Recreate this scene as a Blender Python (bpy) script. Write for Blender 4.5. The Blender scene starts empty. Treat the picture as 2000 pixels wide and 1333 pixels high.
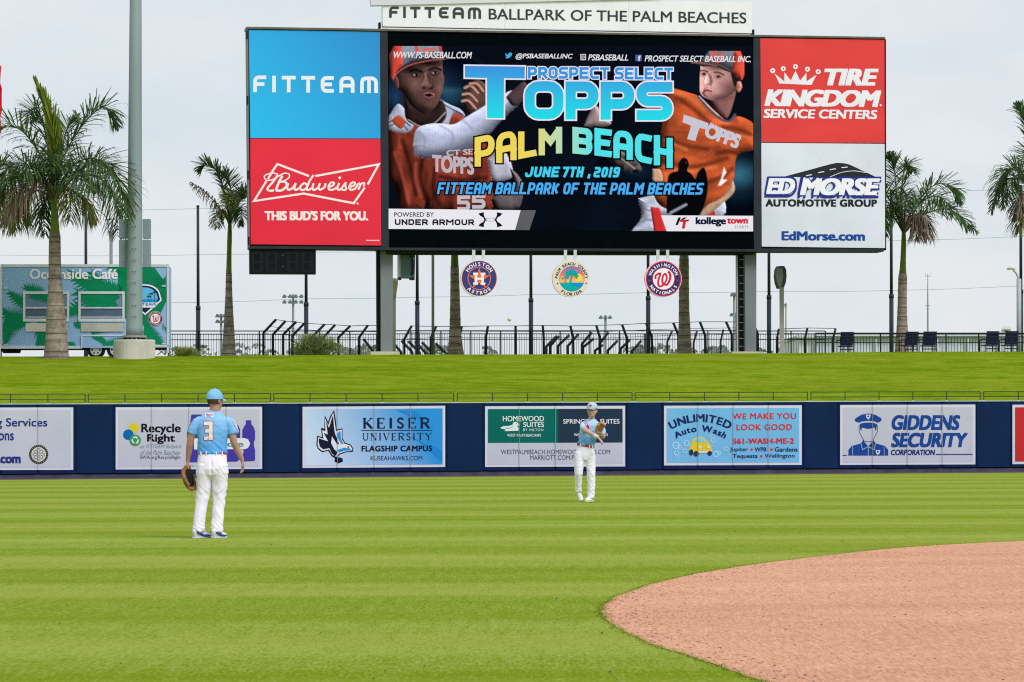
import bpy, bmesh, math, random
from math import sin, cos, pi, sqrt, radians, atan2
from mathutils import Vector, Matrix, noise
from mathutils.geometry import tessellate_polygon
from mathutils.bvhtree import BVHTree
random.seed(7)
scene = bpy.context.scene
COL = scene.collection
# ------------------------------------------------------------------ camera
F, H0, HC, ROLL = 6000.0, 853.0, 1.25, 0.005
cam_d = bpy.data.cameras.new('camera'); cam = bpy.data.objects.new('camera', cam_d); COL.objects.link(cam)
cam_d.sensor_width = 36; cam_d.lens = F / 2000 * 36
cam_d.shift_y = (H0 - 666.5) / 2000
cam_d.clip_end = 6000
cam.matrix_world = Matrix.Translation((0, 0, HC)) @ Matrix.Rotation(radians(90), 4, 'X') @ Matrix.Rotation(-ROLL, 4, 'Z')
scene.camera = cam
# ------------------------------------------------------------------ sky, sun, exposure
EXPO = 0.55
GAIN = 2 ** EXPO
vs = scene.view_settings
vs.view_transform = 'Standard'; vs.look = 'None'; vs.exposure = EXPO; vs.gamma = 1; vs.use_curve_mapping = False
SUN_EL, SUN_AZ = radians(46), radians(140)      # azimuth from +Y clockwise: behind the camera and to the right
sl = bpy.data.lights.new('sun', 'SUN'); sun = bpy.data.objects.new('sun', sl); COL.objects.link(sun)
sl.energy = 1.5; sl.angle = radians(24); sl.color = (.98, .92, .99)
sdir = Vector((sin(SUN_AZ) * cos(SUN_EL), cos(SUN_AZ) * cos(SUN_EL), sin(SUN_EL)))
sun.rotation_euler = sdir.to_track_quat('Z', 'Y').to_euler()
sun.location = sdir * 60
world = bpy.data.worlds.new('World'); scene.world = world; world.use_nodes = True
wn = world.node_tree.nodes; wl = world.node_tree.links; wn.clear()
w_out = wn.new('ShaderNodeOutputWorld'); w_bg = wn.new('ShaderNodeBackground')
w_sky = wn.new('ShaderNodeTexSky'); w_sky.sky_type = 'NISHITA'; w_sky.sun_disc = False
w_sky.sun_elevation = SUN_EL; w_sky.sun_rotation = SUN_AZ; w_sky.dust_density = 4; w_sky.air_density = 1.2
w_tc = wn.new('ShaderNodeTexCoord'); w_map = wn.new('ShaderNodeMapping'); w_map.inputs['Scale'].default_value = (1, 1, 3.2)
w_no = wn.new('ShaderNodeTexNoise'); w_no.inputs['Scale'].default_value = 8.5; w_no.inputs['Detail'].default_value = 5; w_no.inputs['Roughness'].default_value = .55
w_cr = wn.new('ShaderNodeValToRGB')
w_cr.color_ramp.elements[0].position = .3; w_cr.color_ramp.elements[0].color = (4.9, 5.5, 5.95, 1)
w_cr.color_ramp.elements[1].position = .72; w_cr.color_ramp.elements[1].color = (6.0, 6.2, 6.4, 1)
w_mix = wn.new('ShaderNodeMix'); w_mix.data_type = 'RGBA'; w_mix.inputs['Factor'].default_value = .93
wl.new(w_tc.outputs['Generated'], w_map.inputs['Vector']); wl.new(w_map.outputs['Vector'], w_no.inputs['Vector'])
wl.new(w_no.outputs['Fac'], w_cr.inputs['Fac']); wl.new(w_sky.outputs['Color'], w_mix.inputs['A']); wl.new(w_cr.outputs['Color'], w_mix.inputs['B'])
wl.new(w_mix.outputs['Result'], w_bg.inputs['Color']); w_bg.inputs['Strength'].default_value = .096
wl.new(w_bg.outputs['Background'], w_out.inputs['Surface'])
scene.cycles.use_denoising = False
scene.cycles.filter_width = 1.15
scene.cycles.max_bounces = 5
# ------------------------------------------------------------------ mapping from photograph pixels to the place
CAM = Vector((0, 0, HC))
def at(px, py, d):
    u = px - 1000; v = H0 - py
    return Vector(((u + ROLL * v) * d / F, d, HC + (v - ROLL * u) * d / F))
def on_ground(px, py):
    v2 = (H0 - py) - ROLL * (px - 1000)
    return at(px, py, -HC * F / v2)
class Plane:
    """a real upright plane; pt() finds where the sight line through a pixel meets it"""
    def __init__(s, p0, p1):
        s.p0 = Vector(p0); a = Vector(p1) - s.p0; a.z = 0; s.a = a.normalized(); s.n = Vector((a.y, -a.x, 0)).normalized()
        if s.n.y > 0: s.n = -s.n
    def pt(s, px, py, off=0.0):
        dr = at(px, py, 1) - CAM
        return CAM + dr * (((s.p0 + s.n * off - CAM).dot(s.n)) / dr.dot(s.n))
# ------------------------------------------------------------------ materials
def lin1(c):
    c /= 255.0
    return c / 12.92 if c <= .04045 else ((c + .055) / 1.055) ** 2.4
def L(rgb, k=1.0):
    k = k if isinstance(k, tuple) else (k, k, k)
    return tuple(min(1, lin1(c) * q) for c, q in zip(rgb, k))
_mc = {}
VK = (1.15, 1.1, 1.14)          # print on upright faces: albedo = seen colour x VK
def mat(name, col, rough=.65, metal=0.0, var=.08, scale=3.0, bump=0.0, bscale=40.0, stretch=(1, 1, 1), spec=.1):
    key = (name, col, rough, metal, var, scale, bump, bscale, stretch)
    if key in _mc: return _mc[key]
    m = bpy.data.materials.new(name); m.use_nodes = True; nt = m.node_tree; b = nt.nodes['Principled BSDF']
    b.inputs['Roughness'].default_value = rough; b.inputs['Metallic'].default_value = metal
    b.inputs['Specular IOR Level'].default_value = spec
    g = nt.nodes.new('ShaderNodeNewGeometry'); mp = nt.nodes.new('ShaderNodeMapping'); mp.inputs['Scale'].default_value = stretch
    no = nt.nodes.new('ShaderNodeTexNoise'); no.inputs['Scale'].default_value = scale; no.inputs['Detail'].default_value = 4
    nt.links.new(g.outputs['Position'], mp.inputs['Vector']); nt.links.new(mp.outputs['Vector'], no.inputs['Vector'])
    cr = nt.nodes.new('ShaderNodeValToRGB'); e = cr.color_ramp.elements
    e[0].position = .3; e[1].position = .7
    e[0].color = tuple(min(1, c * (1 - var)) for c in col[:3]) + (1,); e[1].color = tuple(min(1, c * (1 + var)) for c in col[:3]) + (1,)
    nt.links.new(no.outputs['Fac'], cr.inputs['Fac']); nt.links.new(cr.outputs['Color'], b.inputs['Base Color'])
    if bump:
        n2 = nt.nodes.new('ShaderNodeTexNoise'); n2.inputs['Scale'].default_value = bscale; n2.inputs['Detail'].default_value = 3
        nt.links.new(mp.outputs['Vector'], n2.inputs['Vector'])
        bp = nt.nodes.new('ShaderNodeBump'); bp.inputs['Strength'].default_value = bump; bp.inputs['Distance'].default_value = .02
        nt.links.new(n2.outputs['Fac'], bp.inputs['Height']); nt.links.new(bp.outputs['Normal'], b.inputs['Normal'])
    _mc[key] = m
    return m
def ink(rgb, k=None): return mat('printed_vinyl', L(rgb, VK if k is None else k), rough=.5, var=.035, scale=1.2)
def glow(rgb, var=0.0, scale=6.0, rgb2=None, axis=None, z0=0, z1=1, fine=1.0):
    """light-emitting dots of the video screen"""
    key = ('glow', rgb, var, scale, rgb2, axis, z0, z1)
    if key in _mc: return _mc[key]
    m = bpy.data.materials.new('screen_light'); m.use_nodes = True; nt = m.node_tree; nt.nodes.clear()
    out = nt.nodes.new('ShaderNodeOutputMaterial'); em = nt.nodes.new('ShaderNodeEmission')
    c = tuple(x / GAIN for x in L(rgb)); g = nt.nodes.new('ShaderNodeNewGeometry')
    src = None
    if rgb2 is not None:
        sx = nt.nodes.new('ShaderNodeSeparateXYZ'); mr = nt.nodes.new('ShaderNodeMapRange'); cr = nt.nodes.new('ShaderNodeValToRGB')
        nt.links.new(g.outputs['Position'], sx.inputs[0]); nt.links.new(sx.outputs[axis], mr.inputs['Value'])
        mr.inputs['From Min'].default_value = z0; mr.inputs['From Max'].default_value = z1
        cr.color_ramp.elements[0].color = c + (1,); cr.color_ramp.elements[1].color = tuple(x / GAIN for x in L(rgb2)) + (1,)
        nt.links.new(mr.outputs[0], cr.inputs['Fac']); src = cr.outputs['Color']
    elif var:
        no = nt.nodes.new('ShaderNodeTexNoise'); no.inputs['Scale'].default_value = scale; no.inputs['Detail'].default_value = 5
        cr = nt.nodes.new('ShaderNodeValToRGB'); cr.color_ramp.elements[0].position = .3; cr.color_ramp.elements[1].position = .7
        cr.color_ramp.elements[0].color = tuple(x * (1 - var) for x in c) + (1,); cr.color_ramp.elements[1].color = tuple(x * (1 + var) for x in c) + (1,)
        nt.links.new(g.outputs['Position'], no.inputs['Vector']); nt.links.new(no.outputs['Fac'], cr.inputs['Fac']); src = cr.outputs['Color']
    if src: nt.links.new(src, em.inputs['Color'])
    else: em.inputs['Color'].default_value = c + (1,)
    nt.links.new(em.outputs[0], out.inputs['Surface'])
    _mc[key] = m
    return m
# ------------------------------------------------------------------ objects
ORG = {}
def tag(o, label=None, cat=None, group=None, kind=None):
    if label: o['label'] = label
    if cat: o['category'] = cat
    if group: o['group'] = group
    if kind: o['kind'] = kind
    return o
def thing(name, loc, label=None, cat=None, group=None):
    o = bpy.data.objects.new(name, None); COL.objects.link(o); o.location = loc; o.empty_display_size = .2
    ORG[o] = Vector(loc)
    return tag(o, label, cat, group)
def mk(name, verts, faces, m, parent=None, smooth=False):
    me = bpy.data.meshes.new(name)
    if parent is not None: org = ORG[parent]
    else:
        xs = [v[0] for v in verts]; ys = [v[1] for v in verts]; zs = [v[2] for v in verts]
        org = Vector(((min(xs) + max(xs)) / 2, (min(ys) + max(ys)) / 2, min(zs)))
    me.from_pydata([tuple(Vector(v) - org) for v in verts], [], faces)
    if isinstance(m, (list, tuple)):
        for q in m: me.materials.append(q)
    else: me.materials.append(m)
    if smooth: me.polygons.foreach_set('use_smooth', [True] * len(me.polygons))
    me.update()
    o = bpy.data.objects.new(name, me); COL.objects.link(o)
    if parent is not None: o.parent = parent
    else: o.location = org
    ORG[o] = org
    return o
class MB:
    def __init__(s): s.v = []; s.f = []
    def add(s, vs_, fs):
        b = len(s.v); s.v += [Vector(v) for v in vs_]; s.f += [tuple(i + b for i in f) for f in fs]; return s
    def box(s, c, size, rz=0.0, bev=0.0):
        c = Vector(c); hx, hy, hz = size[0] / 2, size[1] / 2, size[2] / 2
        if bev <= 0:
            P = [(x, y, z) for z in (-hz, hz) for x, y in ((-hx, -hy), (hx, -hy), (hx, hy), (-hx, hy))]
            fs = [(0, 3, 2, 1), (4, 5, 6, 7), (0, 1, 5, 4), (1, 2, 6, 5), (2, 3, 7, 6), (3, 0, 4, 7)]
        else:
            bm = bmesh.new(); bmesh.ops.create_cube(bm, size=1)
            for v in bm.verts: v.co = Vector((v.co.x * size[0], v.co.y * size[1], v.co.z * size[2]))
            bmesh.ops.bevel(bm, geom=bm.edges[:], offset=bev, segments=2, affect='EDGES', profile=.5)
            bm.verts.index_update(); P = [v.co.copy() for v in bm.verts]; fs = [tuple(v.index for v in f.verts) for f in bm.faces]; bm.free()
        R = Matrix.Rotation(rz, 3, 'Z')
        return s.add([R @ Vector(p) + c for p in P], fs)
    def tube(s, pts, rad, seg=8, caps=True):
        """round tube through points; rad a number or a list"""
        pts = [Vector(p) for p in pts]; n = len(pts)
        if not isinstance(rad, (list, tuple)): rad = [rad] * n
        b = len(s.v); ref = None
        for i, p in enumerate(pts):
            t = (pts[min(i + 1, n - 1)] - pts[max(i - 1, 0)]).normalized()
            if ref is None: ref = Vector((1, 0, 0)) if abs(t.x) < .9 else Vector((0, 0, 1))
            a = (ref - t * ref.dot(t)).normalized(); c = t.cross(a); ref = a
            for k in range(seg):
                q = 2 * pi * k / seg; s.v.append(p + (a * cos(q) + c * sin(q)) * rad[i])
        for i in range(n - 1):
            for k in range(seg):
                k2 = (k + 1) % seg
                s.f.append((b + i * seg + k, b + i * seg + k2, b + (i + 1) * seg + k2, b + (i + 1) * seg + k))
        if caps:
            s.f.append(tuple(b + k for k in reversed(range(seg)))); s.f.append(tuple(b + (n - 1) * seg + k for k in range(seg)))
        return s
    def prism(s, front, back):
        """closed solid between two equal outlines"""
        n = len(front); b = len(s.v); s.v += [Vector(p) for p in front] + [Vector(p) for p in back]
        for t in tessellate_polygon([[Vector(p) for p in front]]):
            s.f.append(tuple(b + i for i in t)); s.f.append(tuple(b + n + i for i in reversed(t)))
        for i in range(n):
            j = (i + 1) % n; s.f.append((b + i, b + n + i, b + n + j, b + j))
        return s
    def slab(s, pl, poly, f=0.0, depth=.1):
        fr = [pl.pt(x, y, f) for x, y in poly]
        return s.prism(fr, [p - pl.n * depth for p in fr])
    def build(s, name, m, parent=None, smooth=False): 
        o = mk(name, s.v, s.f, m, parent, smooth)
        return o
# ------------------------------------------------------------------ flat print drawn in photograph pixels on a plane
_tc = {}
def weights(b):
    """offsets of the overprints that make a heavier letter"""
    if b <= .001: return [(0, 0)]
    if b < .012: return [(-b, 0), (b, 0)]
    return [(-b, -b * .6), (b, -b * .6), (-b, b * .6), (b, b * .6), (0, 0)]
TMP = bpy.data.scenes.new('lettering_tmp')
def text_mesh(s, bold=0.0, shear=0.0, sp=1.0):
    k = (s, bold, shear, sp)
    if k in _tc: return _tc[k]
    c = bpy.data.curves.new('t', 'FONT'); c.body = s; c.offset = bold; c.shear = shear; c.space_character = sp; c.resolution_u = 4
    o = bpy.data.objects.new('t', c); TMP.collection.objects.link(o)
    vl = TMP.view_layers[0]; vl.update(); dg = vl.depsgraph; dg.update()
    me = bpy.data.meshes.new_from_object(o.evaluated_get(dg), depsgraph=dg)
    vs_ = [(v.co.x, v.co.y) for v in me.vertices]; fs = [tuple(p.vertices) for p in me.polygons]
    bpy.data.objects.remove(o); bpy.data.curves.remove(c); bpy.data.meshes.remove(me)
    _tc[k] = (vs_, fs)
    return _tc[k]
c_ = .2
TECH = {'A': [[(0, 0), (0, 1 - c_), (c_, 1), (1 - c_, 1), (1, 1 - c_), (1, 0)], [(0, .42), (1, .42)]],
 'B': [[(0, .5), (0, 1), (.85, 1), (1, .87), (1, .62), (.86, .5), (0, .5), (0, 0), (.85, 0), (1, .13), (1, .38), (.86, .5)]],
 'C': [[(1, 1), (c_, 1), (0, 1 - c_), (0, c_), (c_, 0), (1, 0)]], 'E': [[(1, 1), (0, 1), (0, 0), (1, 0)], [(0, .5), (.85, .5)]],
 'F': [[(1, 1), (0, 1), (0, 0)], [(0, .48), (.8, .48)]], 'H': [[(0, 0), (0, 1)], [(1, 0), (1, 1)], [(0, .5), (1, .5)]],
 'I': [[(.5, 0), (.5, 1)]], 'J': [[(1, 1), (1, .2), (.8, 0), (.1, 0), (0, .25)]], 'K': [[(0, 0), (0, 1)], [(.1, .5), (.35, .5), (.9, .92)], [(.4, .5), (.9, .08)]],
 'L': [[(0, 1), (0, 0), (1, 0)]], 'M': [[(0, 0), (0, 1)], [(1, 0), (1, 1)], [(.17, .84), (.5, .48), (.83, .84)]], 'N': [[(0, 0), (0, 1)], [(1, 0), (1, 1)], [(.2, .78), (.8, .22)]],
 'O': [[(c_, 0), (0, c_), (0, 1 - c_), (c_, 1), (1 - c_, 1), (1, 1 - c_), (1, c_), (1 - c_, 0), (c_, 0)]],
 'P': [[(0, 0), (0, 1), (.8, 1), (1, .82), (1, .56), (.8, .38), (0, .38)]],
 'R': [[(0, 0), (0, 1), (.8, 1), (1, .82), (1, .58), (.8, .42), (0, .42)], [(.5, .42), (1, 0)]],
 'S': [[(1, 1), (.15, 1), (0, .87), (0, .65), (.15, .5), (.85, .5), (1, .35), (1, .13), (.85, 0), (0, 0)]],
 'T': [[(0, 1), (1, 1)], [(.5, 1), (.5, 0)]], 'U': [[(0, 1), (0, c_), (c_, 0), (1 - c_, 0), (1, c_), (1, 1)]], 'D': [[(.8, 0), (0, 0), (0, 1), (.8, 1), (1, .8), (1, .2), (.8, 0)]],
 '7': [[(0, 1), (1, 1), (.5, 0)]], '2': [[(0, 1), (.85, 1), (1, .85), (1, .62), (.85, .5), (.1, .5), (0, .38), (0, 0), (1, 0)]],
 '0': [[(c_, 0), (0, c_), (0, 1 - c_), (c_, 1), (1 - c_, 1), (1, 1 - c_), (1, c_), (1 - c_, 0), (c_, 0)]], '1': [[(.5, 0), (.5, 1)]],
 '9': [[(1, .45), (0, .45), (0, 1), (1, 1), (1, 0), (.1, 0)]], ',': [[(.5, .1), (.3, -.15)]], '3': [[(0, 1), (1, 1), (1, .5), (.25, .5)], [(1, .5), (1, 0), (0, 0)]], '5': [[(1, 1), (0, 1), (0, .55), (.85, .55), (1, .4), (1, .13), (.85, 0), (0, 0)]],
 'm': [[(0, 0), (0, 1), (.8, 1), (1, .8), (1, 0)], [(.5, 1), (.5, 0)]], 'e': [[(1, 1), (.22, 1), (0, .8), (0, .2), (.22, 0), (1, 0)], [(0, .5), (.8, .5)]],
 'f': [[(1, 1), (.22, 1), (0, .8), (0, 0)], [(0, .48), (.8, .48)]]}
# roman capitals: thick stems, hairlines, bracket bars at stem ends; second entry is the stroke weight
def _sf(x, y, w=.16): return ([(x - w, y), (x + w, y)], .35)
SERIF = {'K': [([(.15, 0), (.15, 1)], 1), _sf(.15, 0), _sf(.15, 1), ([(.2, .42), (.85, 1)], .35), ([(.36, .55), (.9, 0)], 1), _sf(.85, 1), _sf(.92, 0)],
 'E': [([(.18, 0), (.18, 1)], 1), ([(.02, 1), (.9, 1), (.9, .8)], .4), ([(.02, 0), (.95, 0), (.95, .22)], .4), ([(.2, .52), (.7, .52)], .4), ([(.7, .42), (.7, .62)], .35)],
 'I': [([(.5, 0), (.5, 1)], 1), _sf(.5, 0, .3), _sf(.5, 1, .3)],
 'S': [([(.85, .78), (.85, 1)], .3), ([(.85, .85), (.65, .98), (.35, .98), (.15, .82), (.2, .65), (.75, .4), (.88, .22), (.7, .03), (.35, .02), (.12, .16)], .75), ([(.12, 0), (.12, .22)], .3)],
 'R': [([(.15, 0), (.15, 1)], 1), _sf(.15, 0), ([(0, 1), (.6, 1), (.82, .88), (.82, .62), (.6, .5), (.15, .5)], .6), ([(.48, .5), (.9, 0)], 1), _sf(.95, 0, .1)],
 'U': [([(.15, 1), (.15, .25), (.35, .02), (.62, .02), (.85, .25), (.85, 1)], .7), _sf(.15, 1), _sf(.85, 1)],
 'N': [([(.12, 0), (.12, 1)], .4), ([(.12, 1), (.88, 0)], 1), ([(.88, 0), (.88, 1)], .4), _sf(.12, 0), _sf(.05, 1, .1), _sf(.88, 1)],
 'V': [([(.08, 1), (.5, 0)], 1), ([(.5, 0), (.92, 1)], .4), _sf(.08, 1), _sf(.92, 1)],
 'T': [([(.5, 0), (.5, 1)], 1), ([(.02, .8), (.02, 1), (.98, 1), (.98, .8)], .4), _sf(.5, 0)],
 'Y': [([(.05, 1), (.5, .48), (.5, 0)], .9), ([(.5, .48), (.95, 1)], .4), _sf(.05, 1, .12), _sf(.95, 1, .12), _sf(.5, 0)]}
def rounded(pts, r, sharp=()):
    """ease the corners of a pen path"""
    P = [Vector(p) for p in pts]; loop = (P[0] - P[-1]).length < 1e-6; n = len(P); o = []
    idx = range(n - 1) if loop else range(n)
    for i in idx:
        if i in sharp or (not loop and i in (0, n - 1)): o.append(tuple(P[i])); continue
        a = P[i - 1] if i > 0 else P[-2]; b = P[i]; c = P[i + 1]; l1 = (a - b).length; l2 = (c - b).length; q = min(r, l1 * .46, l2 * .46)
        p0 = b + (a - b) / l1 * q; p1 = b + (c - b) / l2 * q; o += [tuple(p0), tuple((p0 + p1 + b * 2) / 4), tuple(p1)]
    if loop: o.append(o[0])
    return o
class Art:
    def __init__(s, step=.0012): s.v = []; s.f = []; s.n = 0; s.step = step; s.cur = 0; s.ng = 0; s.g = []
    def _z(s):
        s.n += 1
        return (s.n % 7) * s.step
    def raw(s, pts, faces, z=None):
        z = s._z() if z is None else z; b = len(s.v); s.v += [(x, y, z) for x, y in pts]; s.f += [tuple(i + b for i in f) for f in faces]; s.g += [s.cur] * len(faces); return s
    def poly(s, pts, holes=()):
        loops = [[Vector((x, y, 0)) for x, y in pts]] + [[Vector((x, y, 0)) for x, y in h] for h in holes]
        flat = [p for l in loops for p in l]
        return s.raw([(p.x, p.y) for p in flat], tessellate_polygon(loops))
    def rect(s, x0, y0, x1, y1, dy=0): return s.poly([(x0, y0), (x1, y0 + dy), (x1, y1 + dy), (x0, y1)])
    def disc(s, cx, cy, r, ry=None, n=40, r0=0):
        ry = r if ry is None else ry
        o = [(cx + r * cos(2 * pi * k / n), cy + ry * sin(2 * pi * k / n)) for k in range(n)]
        if r0:
            i = [(cx + r0 * cos(2 * pi * k / n), cy + r0 * ry / r * sin(2 * pi * k / n)) for k in range(n)]
            return s.raw(o + i, [(k, (k + 1) % n, n + (k + 1) % n, n + k) for k in range(n)])
        return s.raw(o, [tuple(range(n))])
    def stroke(s, pts, w, closed=False):
        P = [Vector((p[0], p[1])) for p in pts]
        if (P[0] - P[-1]).length < 1e-6 and len(P) > 2: P = P[:-1]; closed = True
        n = len(P); l = []; r = []
        for i in range(n):
            a = P[(i - 1) % n] if (closed or i > 0) else None; c = P[(i + 1) % n] if (closed or i < n - 1) else None
            d1 = (P[i] - a).normalized() if a is not None else (c - P[i]).normalized()
            d2 = (c - P[i]).normalized() if c is not None else d1
            n1 = Vector((-d1.y, d1.x)); n2 = Vector((-d2.y, d2.x)); m_ = n1 + n2
            if m_.length < .2: m_ = n1
            m_.normalize(); k = min(2.2, 1 / max(.3, m_.dot(n1)))
            l.append(P[i] + m_ * w / 2 * k); r.append(P[i] - m_ * w / 2 * k)
        fs = [(i, (i + 1) % n, n + (i + 1) % n, n + i) for i in range(n if closed else n - 1)]
        return s.raw([(p.x, p.y) for p in l + r], fs)
    def text(s, t, x0, y0, x1, y1, dy=0.0, bold=0.0, shear=0.0, sp=1.0, rot=0.0):
        v, f = text_mesh(t, 0.0, shear, sp); s.ng += 1; s.cur = s.ng
        a0 = min(p[0] for p in v) - bold; a1 = max(p[0] for p in v) + bold; b0 = min(p[1] for p in v) - bold * .6; b1 = max(p[1] for p in v) + bold * .6
        for ox, oy in weights(bold):
            o = []
            for x, y in v:
                u = (x + ox - a0) / (a1 - a0); w_ = (y + oy - b0) / (b1 - b0)
                X = x0 + u * (x1 - x0); Y = y1 + w_ * (y0 - y1) + u * dy
                if rot:
                    cx, cy = (x0 + x1) / 2, (y0 + y1) / 2; dx, dY = X - cx, Y - cy; X = cx + dx * cos(rot) - dY * sin(rot); Y = cy + dx * sin(rot) + dY * cos(rot)
                o.append((X, Y))
            s.raw(o, f)
        s.cur = 0
        return s
    def arc(s, t, cx, cy, r, a0, a1, size, bold=0.0, inward=False, wide=1.0):
        """letters round a circle; angles in degrees, 0 = top, clockwise"""
        n = len(t); s.ng += 1; s.cur = s.ng
        for i, ch in enumerate(t):
            if ch == ' ': continue
            v, f = text_mesh(ch, 0.0)
            xs = [p[0] for p in v]; mx = (min(xs) + max(xs)) / 2
            a = radians(a0 + (a1 - a0) * i / (n - 1))
            for ox, oy in weights(bold):
                o = []
                for x, y in v:
                    u = (x + ox - mx) * size * 1.37 * wide; w_ = (y + oy - .36) * size * 1.37
                    if inward: dx, dyy = -u, -w_
                    else: dx, dyy = u, w_
                    rr = r + dyy
                    o.append((cx + rr * sin(a) + dx * cos(a), cy - rr * cos(a) + dx * sin(a)))
                s.raw(o, f)
        s.cur = 0
        return s
    def cell(s, ch, x0, y0, x1, y1, w, dl=0.0, shear=0.0, grow=0.0, table=TECH):
        """one stroked letter in a cell; dl lifts the left side, grow widens the stroke round it"""
        for st in table[ch]:
            wt = w
            if table is SERIF: st, k = st; wt = w * k
            h = w / 2
            o = []
            for x, y in st:
                X = x0 + h + x * (x1 - x0 - w); Y = y1 - h - y * (y1 - y0 - w)
                o.append((X + shear * (y1 - Y), Y + dl * (1 - (X - x0) / max(1e-6, x1 - x0))))
            if table is TECH and ch in 'ABCOPRSUDJ029emf': o = rounded(o, .3 * min(x1 - x0 - w, (y1 - y0 - w)), [i for i, p in enumerate(st) if ch in 'PRBD' and p[0] < .01])
            ext = grow + (w / 2 if table is TECH else 0)
            if len(o) >= 2 and ext:
                e0 = (Vector(o[0]) - Vector(o[1])).normalized() * ext; e1 = (Vector(o[-1]) - Vector(o[-2])).normalized() * ext
                if (Vector(o[0]) - Vector(o[-1])).length > 1e-6:
                    o[0] = (o[0][0] + e0.x, o[0][1] + e0.y); o[-1] = (o[-1][0] + e1.x, o[-1][1] + e1.y)
            s.stroke(o, wt + 2 * grow)
        return s
    def word(s, t, x0, y0, x1, y1, w, gap=.18, dy=0.0, shear=0.0, grow=0.0, table=TECH, widths={}):
        ws = [widths.get(ch, 1.3 if ch == 'M' else .5 if ch in 'I1,' else (.45 if ch == ' ' else 1)) for ch in t]
        tot = sum(ws) + gap * (len(t) - 1); u = (x1 - x0) / tot; x = x0; s.ng += 1; s.cur = s.ng
        for ch, k in zip(t, ws):
            if ch != ' ':
                q = dy * (x - x0) / (x1 - x0); s.cell(ch, x, y0 + q, x + u * k, y1 + q, w, 0, shear, grow, table)
            x += u * (k + gap)
        s.cur = 0
        return s
    def build(s, name, pl, off, m, parent=None):
        last = None                                   # every line of lettering is a piece of its own
        for q in sorted(set(s.g)):
            fs = [f for f, k in zip(s.f, s.g) if k == q]; ids = sorted({i for f in fs for i in f}); mp = {i: j for j, i in enumerate(ids)}
            last = mk(name, [pl.pt(s.v[i][0], s.v[i][1], off + s.v[i][2]) for i in ids], [tuple(mp[i] for i in f) for f in fs], m, parent)
        return last
def sub(pts, ox, oy, k): return [(ox + x / k, oy + y / k) for x, y in pts]
def spline(pts, n=8):
    P = [Vector(p) for p in pts]; P = [P[0] * 2 - P[1]] + P + [P[-1] * 2 - P[-2]]; out = []
    for i in range(1, len(P) - 2):
        a, b, c, d = P[i - 1:i + 3]
        for k in range(n):
            t = k / n
            out.append(.5 * ((2 * b) + (c - a) * t + (2 * a - 5 * b + 4 * c - d) * t * t + (3 * b - a - 3 * c + d) * t ** 3))
    out.append(P[-2].copy())
    return out
def spl2(pts, n=8): return [(p.x, p.y) for p in spline([(x, y, 0) for x, y in pts], n)]
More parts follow.
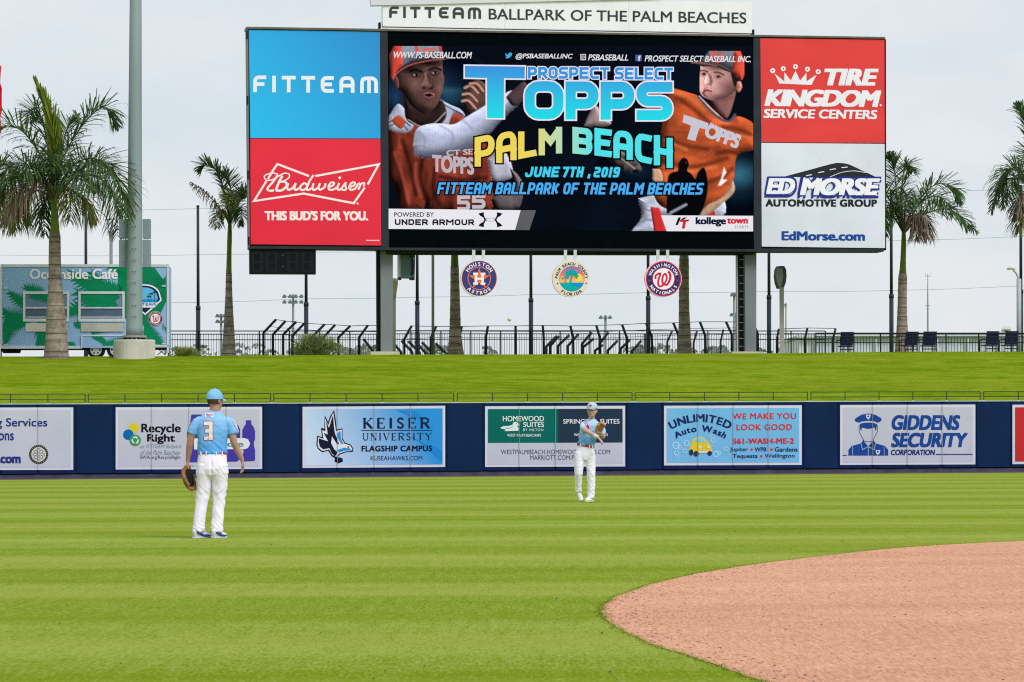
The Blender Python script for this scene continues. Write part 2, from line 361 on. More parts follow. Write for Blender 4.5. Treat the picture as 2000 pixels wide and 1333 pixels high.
# ================================================================== SETTING: turf, clay, track, berm
def turf_material(name, light, dark, period, tilt, fine_scale, streak, warm=(.30, .33, .07), patch=.52, grain=.34):
    m = bpy.data.materials.new(name); m.use_nodes = True; nt = m.node_tree; b = nt.nodes['Principled BSDF']; N = nt.nodes.new; K = nt.links.new
    b.inputs['Roughness'].default_value = .9; b.inputs['Specular IOR Level'].default_value = 0
    g = N('ShaderNodeNewGeometry'); mp = N('ShaderNodeMapping'); mp.inputs['Rotation'].default_value = (0, 0, tilt)
    K(g.outputs['Position'], mp.inputs['Vector'])
    sx = N('ShaderNodeSeparateXYZ'); K(mp.outputs['Vector'], sx.inputs[0])
    # soft uneven mowing bands: sheen of leaning blades put into the colour
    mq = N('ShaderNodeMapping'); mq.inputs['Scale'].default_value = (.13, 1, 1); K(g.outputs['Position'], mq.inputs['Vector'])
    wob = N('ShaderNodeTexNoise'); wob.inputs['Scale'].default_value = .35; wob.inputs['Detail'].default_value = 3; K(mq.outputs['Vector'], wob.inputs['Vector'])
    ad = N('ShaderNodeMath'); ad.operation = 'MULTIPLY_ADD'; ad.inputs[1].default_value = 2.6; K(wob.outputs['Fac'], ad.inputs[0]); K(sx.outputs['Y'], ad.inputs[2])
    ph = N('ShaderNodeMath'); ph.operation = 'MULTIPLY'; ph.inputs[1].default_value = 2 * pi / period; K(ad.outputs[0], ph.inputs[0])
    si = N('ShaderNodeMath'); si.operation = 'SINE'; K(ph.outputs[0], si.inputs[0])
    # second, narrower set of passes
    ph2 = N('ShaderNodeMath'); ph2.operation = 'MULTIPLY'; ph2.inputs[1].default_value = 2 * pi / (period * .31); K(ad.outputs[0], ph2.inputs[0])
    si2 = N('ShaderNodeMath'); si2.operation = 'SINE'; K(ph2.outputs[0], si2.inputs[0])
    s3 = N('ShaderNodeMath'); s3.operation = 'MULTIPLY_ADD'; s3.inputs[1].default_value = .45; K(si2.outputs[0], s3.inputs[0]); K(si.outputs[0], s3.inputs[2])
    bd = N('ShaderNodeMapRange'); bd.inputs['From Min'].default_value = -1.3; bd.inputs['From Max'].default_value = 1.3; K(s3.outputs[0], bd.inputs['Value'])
    # patches
    pa = N('ShaderNodeTexNoise'); pa.inputs['Scale'].default_value = .9; pa.inputs['Detail'].default_value = 6; pa.inputs['Roughness'].default_value = .6; K(mq.outputs['Vector'], pa.inputs['Vector'])
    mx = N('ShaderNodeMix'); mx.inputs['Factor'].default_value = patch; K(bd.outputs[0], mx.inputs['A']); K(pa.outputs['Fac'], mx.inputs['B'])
    # blade grain, streaked along the mowing
    ms = N('ShaderNodeMapping'); ms.inputs['Scale'].default_value = streak; K(g.outputs['Position'], ms.inputs['Vector'])
    gr = N('ShaderNodeTexNoise'); gr.inputs['Scale'].default_value = fine_scale; gr.inputs['Detail'].default_value = 5; gr.inputs['Roughness'].default_value = .85; gr.inputs['Detail'].default_value = 7; K(ms.outputs['Vector'], gr.inputs['Vector'])
    g2 = N('ShaderNodeMapRange'); g2.inputs['From Min'].default_value = .28; g2.inputs['From Max'].default_value = .72; g2.inputs['To Min'].default_value = -grain; g2.inputs['To Max'].default_value = grain; K(gr.outputs['Fac'], g2.inputs['Value'])
    # tufts that show close by
    mt = N('ShaderNodeMapping'); mt.inputs['Scale'].default_value = (1, .13, 1); K(g.outputs['Position'], mt.inputs['Vector'])
    tf = N('ShaderNodeTexNoise'); tf.inputs['Scale'].default_value = 48; tf.inputs['Detail'].default_value = 2; K(mt.outputs['Vector'], tf.inputs['Vector'])
    t2 = N('ShaderNodeMapRange'); t2.inputs['From Min'].default_value = .3; t2.inputs['From Max'].default_value = .7; t2.inputs['To Min'].default_value = -.3; t2.inputs['To Max'].default_value = .3; K(tf.outputs['Fac'], t2.inputs['Value'])
    s0_ = N('ShaderNodeMath'); s0_.operation = 'ADD'; K(mx.outputs['Result'], s0_.inputs[0]); K(t2.outputs[0], s0_.inputs[1])
    sm = N('ShaderNodeMath'); sm.operation = 'ADD'; sm.use_clamp = True; K(s0_.outputs[0], sm.inputs[0]); K(g2.outputs[0], sm.inputs[1])
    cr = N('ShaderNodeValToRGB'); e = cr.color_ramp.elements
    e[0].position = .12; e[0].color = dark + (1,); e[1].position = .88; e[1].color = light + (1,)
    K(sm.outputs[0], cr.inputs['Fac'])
    # straw-coloured thin places
    st = N('ShaderNodeTexNoise'); st.inputs['Scale'].default_value = .5; st.inputs['Detail'].default_value = 5; K(mq.outputs['Vector'], st.inputs['Vector'])
    sr = N('ShaderNodeMapRange'); sr.inputs['From Min'].default_value = .5; sr.inputs['From Max'].default_value = .75; sr.inputs['To Max'].default_value = .55; K(st.outputs['Fac'], sr.inputs['Value'])
    m2 = N('ShaderNodeMix'); m2.data_type = 'RGBA'; K(sr.outputs[0], m2.inputs['Factor']); K(cr.outputs['Color'], m2.inputs['A']); m2.inputs['B'].default_value = warm + (1,)
    K(m2.outputs['Result'], b.inputs['Base Color'])
    bp = N('ShaderNodeBump'); bp.inputs['Strength'].default_value = .5; bp.inputs['Distance'].default_value = .03; K(gr.outputs['Fac'], bp.inputs['Height']); K(bp.outputs['Normal'], b.inputs['Normal'])
    return m
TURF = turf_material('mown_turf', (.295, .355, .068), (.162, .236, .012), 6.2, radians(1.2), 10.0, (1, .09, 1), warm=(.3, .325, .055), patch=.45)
BERM_TURF = turf_material('berm_turf', (.215, .285, .018), (.1, .178, .002), 6.0, radians(-1), 1.5, (.4, 1.0, .8), warm=(.2, .235, .02), patch=.85, grain=.75)
# the ground as one sheet to the horizon
S = 5000
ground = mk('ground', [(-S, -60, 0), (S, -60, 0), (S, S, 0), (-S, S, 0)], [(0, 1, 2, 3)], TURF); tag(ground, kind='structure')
# infield clay
edge_px = [(2000, 1058), (1890, 1063), (1775, 1070), (1660, 1081), (1550, 1094), (1480, 1103), (1415, 1113), (1365, 1122), (1325, 1130), (1275, 1143), (1235, 1157), (1212, 1166), (1199, 1173), (1188, 1182), (1183, 1193), (1185, 1201), (1190, 1209), (1205, 1221), (1226, 1234), (1250, 1245), (1280, 1258), (1325, 1273), (1370, 1288), (1415, 1303), (1460, 1317), (1505, 1333)]
ed = [on_ground(*p) for p in edge_px]
far = [(26, 40.5), (20, 41.2), (14, 40.2), (9.5, 38.4)]
near = [(2.2, 11.5), (4.0, 7.5), (7, 3.5), (12, 0), (26, 0)]
outline = spline([(x, y, 0) for x, y in far] + [(p.x, p.y, 0) for p in ed] + [(x, y, 0) for x, y in near], 5)
jag = random.Random(3); dv = []
for i, p in enumerate(outline):
    q = noise.noise(Vector((p.x * 3.1, p.y * 3.1, 2))) * .035 + jag.uniform(-.004, .004)
    dv.append(Vector((p.x + q - .025, p.y + q * .6, .005)))
CLAY = bpy.data.materials.new('infield_clay'); CLAY.use_nodes = True
def clay(m):
    nt = m.node_tree; b = nt.nodes['Principled BSDF']; N = nt.nodes.new; K = nt.links.new
    b.inputs['Roughness'].default_value = .95; b.inputs['Specular IOR Level'].default_value = .05
    g = N('ShaderNodeNewGeometry'); mp = N('ShaderNodeMapping'); mp.inputs['Scale'].default_value = (.5, 1, 1); K(g.outputs['Position'], mp.inputs['Vector'])
    a = N('ShaderNodeTexNoise'); a.inputs['Scale'].default_value = .55; a.inputs['Detail'].default_value = 7; a.inputs['Roughness'].default_value = .6; K(mp.outputs['Vector'], a.inputs['Vector'])
    f = N('ShaderNodeTexNoise'); f.inputs['Scale'].default_value = 14; f.inputs['Detail'].default_value = 7; f.inputs['Roughness'].default_value = .9; mf = N('ShaderNodeMapping'); mf.inputs['Scale'].default_value = (1, .1, 1); K(g.outputs['Position'], mf.inputs['Vector']); K(mf.outputs['Vector'], f.inputs['Vector'])
    mx = N('ShaderNodeMix'); mx.inputs['Factor'].default_value = .5; K(a.outputs['Fac'], mx.inputs['A']); K(f.outputs['Fac'], mx.inputs['B'])
    cr = N('ShaderNodeValToRGB'); e = cr.color_ramp.elements; e[0].position = .34; e[0].color = (.42, .2, .112, 1); e[1].position = .64; e[1].color = (.79, .435, .28, 1)
    K(mx.outputs['Result'], cr.inputs['Fac'])
    # sandy grain close by
    fg_ = N('ShaderNodeTexNoise'); fg_.inputs['Scale'].default_value = 60; fg_.inputs['Detail'].default_value = 2; K(mf.outputs['Vector'], fg_.inputs['Vector'])
    m9 = N('ShaderNodeMix'); m9.inputs['Factor'].default_value = .42; K(mx.outputs['Result'], m9.inputs['A']); K(fg_.outputs['Fac'], m9.inputs['B']); K(m9.outputs['Result'], cr.inputs['Fac'])
    # damp crumbs and scuffs
    v = N('ShaderNodeTexVoronoi'); v.inputs['Scale'].default_value = 7; K(mp.outputs['Vector'], v.inputs['Vector'])
    pn = N('ShaderNodeTexNoise'); pn.inputs['Scale'].default_value = .8; pn.inputs['Detail'].default_value = 3; K(mp.outputs['Vector'], pn.inputs['Vector'])
    pr = N('ShaderNodeMapRange'); pr.inputs['From Min'].default_value = .5; pr.inputs['From Max'].default_value = .7; pr.inputs['To Min'].default_value = .0; pr.inputs['To Max'].default_value = .16; K(pn.outputs['Fac'], pr.inputs['Value'])
    lt = N('ShaderNodeMath'); lt.operation = 'LESS_THAN'; K(v.outputs['Distance'], lt.inputs[0]); K(pr.outputs[0], lt.inputs[1])
    m2 = N('ShaderNodeMix'); m2.data_type = 'RGBA'; K(cr.outputs['Color'], m2.inputs['A']); m2.inputs['B'].default_value = (.2, .1, .065, 1)
    m3 = N('ShaderNodeMath'); m3.operation = 'MULTIPLY'; m3.inputs[1].default_value = .75; K(lt.outputs[0], m3.inputs[0]); K(m3.outputs[0], m2.inputs['Factor'])
    K(m2.outputs['Result'], b.inputs['Base Color'])
    bp = N('ShaderNodeBump'); bp.inputs['Strength'].default_value = .6; bp.inputs['Distance'].default_value = .02; K(f.outputs['Fac'], bp.inputs['Height']); K(bp.outputs['Normal'], b.inputs['Normal'])
clay(CLAY)
tri = tessellate_polygon([dv]); nd = len(dv)
infield = mk('infield_dirt', dv + [Vector((p.x, p.y, -.03)) for p in dv], [tuple(t) for t in tri] + [(i, (i + 1) % nd, nd + (i + 1) % nd, nd + i) for i in range(nd)], CLAY); tag(infield, kind='structure')
DIRT_EDGE = dv
# ------------------------------------------------------------------ wall plane
wp = Plane(at(70, 935, 96.0) * Vector((1, 1, 0)), at(1900, 923, 101.0) * Vector((1, 1, 0)))
def wall_d(px): return wp.pt(px, 850).y
tr_f = [wp.pt(x, 850) + wp.n * 1.9 for x in (-900, 2900)]; tr_b = [wp.pt(x, 850) - wp.n * .3 for x in (-900, 2900)]
track = mk('warning_track', [(tr_f[0].x, tr_f[0].y, .006), (tr_f[1].x, tr_f[1].y, .006), (tr_b[1].x, tr_b[1].y, .006), (tr_b[0].x, tr_b[0].y, .006)], [(0, 1, 2, 3)],
    mat('track_cinder', L((92, 82, 92)), rough=.95, var=.25, scale=2.5)); tag(track, kind='structure')
# ------------------------------------------------------------------ berm
CREST = 117.0; CZ = 4.39; PLAT = 4.33
def berm_z(x, y):
    w0 = wall_d_xy(x) + .35; t = (y - w0) / (CREST - w0)
    if t <= 1: 
        t = max(0, t); return 2.12 + (CZ - 2.12) * (t * .9 + .1 * sin(t * pi / 2)) + noise.noise(Vector((x * .12, y * .2, 0))) * .05 * t
    return CZ - min(1, (y - CREST) / 3) * (CZ - PLAT) + noise.noise(Vector((x * .12, y * .2, 0))) * .05
def wall_d_xy(x):
    a = wp.a; return wp.p0.y + (x - wp.p0.x) * a.y / a.x
nx, ny = 90, 60; bv = []; bf = []
for j in range(ny + 1):
    for i in range(nx + 1):
        x = -75 + 150 * i / nx; t = j / ny
        w0 = wall_d_xy(x) + .3
        y = w0 + (CREST - w0) * (t / .55) if t <= .55 else CREST + (t - .55) / .45 * 75
        bv.append((x, y, berm_z(x, y)))
for j in range(ny):
    for i in range(nx):
        a = j * (nx + 1) + i; bf.append((a, a + 1, a + nx + 2, a + nx + 1))
b0 = len(bv)                                   # back slope down to the ground
for i in range(nx + 1): bv.append((-75 + 150 * i / nx, CREST + 95, -.2))
for i in range(nx): a = ny * (nx + 1) + i; bf.append((a, a + 1, b0 + i + 1, b0 + i))
berm = mk('grass_berm', bv, bf, BERM_TURF, smooth=True); tag(berm, kind='structure')
# ================================================================== OUTFIELD WALL
wl_base = wp.pt(1000, 923); wl_base.z = 0
wall = thing('outfield_wall', wl_base, 'long padded navy blue outfield wall below the grass berm', 'wall')
NAVY = mat('navy_vinyl_pad', L((13, 37, 82), 1.0), rough=.42, var=.12, scale=.9, bump=.12, bscale=6)
NAVY2 = mat('navy_vinyl_pad', L((11, 39, 76), 1.0), rough=.42, var=.12, scale=.9, bump=.12, bscale=6)
ZT, ZB = 2.325, .165
def ws(px): return (wp.pt(px, 850) - wp.p0).dot(wp.a)
s148, s1907 = ws(148), ws(1907.5); PW = (s1907 - s148) / 25
def wallpt(s, off, z): p = wp.p0 + wp.a * s + wp.n * off; return Vector((p.x, p.y, z))
def wbox(mb, s0, s1, f, bk, z0, z1, bev=.012):
    if bev > .01:                                 # stuffed vinyl: the face swells between its edges
        fr = [(s0, f - .038), (s0 + .03, f - .016), (s0 + .13, f - .004), ((s0 + s1) / 2, f), (s1 - .13, f - .004), (s1 - .03, f - .016), (s1, f - .038), (s1, bk), (s0, bk)]
    else: fr = [(s0 + bev, f), (s1 - bev, f), (s1, f - bev), (s1, bk), (s0, bk), (s0, f - bev)] if bev else [(s0, f), (s1, f), (s1, bk), (s0, bk)]
    return mb.prism([wallpt(s, o, z1) for s, o in fr], [wallpt(s, o, z0) for s, o in fr])
banner_spans = [(-9999, 143), (226, 512), (590, 870), (947, 1221), (1297, 1566), (1640, 1906), (1977, 9999)]
for i in range(-7, 34):
    s0 = s148 + PW * i; mid = s0 + PW / 2
    o = wbox(MB(), s0 + .003, s0 + PW - .003, 0, -.14, ZB, ZT).build('pad', NAVY if i % 5 else NAVY2, wall)
sA, sB = s148 - PW * 7, s148 + PW * 34
wbox(MB(), sA, sB, -.16, -.5, -.3, ZT - .02, 0).build('wall_core', mat('dark_concrete', L((52, 50, 66)), rough=.9, var=.25, scale=1.3, stretch=(1, 1, .3)), wall)
wbox(MB(), sA, sB, .02, -.34, ZT + .002, ZT + .028, .004).build('cap_rail', mat('cap_metal', L((185, 200, 205)), rough=.45, metal=.2), wall)
wbox(MB(), sA, sB, -.05, -.12, .0, .13, .004).build('kick_board', mat('kick_board', L((78, 74, 92)), rough=.8, var=.25, scale=2), wall)
# ------------------------------------------------------------------ railing sections on the wall
RAIL = mat('dark_bronze_rail', L((52, 62, 40), 1.2), rough=.5, var=.1)
secs = [(-200, 167), (173, 530), (536, 888), (895, 1237), (1243, 1580), (1587, 1918), (1925, 2260)]
rl = ['at the far left end of the wall', 'above the recycling banner', 'above the university banner', 'above the two hotels banner', 'above the car wash banner', 'above the security banner', 'at the far right end of the wall']
for (a, b), where in zip(secs, rl):
    s0, s1 = ws(a), ws(b)
    r = thing('railing', wallpt((s0 + s1) / 2, -.17, ZT + .028), 'thin dark two-bar railing section ' + where, 'railing', 'railing sections on the outfield wall')
    n = 5
    for k in range(n + 1):
        s = s0 + (s1 - s0) * k / n
        MB().tube([wallpt(s, -.17, ZT + .028), wallpt(s, -.17, ZT + .33)], .016, 6).build('post', RAIL, r)
        MB().box(wallpt(s, -.17, ZT + .036), (.09, .09, .014), 0).build('foot_plate', mat('cap_metal', L((185, 200, 205)), rough=.45, metal=.2), r)
    for z in (.325, .165):
        MB().tube([wallpt(s0, -.17, ZT + z), wallpt(s1, -.17, ZT + z)], .013, 6).build('rail', RAIL, r)
# ================================================================== BANNERS ON THE WALL
SEAM_PX = [74, 148, 223, 296, 369, 442, 515, 588, 659, 731, 802, 872, 945, 1014, 1085, 1155, 1225, 1294, 1363, 1432, 1501, 1568, 1636, 1704.6, 1772.5, 1840.5, 1907.5, 1974]
WHITE = (198, 203, 210); GREYW = (180, 186, 196)
def banner(x0, y0, x1, y1, dy, fill, label, border=WHITE, bw=5, inner=None):
    """vinyl print strapped over the pads: backing sheet, border, field and pieces of print"""
    t = thing('banner', wp.pt((x0 + x1) / 2, y1, .01), label, 'banner', 'advertising banners on the outfield wall')
    MB().slab(wp, [(x0, y0), (x1, y0 + dy), (x1, y1 + dy), (x0, y1)], .012, .01).build('border', ink(border), t)
    q = dy * bw / (x1 - x0)
    f = Art().rect(x0 + bw, y0 + bw + q, x1 - bw, y1 - bw + q, dy - 2 * q).build('field', wp, .016, fill if not isinstance(fill, tuple) else ink(fill), t)
    for sx_ in SEAM_PX:
        if x0 + 8 < sx_ < x1 - 8:
            y_ = dy * (sx_ - x0) / (x1 - x0)
            Art().rect(sx_ - .45, y0 + y_, sx_ + .45, y1 + y_).build('seam', wp, .048, mat('seam_grey', L((146, 154, 166)), rough=.9), t)  # thin grey line drawn along each pad joint
    return t
def lay(t, name, a, rgb, off=.022, **k): return a.build(name, wp, off, ink(rgb, **k) if isinstance(rgb, tuple) else rgb, t)
NV = (32, 48, 122)
# --- far left banner, cut by the frame
t = banner(-230, 797, 143, 919, -.8, GREYW, 'pale banner with navy text ending in Services and round seal, cut by left edge')
lay(t, 'lettering', Art().text('g Services', -7, 817, 92.5, 838.5, bold=.016).text('ons', -3, 846.5, 27, 860.5, bold=.016), NV)
lay(t, 'web_address', Art().text('.com', -4, 892, 40.5, 905.5, bold=.05), NV)
sc = Art(); sc.disc(75.5, 888, 18.7, n=36); lay(t, 'seal', sc, (28, 34, 22))
lay(t, 'seal_face', Art().disc(75.5, 888, 14.2), (205, 208, 205), .026)
a = Art()
for k in range(26):
    q = 2 * pi * k / 26; a.stroke([(75.5 + 15.4 * cos(q), 888 + 15.4 * sin(q)), (75.5 + 17.4 * cos(q + .05), 888 + 17.4 * sin(q + .05))], 1.1)
lay(t, 'seal_rim_marks', a, (150, 155, 110), .028)
a = Art()
for k in range(8):
    q = k * pi / 4; a.disc(75.5 + 7.2 * cos(q), 888 + 7.2 * sin(q), 3.1, r0=2.2, n=16)
a.disc(75.5, 888, 3.1, r0=2.2, n=16); a.disc(75.5, 888, 12, r0=11.4, n=30); lay(t, 'seal_pattern', a, (60, 66, 70), .028)
# --- recycling banner
t = banner(226, 796, 512, 917.5, -1, GREYW, 'pale recycling banner with purple bottles and coloured discs behind the standing player')
K6 = 6.6667
a = Art(); a.disc(220 + 280 / K6, 780 + 375 / K6, 9.8); lay(t, 'yellow_disc', a, (205, 190, 48))
a = Art(); a.disc(220 + 205 / K6, 780 + 462 / K6, 10.2); lay(t, 'blue_disc', a, (0, 98, 165), .026)
a = Art(); a.disc(220 + 294 / K6, 780 + 535 / K6, 11); lay(t, 'green_disc', a, (60, 142, 92), .03)
a = Art()
for k in range(3):
    q = k * 2 * pi / 3 - pi / 2; cx, cy = 264.1, 860.2
    a.stroke([(cx + 6 * cos(q + u), cy + 6 * sin(q + u)) for u in (-.75, -.3, .1, .45)], 2.4)
    a.poly([(cx + 8.4 * cos(q + .42), cy + 8.4 * sin(q + .42)), (cx + 3.4 * cos(q + .42), cy + 3.4 * sin(q + .42)), (cx + 6 * cos(q + .95), cy + 6 * sin(q + .95))])
lay(t, 'recycling_arrows', a, (215, 225, 220), .036)
lay(t, 'lettering', Art().text('Recycle', 276, 828, 353, 850, bold=.028).text('Right', 287.5, 848, 342, 867.5, bold=.028), (14, 14, 24))
lay(t, 'small_script', Art().text('-at FITTEAM Ballpark', 272, 868.5, 355, 878, shear=.35).text('of the Palm Beaches-', 274, 879, 353, 889, shear=.35), (112, 138, 145))
lay(t, 'web_address', Art().text('SWA.org/RecycleRight', 274, 890, 353, 899), (48, 46, 58))
a = Art()
a.poly(sub([(1690, 400), (1715, 350), (1735, 325), (1735, 275), (1806, 275), (1806, 325), (1835, 360), (1855, 420), (1855, 520), (1840, 560), (1840, 610), (1855, 660), (1855, 785), (1845, 805), (1715, 812), (1695, 790), (1690, 740), (1705, 690), (1700, 610), (1688, 560)], 220, 780, K6))
a.poly(sub([(1490, 330), (1635, 340), (1660, 400), (1660, 780), (1620, 812), (1490, 815)], 220, 780, K6))
a.poly(sub([(1025, 200), (1200, 200), (1200, 340), (1230, 400), (1230, 820), (1010, 822), (1000, 790), (975, 640), (968, 430), (985, 395), (1000, 385)], 220, 780, K6))
a.poly(sub([(1250, 360), (1480, 360), (1480, 815), (1250, 815)], 220, 780, K6)); lay(t, 'bottles', a, (62, 56, 150))
a = Art(); a.poly(sub([(1060, 510), (1720, 508), (1765, 525), (1790, 580), (1765, 635), (1720, 652), (1060, 655)], 220, 780, K6)); lay(t, 'pill', a, (212, 218, 222), .03)
lay(t, 'pill_lettering', Art().text('Recycle', 386, 862, 476, 876, bold=.015), (45, 148, 150), .034)
# --- university banner
sky_m = mat('printed_sky', (.14, .5, .75), rough=.5)
nt = sky_m.node_tree
def grad_print(name, c0, c1, p0, p1):
    """printed two-colour blend between two points"""
    m = bpy.data.materials.new(name); m.use_nodes = True; n_ = m.node_tree; b = n_.nodes['Principled BSDF']; b.inputs['Roughness'].default_value = .5
    g = n_.nodes.new('ShaderNodeNewGeometry'); sb = n_.nodes.new('ShaderNodeVectorMath'); sb.operation = 'SUBTRACT'; sb.inputs[1].default_value = p0
    dt = n_.nodes.new('ShaderNodeVectorMath'); dt.operation = 'DOT_PRODUCT'; d = Vector(p1) - Vector(p0); dt.inputs[1].default_value = d / d.length_squared
    cr = n_.nodes.new('ShaderNodeValToRGB'); cr.color_ramp.elements[0].color = c0 + (1,); cr.color_ramp.elements[1].color = c1 + (1,)
    n_.links.new(g.outputs['Position'], sb.inputs[0]); n_.links.new(sb.outputs[0], dt.inputs[0]); n_.links.new(dt.outputs['Value'], cr.inputs['Fac']); n_.links.new(cr.outputs['Color'], b.inputs['Base Color'])
    return m
t = banner(591, 795, 869.5, 914.5, -2, grad_print('printed_sky_blend', L((190, 212, 228), VK), L((0, 136, 205), VK), wp.pt(620, 912), wp.pt(800, 805)), 'sky blue university banner with a diving dark hawk emblem')
U = 6.0606
def u3(p): return sub(p, 570, 770, U)
a = Art(); a.poly(u3([(1280, 440), (1440, 520), (1780, 670), (1780, 800), (1640, 680), (1500, 560), (1330, 480)])); a.poly(u3([(1240, 190), (1470, 200), (1560, 300), (1400, 260)])); lay(t, 'palm_print', a, (30, 128, 200))
hawk_o = [(500, 190), (520, 300), (530, 420), (600, 405), (600, 520), (630, 575), (700, 600), (730, 650), (720, 685), (640, 690), (570, 715), (540, 745), (600, 760), (605, 800), (550, 822), (505, 800), (510, 760), (470, 735), (430, 670), (360, 690), (310, 650), (290, 600), (300, 495), (360, 510), (345, 400), (385, 410), (390, 250), (430, 330), (455, 260)]
lay(t, 'hawk_outline', Art().poly(u3(hawk_o)), (18, 20, 38), .022)
hawk_w = [(490, 220), (505, 320), (522, 440), (590, 420), (590, 530), (622, 588), (690, 610), (718, 655), (700, 675), (630, 680), (560, 705), (525, 745), (480, 720), (440, 655), (365, 675), (320, 640), (305, 600), (312, 512), (375, 530), (360, 430), (398, 440), (395, 290), (432, 370), (462, 285)]
lay(t, 'hawk_edge', Art().poly(u3(hawk_w)), (212, 218, 226), .026)
a = Art()
a.poly(u3([(488, 245), (500, 400), (512, 470), (560, 590), (540, 600), (475, 500), (465, 580), (500, 650), (540, 690), (515, 740), (470, 700), (445, 640), (370, 655), (330, 620), (318, 560), (320, 525), (430, 560), (378, 460), (425, 480), (405, 320), (440, 400), (470, 300)]))
lay(t, 'hawk_feathers', a, (20, 24, 48), .03)
a = Art(); a.poly(u3([(535, 470), (575, 432), (582, 530), (612, 590), (590, 590), (545, 520)])); a.poly(u3([(540, 660), (620, 635), (690, 645), (705, 668), (630, 668), (560, 690)])); lay(t, 'hawk_blue', a, (40, 140, 205), .034)
a = Art(); a.disc(570 + 668 / U, 770 + 628 / U, 1.6, n=10); a.stroke(u3([(520, 780), (545, 765), (575, 775), (590, 795)]), 1.2); lay(t, 'hawk_eye', a, (14, 16, 30), .038)
a = Art(); a.word('KEISER', 707, 815, 842, 839, 4.6, gap=.16, dy=-.5, table=SERIF, widths={'I': .5, 'S': .8, 'E': .85})
a.rect(705.5, 840.6, 844.5, 842, -.5); a.word('UNIVERSITY', 707, 845.5, 844, 861.5, 2.3, gap=.12, dy=-.6, table=SERIF, widths={'I': .5, 'S': .75, 'E': .8}); lay(t, 'lettering', a, (18, 26, 62))
lay(t, 'campus_lettering', Art().text('FLAGSHIP CAMPUS', 706, 871, 844, 882.5, dy=-.6, bold=.04, sp=1.1), (16, 22, 48))
lay(t, 'web_address', Art().text('KUSEAHAWKS.COM', 724, 891, 825, 899.8, dy=-.4, bold=.003), (22, 28, 52))
# --- hotels banner
t = banner(947.5, 794, 1221, 912.5, -1, GREYW, 'green and slate banner for two hotels behind the throwing player')
lay(t, 'green_field', Art().rect(953, 799.5, 1090, 865.5, -.4), (0, 98, 88), .020)
lay(t, 'slate_field', Art().rect(1090, 799.2, 1216, 865.2, -.4), (30, 50, 70), .020)
def h3(p): return sub(p, 920, 770, U)
a = Art(); a.text('HOMEWOOD', 982, 813, 1062.5, 823.5, bold=.016).text('SUITES', 1022, 825, 1062.5, 834.5, bold=.016).text('BY HILTON', 1022, 837.5, 1061, 842.5, sp=1.2).text('WEST PALM BEACH/I95', 990.5, 848, 1056.5, 853.2, bold=.012)
lay(t, 'lettering', a, (215, 226, 222), .026)
a = Art(); a.poly(h3([(345, 400), (390, 378), (440, 380), (490, 365), (500, 340), (525, 328), (550, 335), (580, 375), (545, 372), (565, 405), (560, 435), (400, 440), (410, 420), (365, 412)])); lay(t, 'duck', a, (212, 222, 220), .026)
a = Art(); a.stroke(h3([(400, 400), (440, 410), (500, 385)]), .8); a.disc(920 + 535 / U, 770 + 350 / U, .9, n=8); lay(t, 'duck_lines', a, (0, 98, 88), .030)
a = Art(); a.text('SPRINGHILL SUITES', 1100, 819, 1210, 828.2, bold=.014).text('WEST PALM BEACH/I95', 1121, 847, 1187, 852.2, bold=.012); lay(t, 'lettering', a, (214, 220, 228), .026)
a = Art(); a.text('WESTPALMBEACH.HOMEWOODSUITES.COM', 978.5, 878.5, 1191.5, 887.5).text('MARRIOTT.COM/P', 1035.5, 889.5, 1122, 898.5); lay(t, 'web_address', a, (70, 76, 84))
# --- car wash banner
t = banner(1297, 793, 1566, 909.5, -1, (108, 176, 214), 'light blue car wash banner with a small yellow car and red lettering')
def c3(p): return sub(p, 1270, 770, U)
def arch(a, word, x0, x1, yb0, ymid, h, bold):
    heavy = bold; bold = 0.0
    n = len(word); ws_ = []
    vs_ = [text_mesh(ch, bold) if ch != ' ' else None for ch in word]
    wd = [(max(p[0] for p in v[0]) - min(p[0] for p in v[0])) if v else .3 for v in vs_]
    gap = .12; tot = sum(wd) + gap * (n - 1); x = 0
    cx = (x0 + x1) / 2; hw = (x1 - x0) / 2; sag = yb0 - ymid; R = (hw * hw + sag * sag) / (2 * sag); cyc = ymid + R; half = math.asin(hw / R)
    k = 2 * half / tot
    for ch, v, w_ in zip(word, vs_, wd):
        if v:
            th = -half + (x + w_ / 2) * k; m0 = (max(p[0] for p in v[0]) + min(p[0] for p in v[0])) / 2
            for ox, oy in weights(heavy):
                o = []
                for px_, py_ in v[0]:
                    u = (px_ + ox - m0) * k * R; w2 = (py_ + oy) / .73 * h; rr = R + w2
                    o.append((cx + rr * sin(th) + u * cos(th), cyc - rr * cos(th) + u * sin(th)))
                a.raw(o, v[1])
        x += w_ + gap
a = Art(); arch(a, 'UNLIMITED', 1311.5, 1424, 839, 824, 15.5, .034); arch(a, 'Auto Wash', 1321, 1414.5, 857, 843, 12.5, .035); lay(t, 'arched_lettering', a, (28, 34, 92))
a = Art(); a.text('WE MAKE YOU', 1430.5, 807.5, 1555, 819.3, dy=-.6, bold=.02, sp=1.1).text('LOOK GOOD', 1438.5, 829, 1547, 840.5, dy=-.5, bold=.02, sp=1.1).text('561-WASH-ME-2', 1431, 856.5, 1551, 867.5, dy=-.5, bold=.04, sp=1.05)
for x, y in ((1468, 878.6), (1507, 878.4), (1487, 891.5)): a.disc(x, y, 2.6, n=16)
lay(t, 'red_lettering', a, (200, 40, 52))
a = Art(); a.text('Jupiter', 1425.5, 874, 1461, 884, bold=.016).text('WPB', 1474, 874, 1497, 882.3, bold=.016).text('Gardens', 1513, 873.7, 1558, 882.5, bold=.016).text('Tequesta', 1431, 887, 1480, 897, bold=.016).text('Wellington', 1493.5, 886.7, 1552, 896.5, bold=.016); lay(t, 'town_lettering', a, (30, 38, 88))
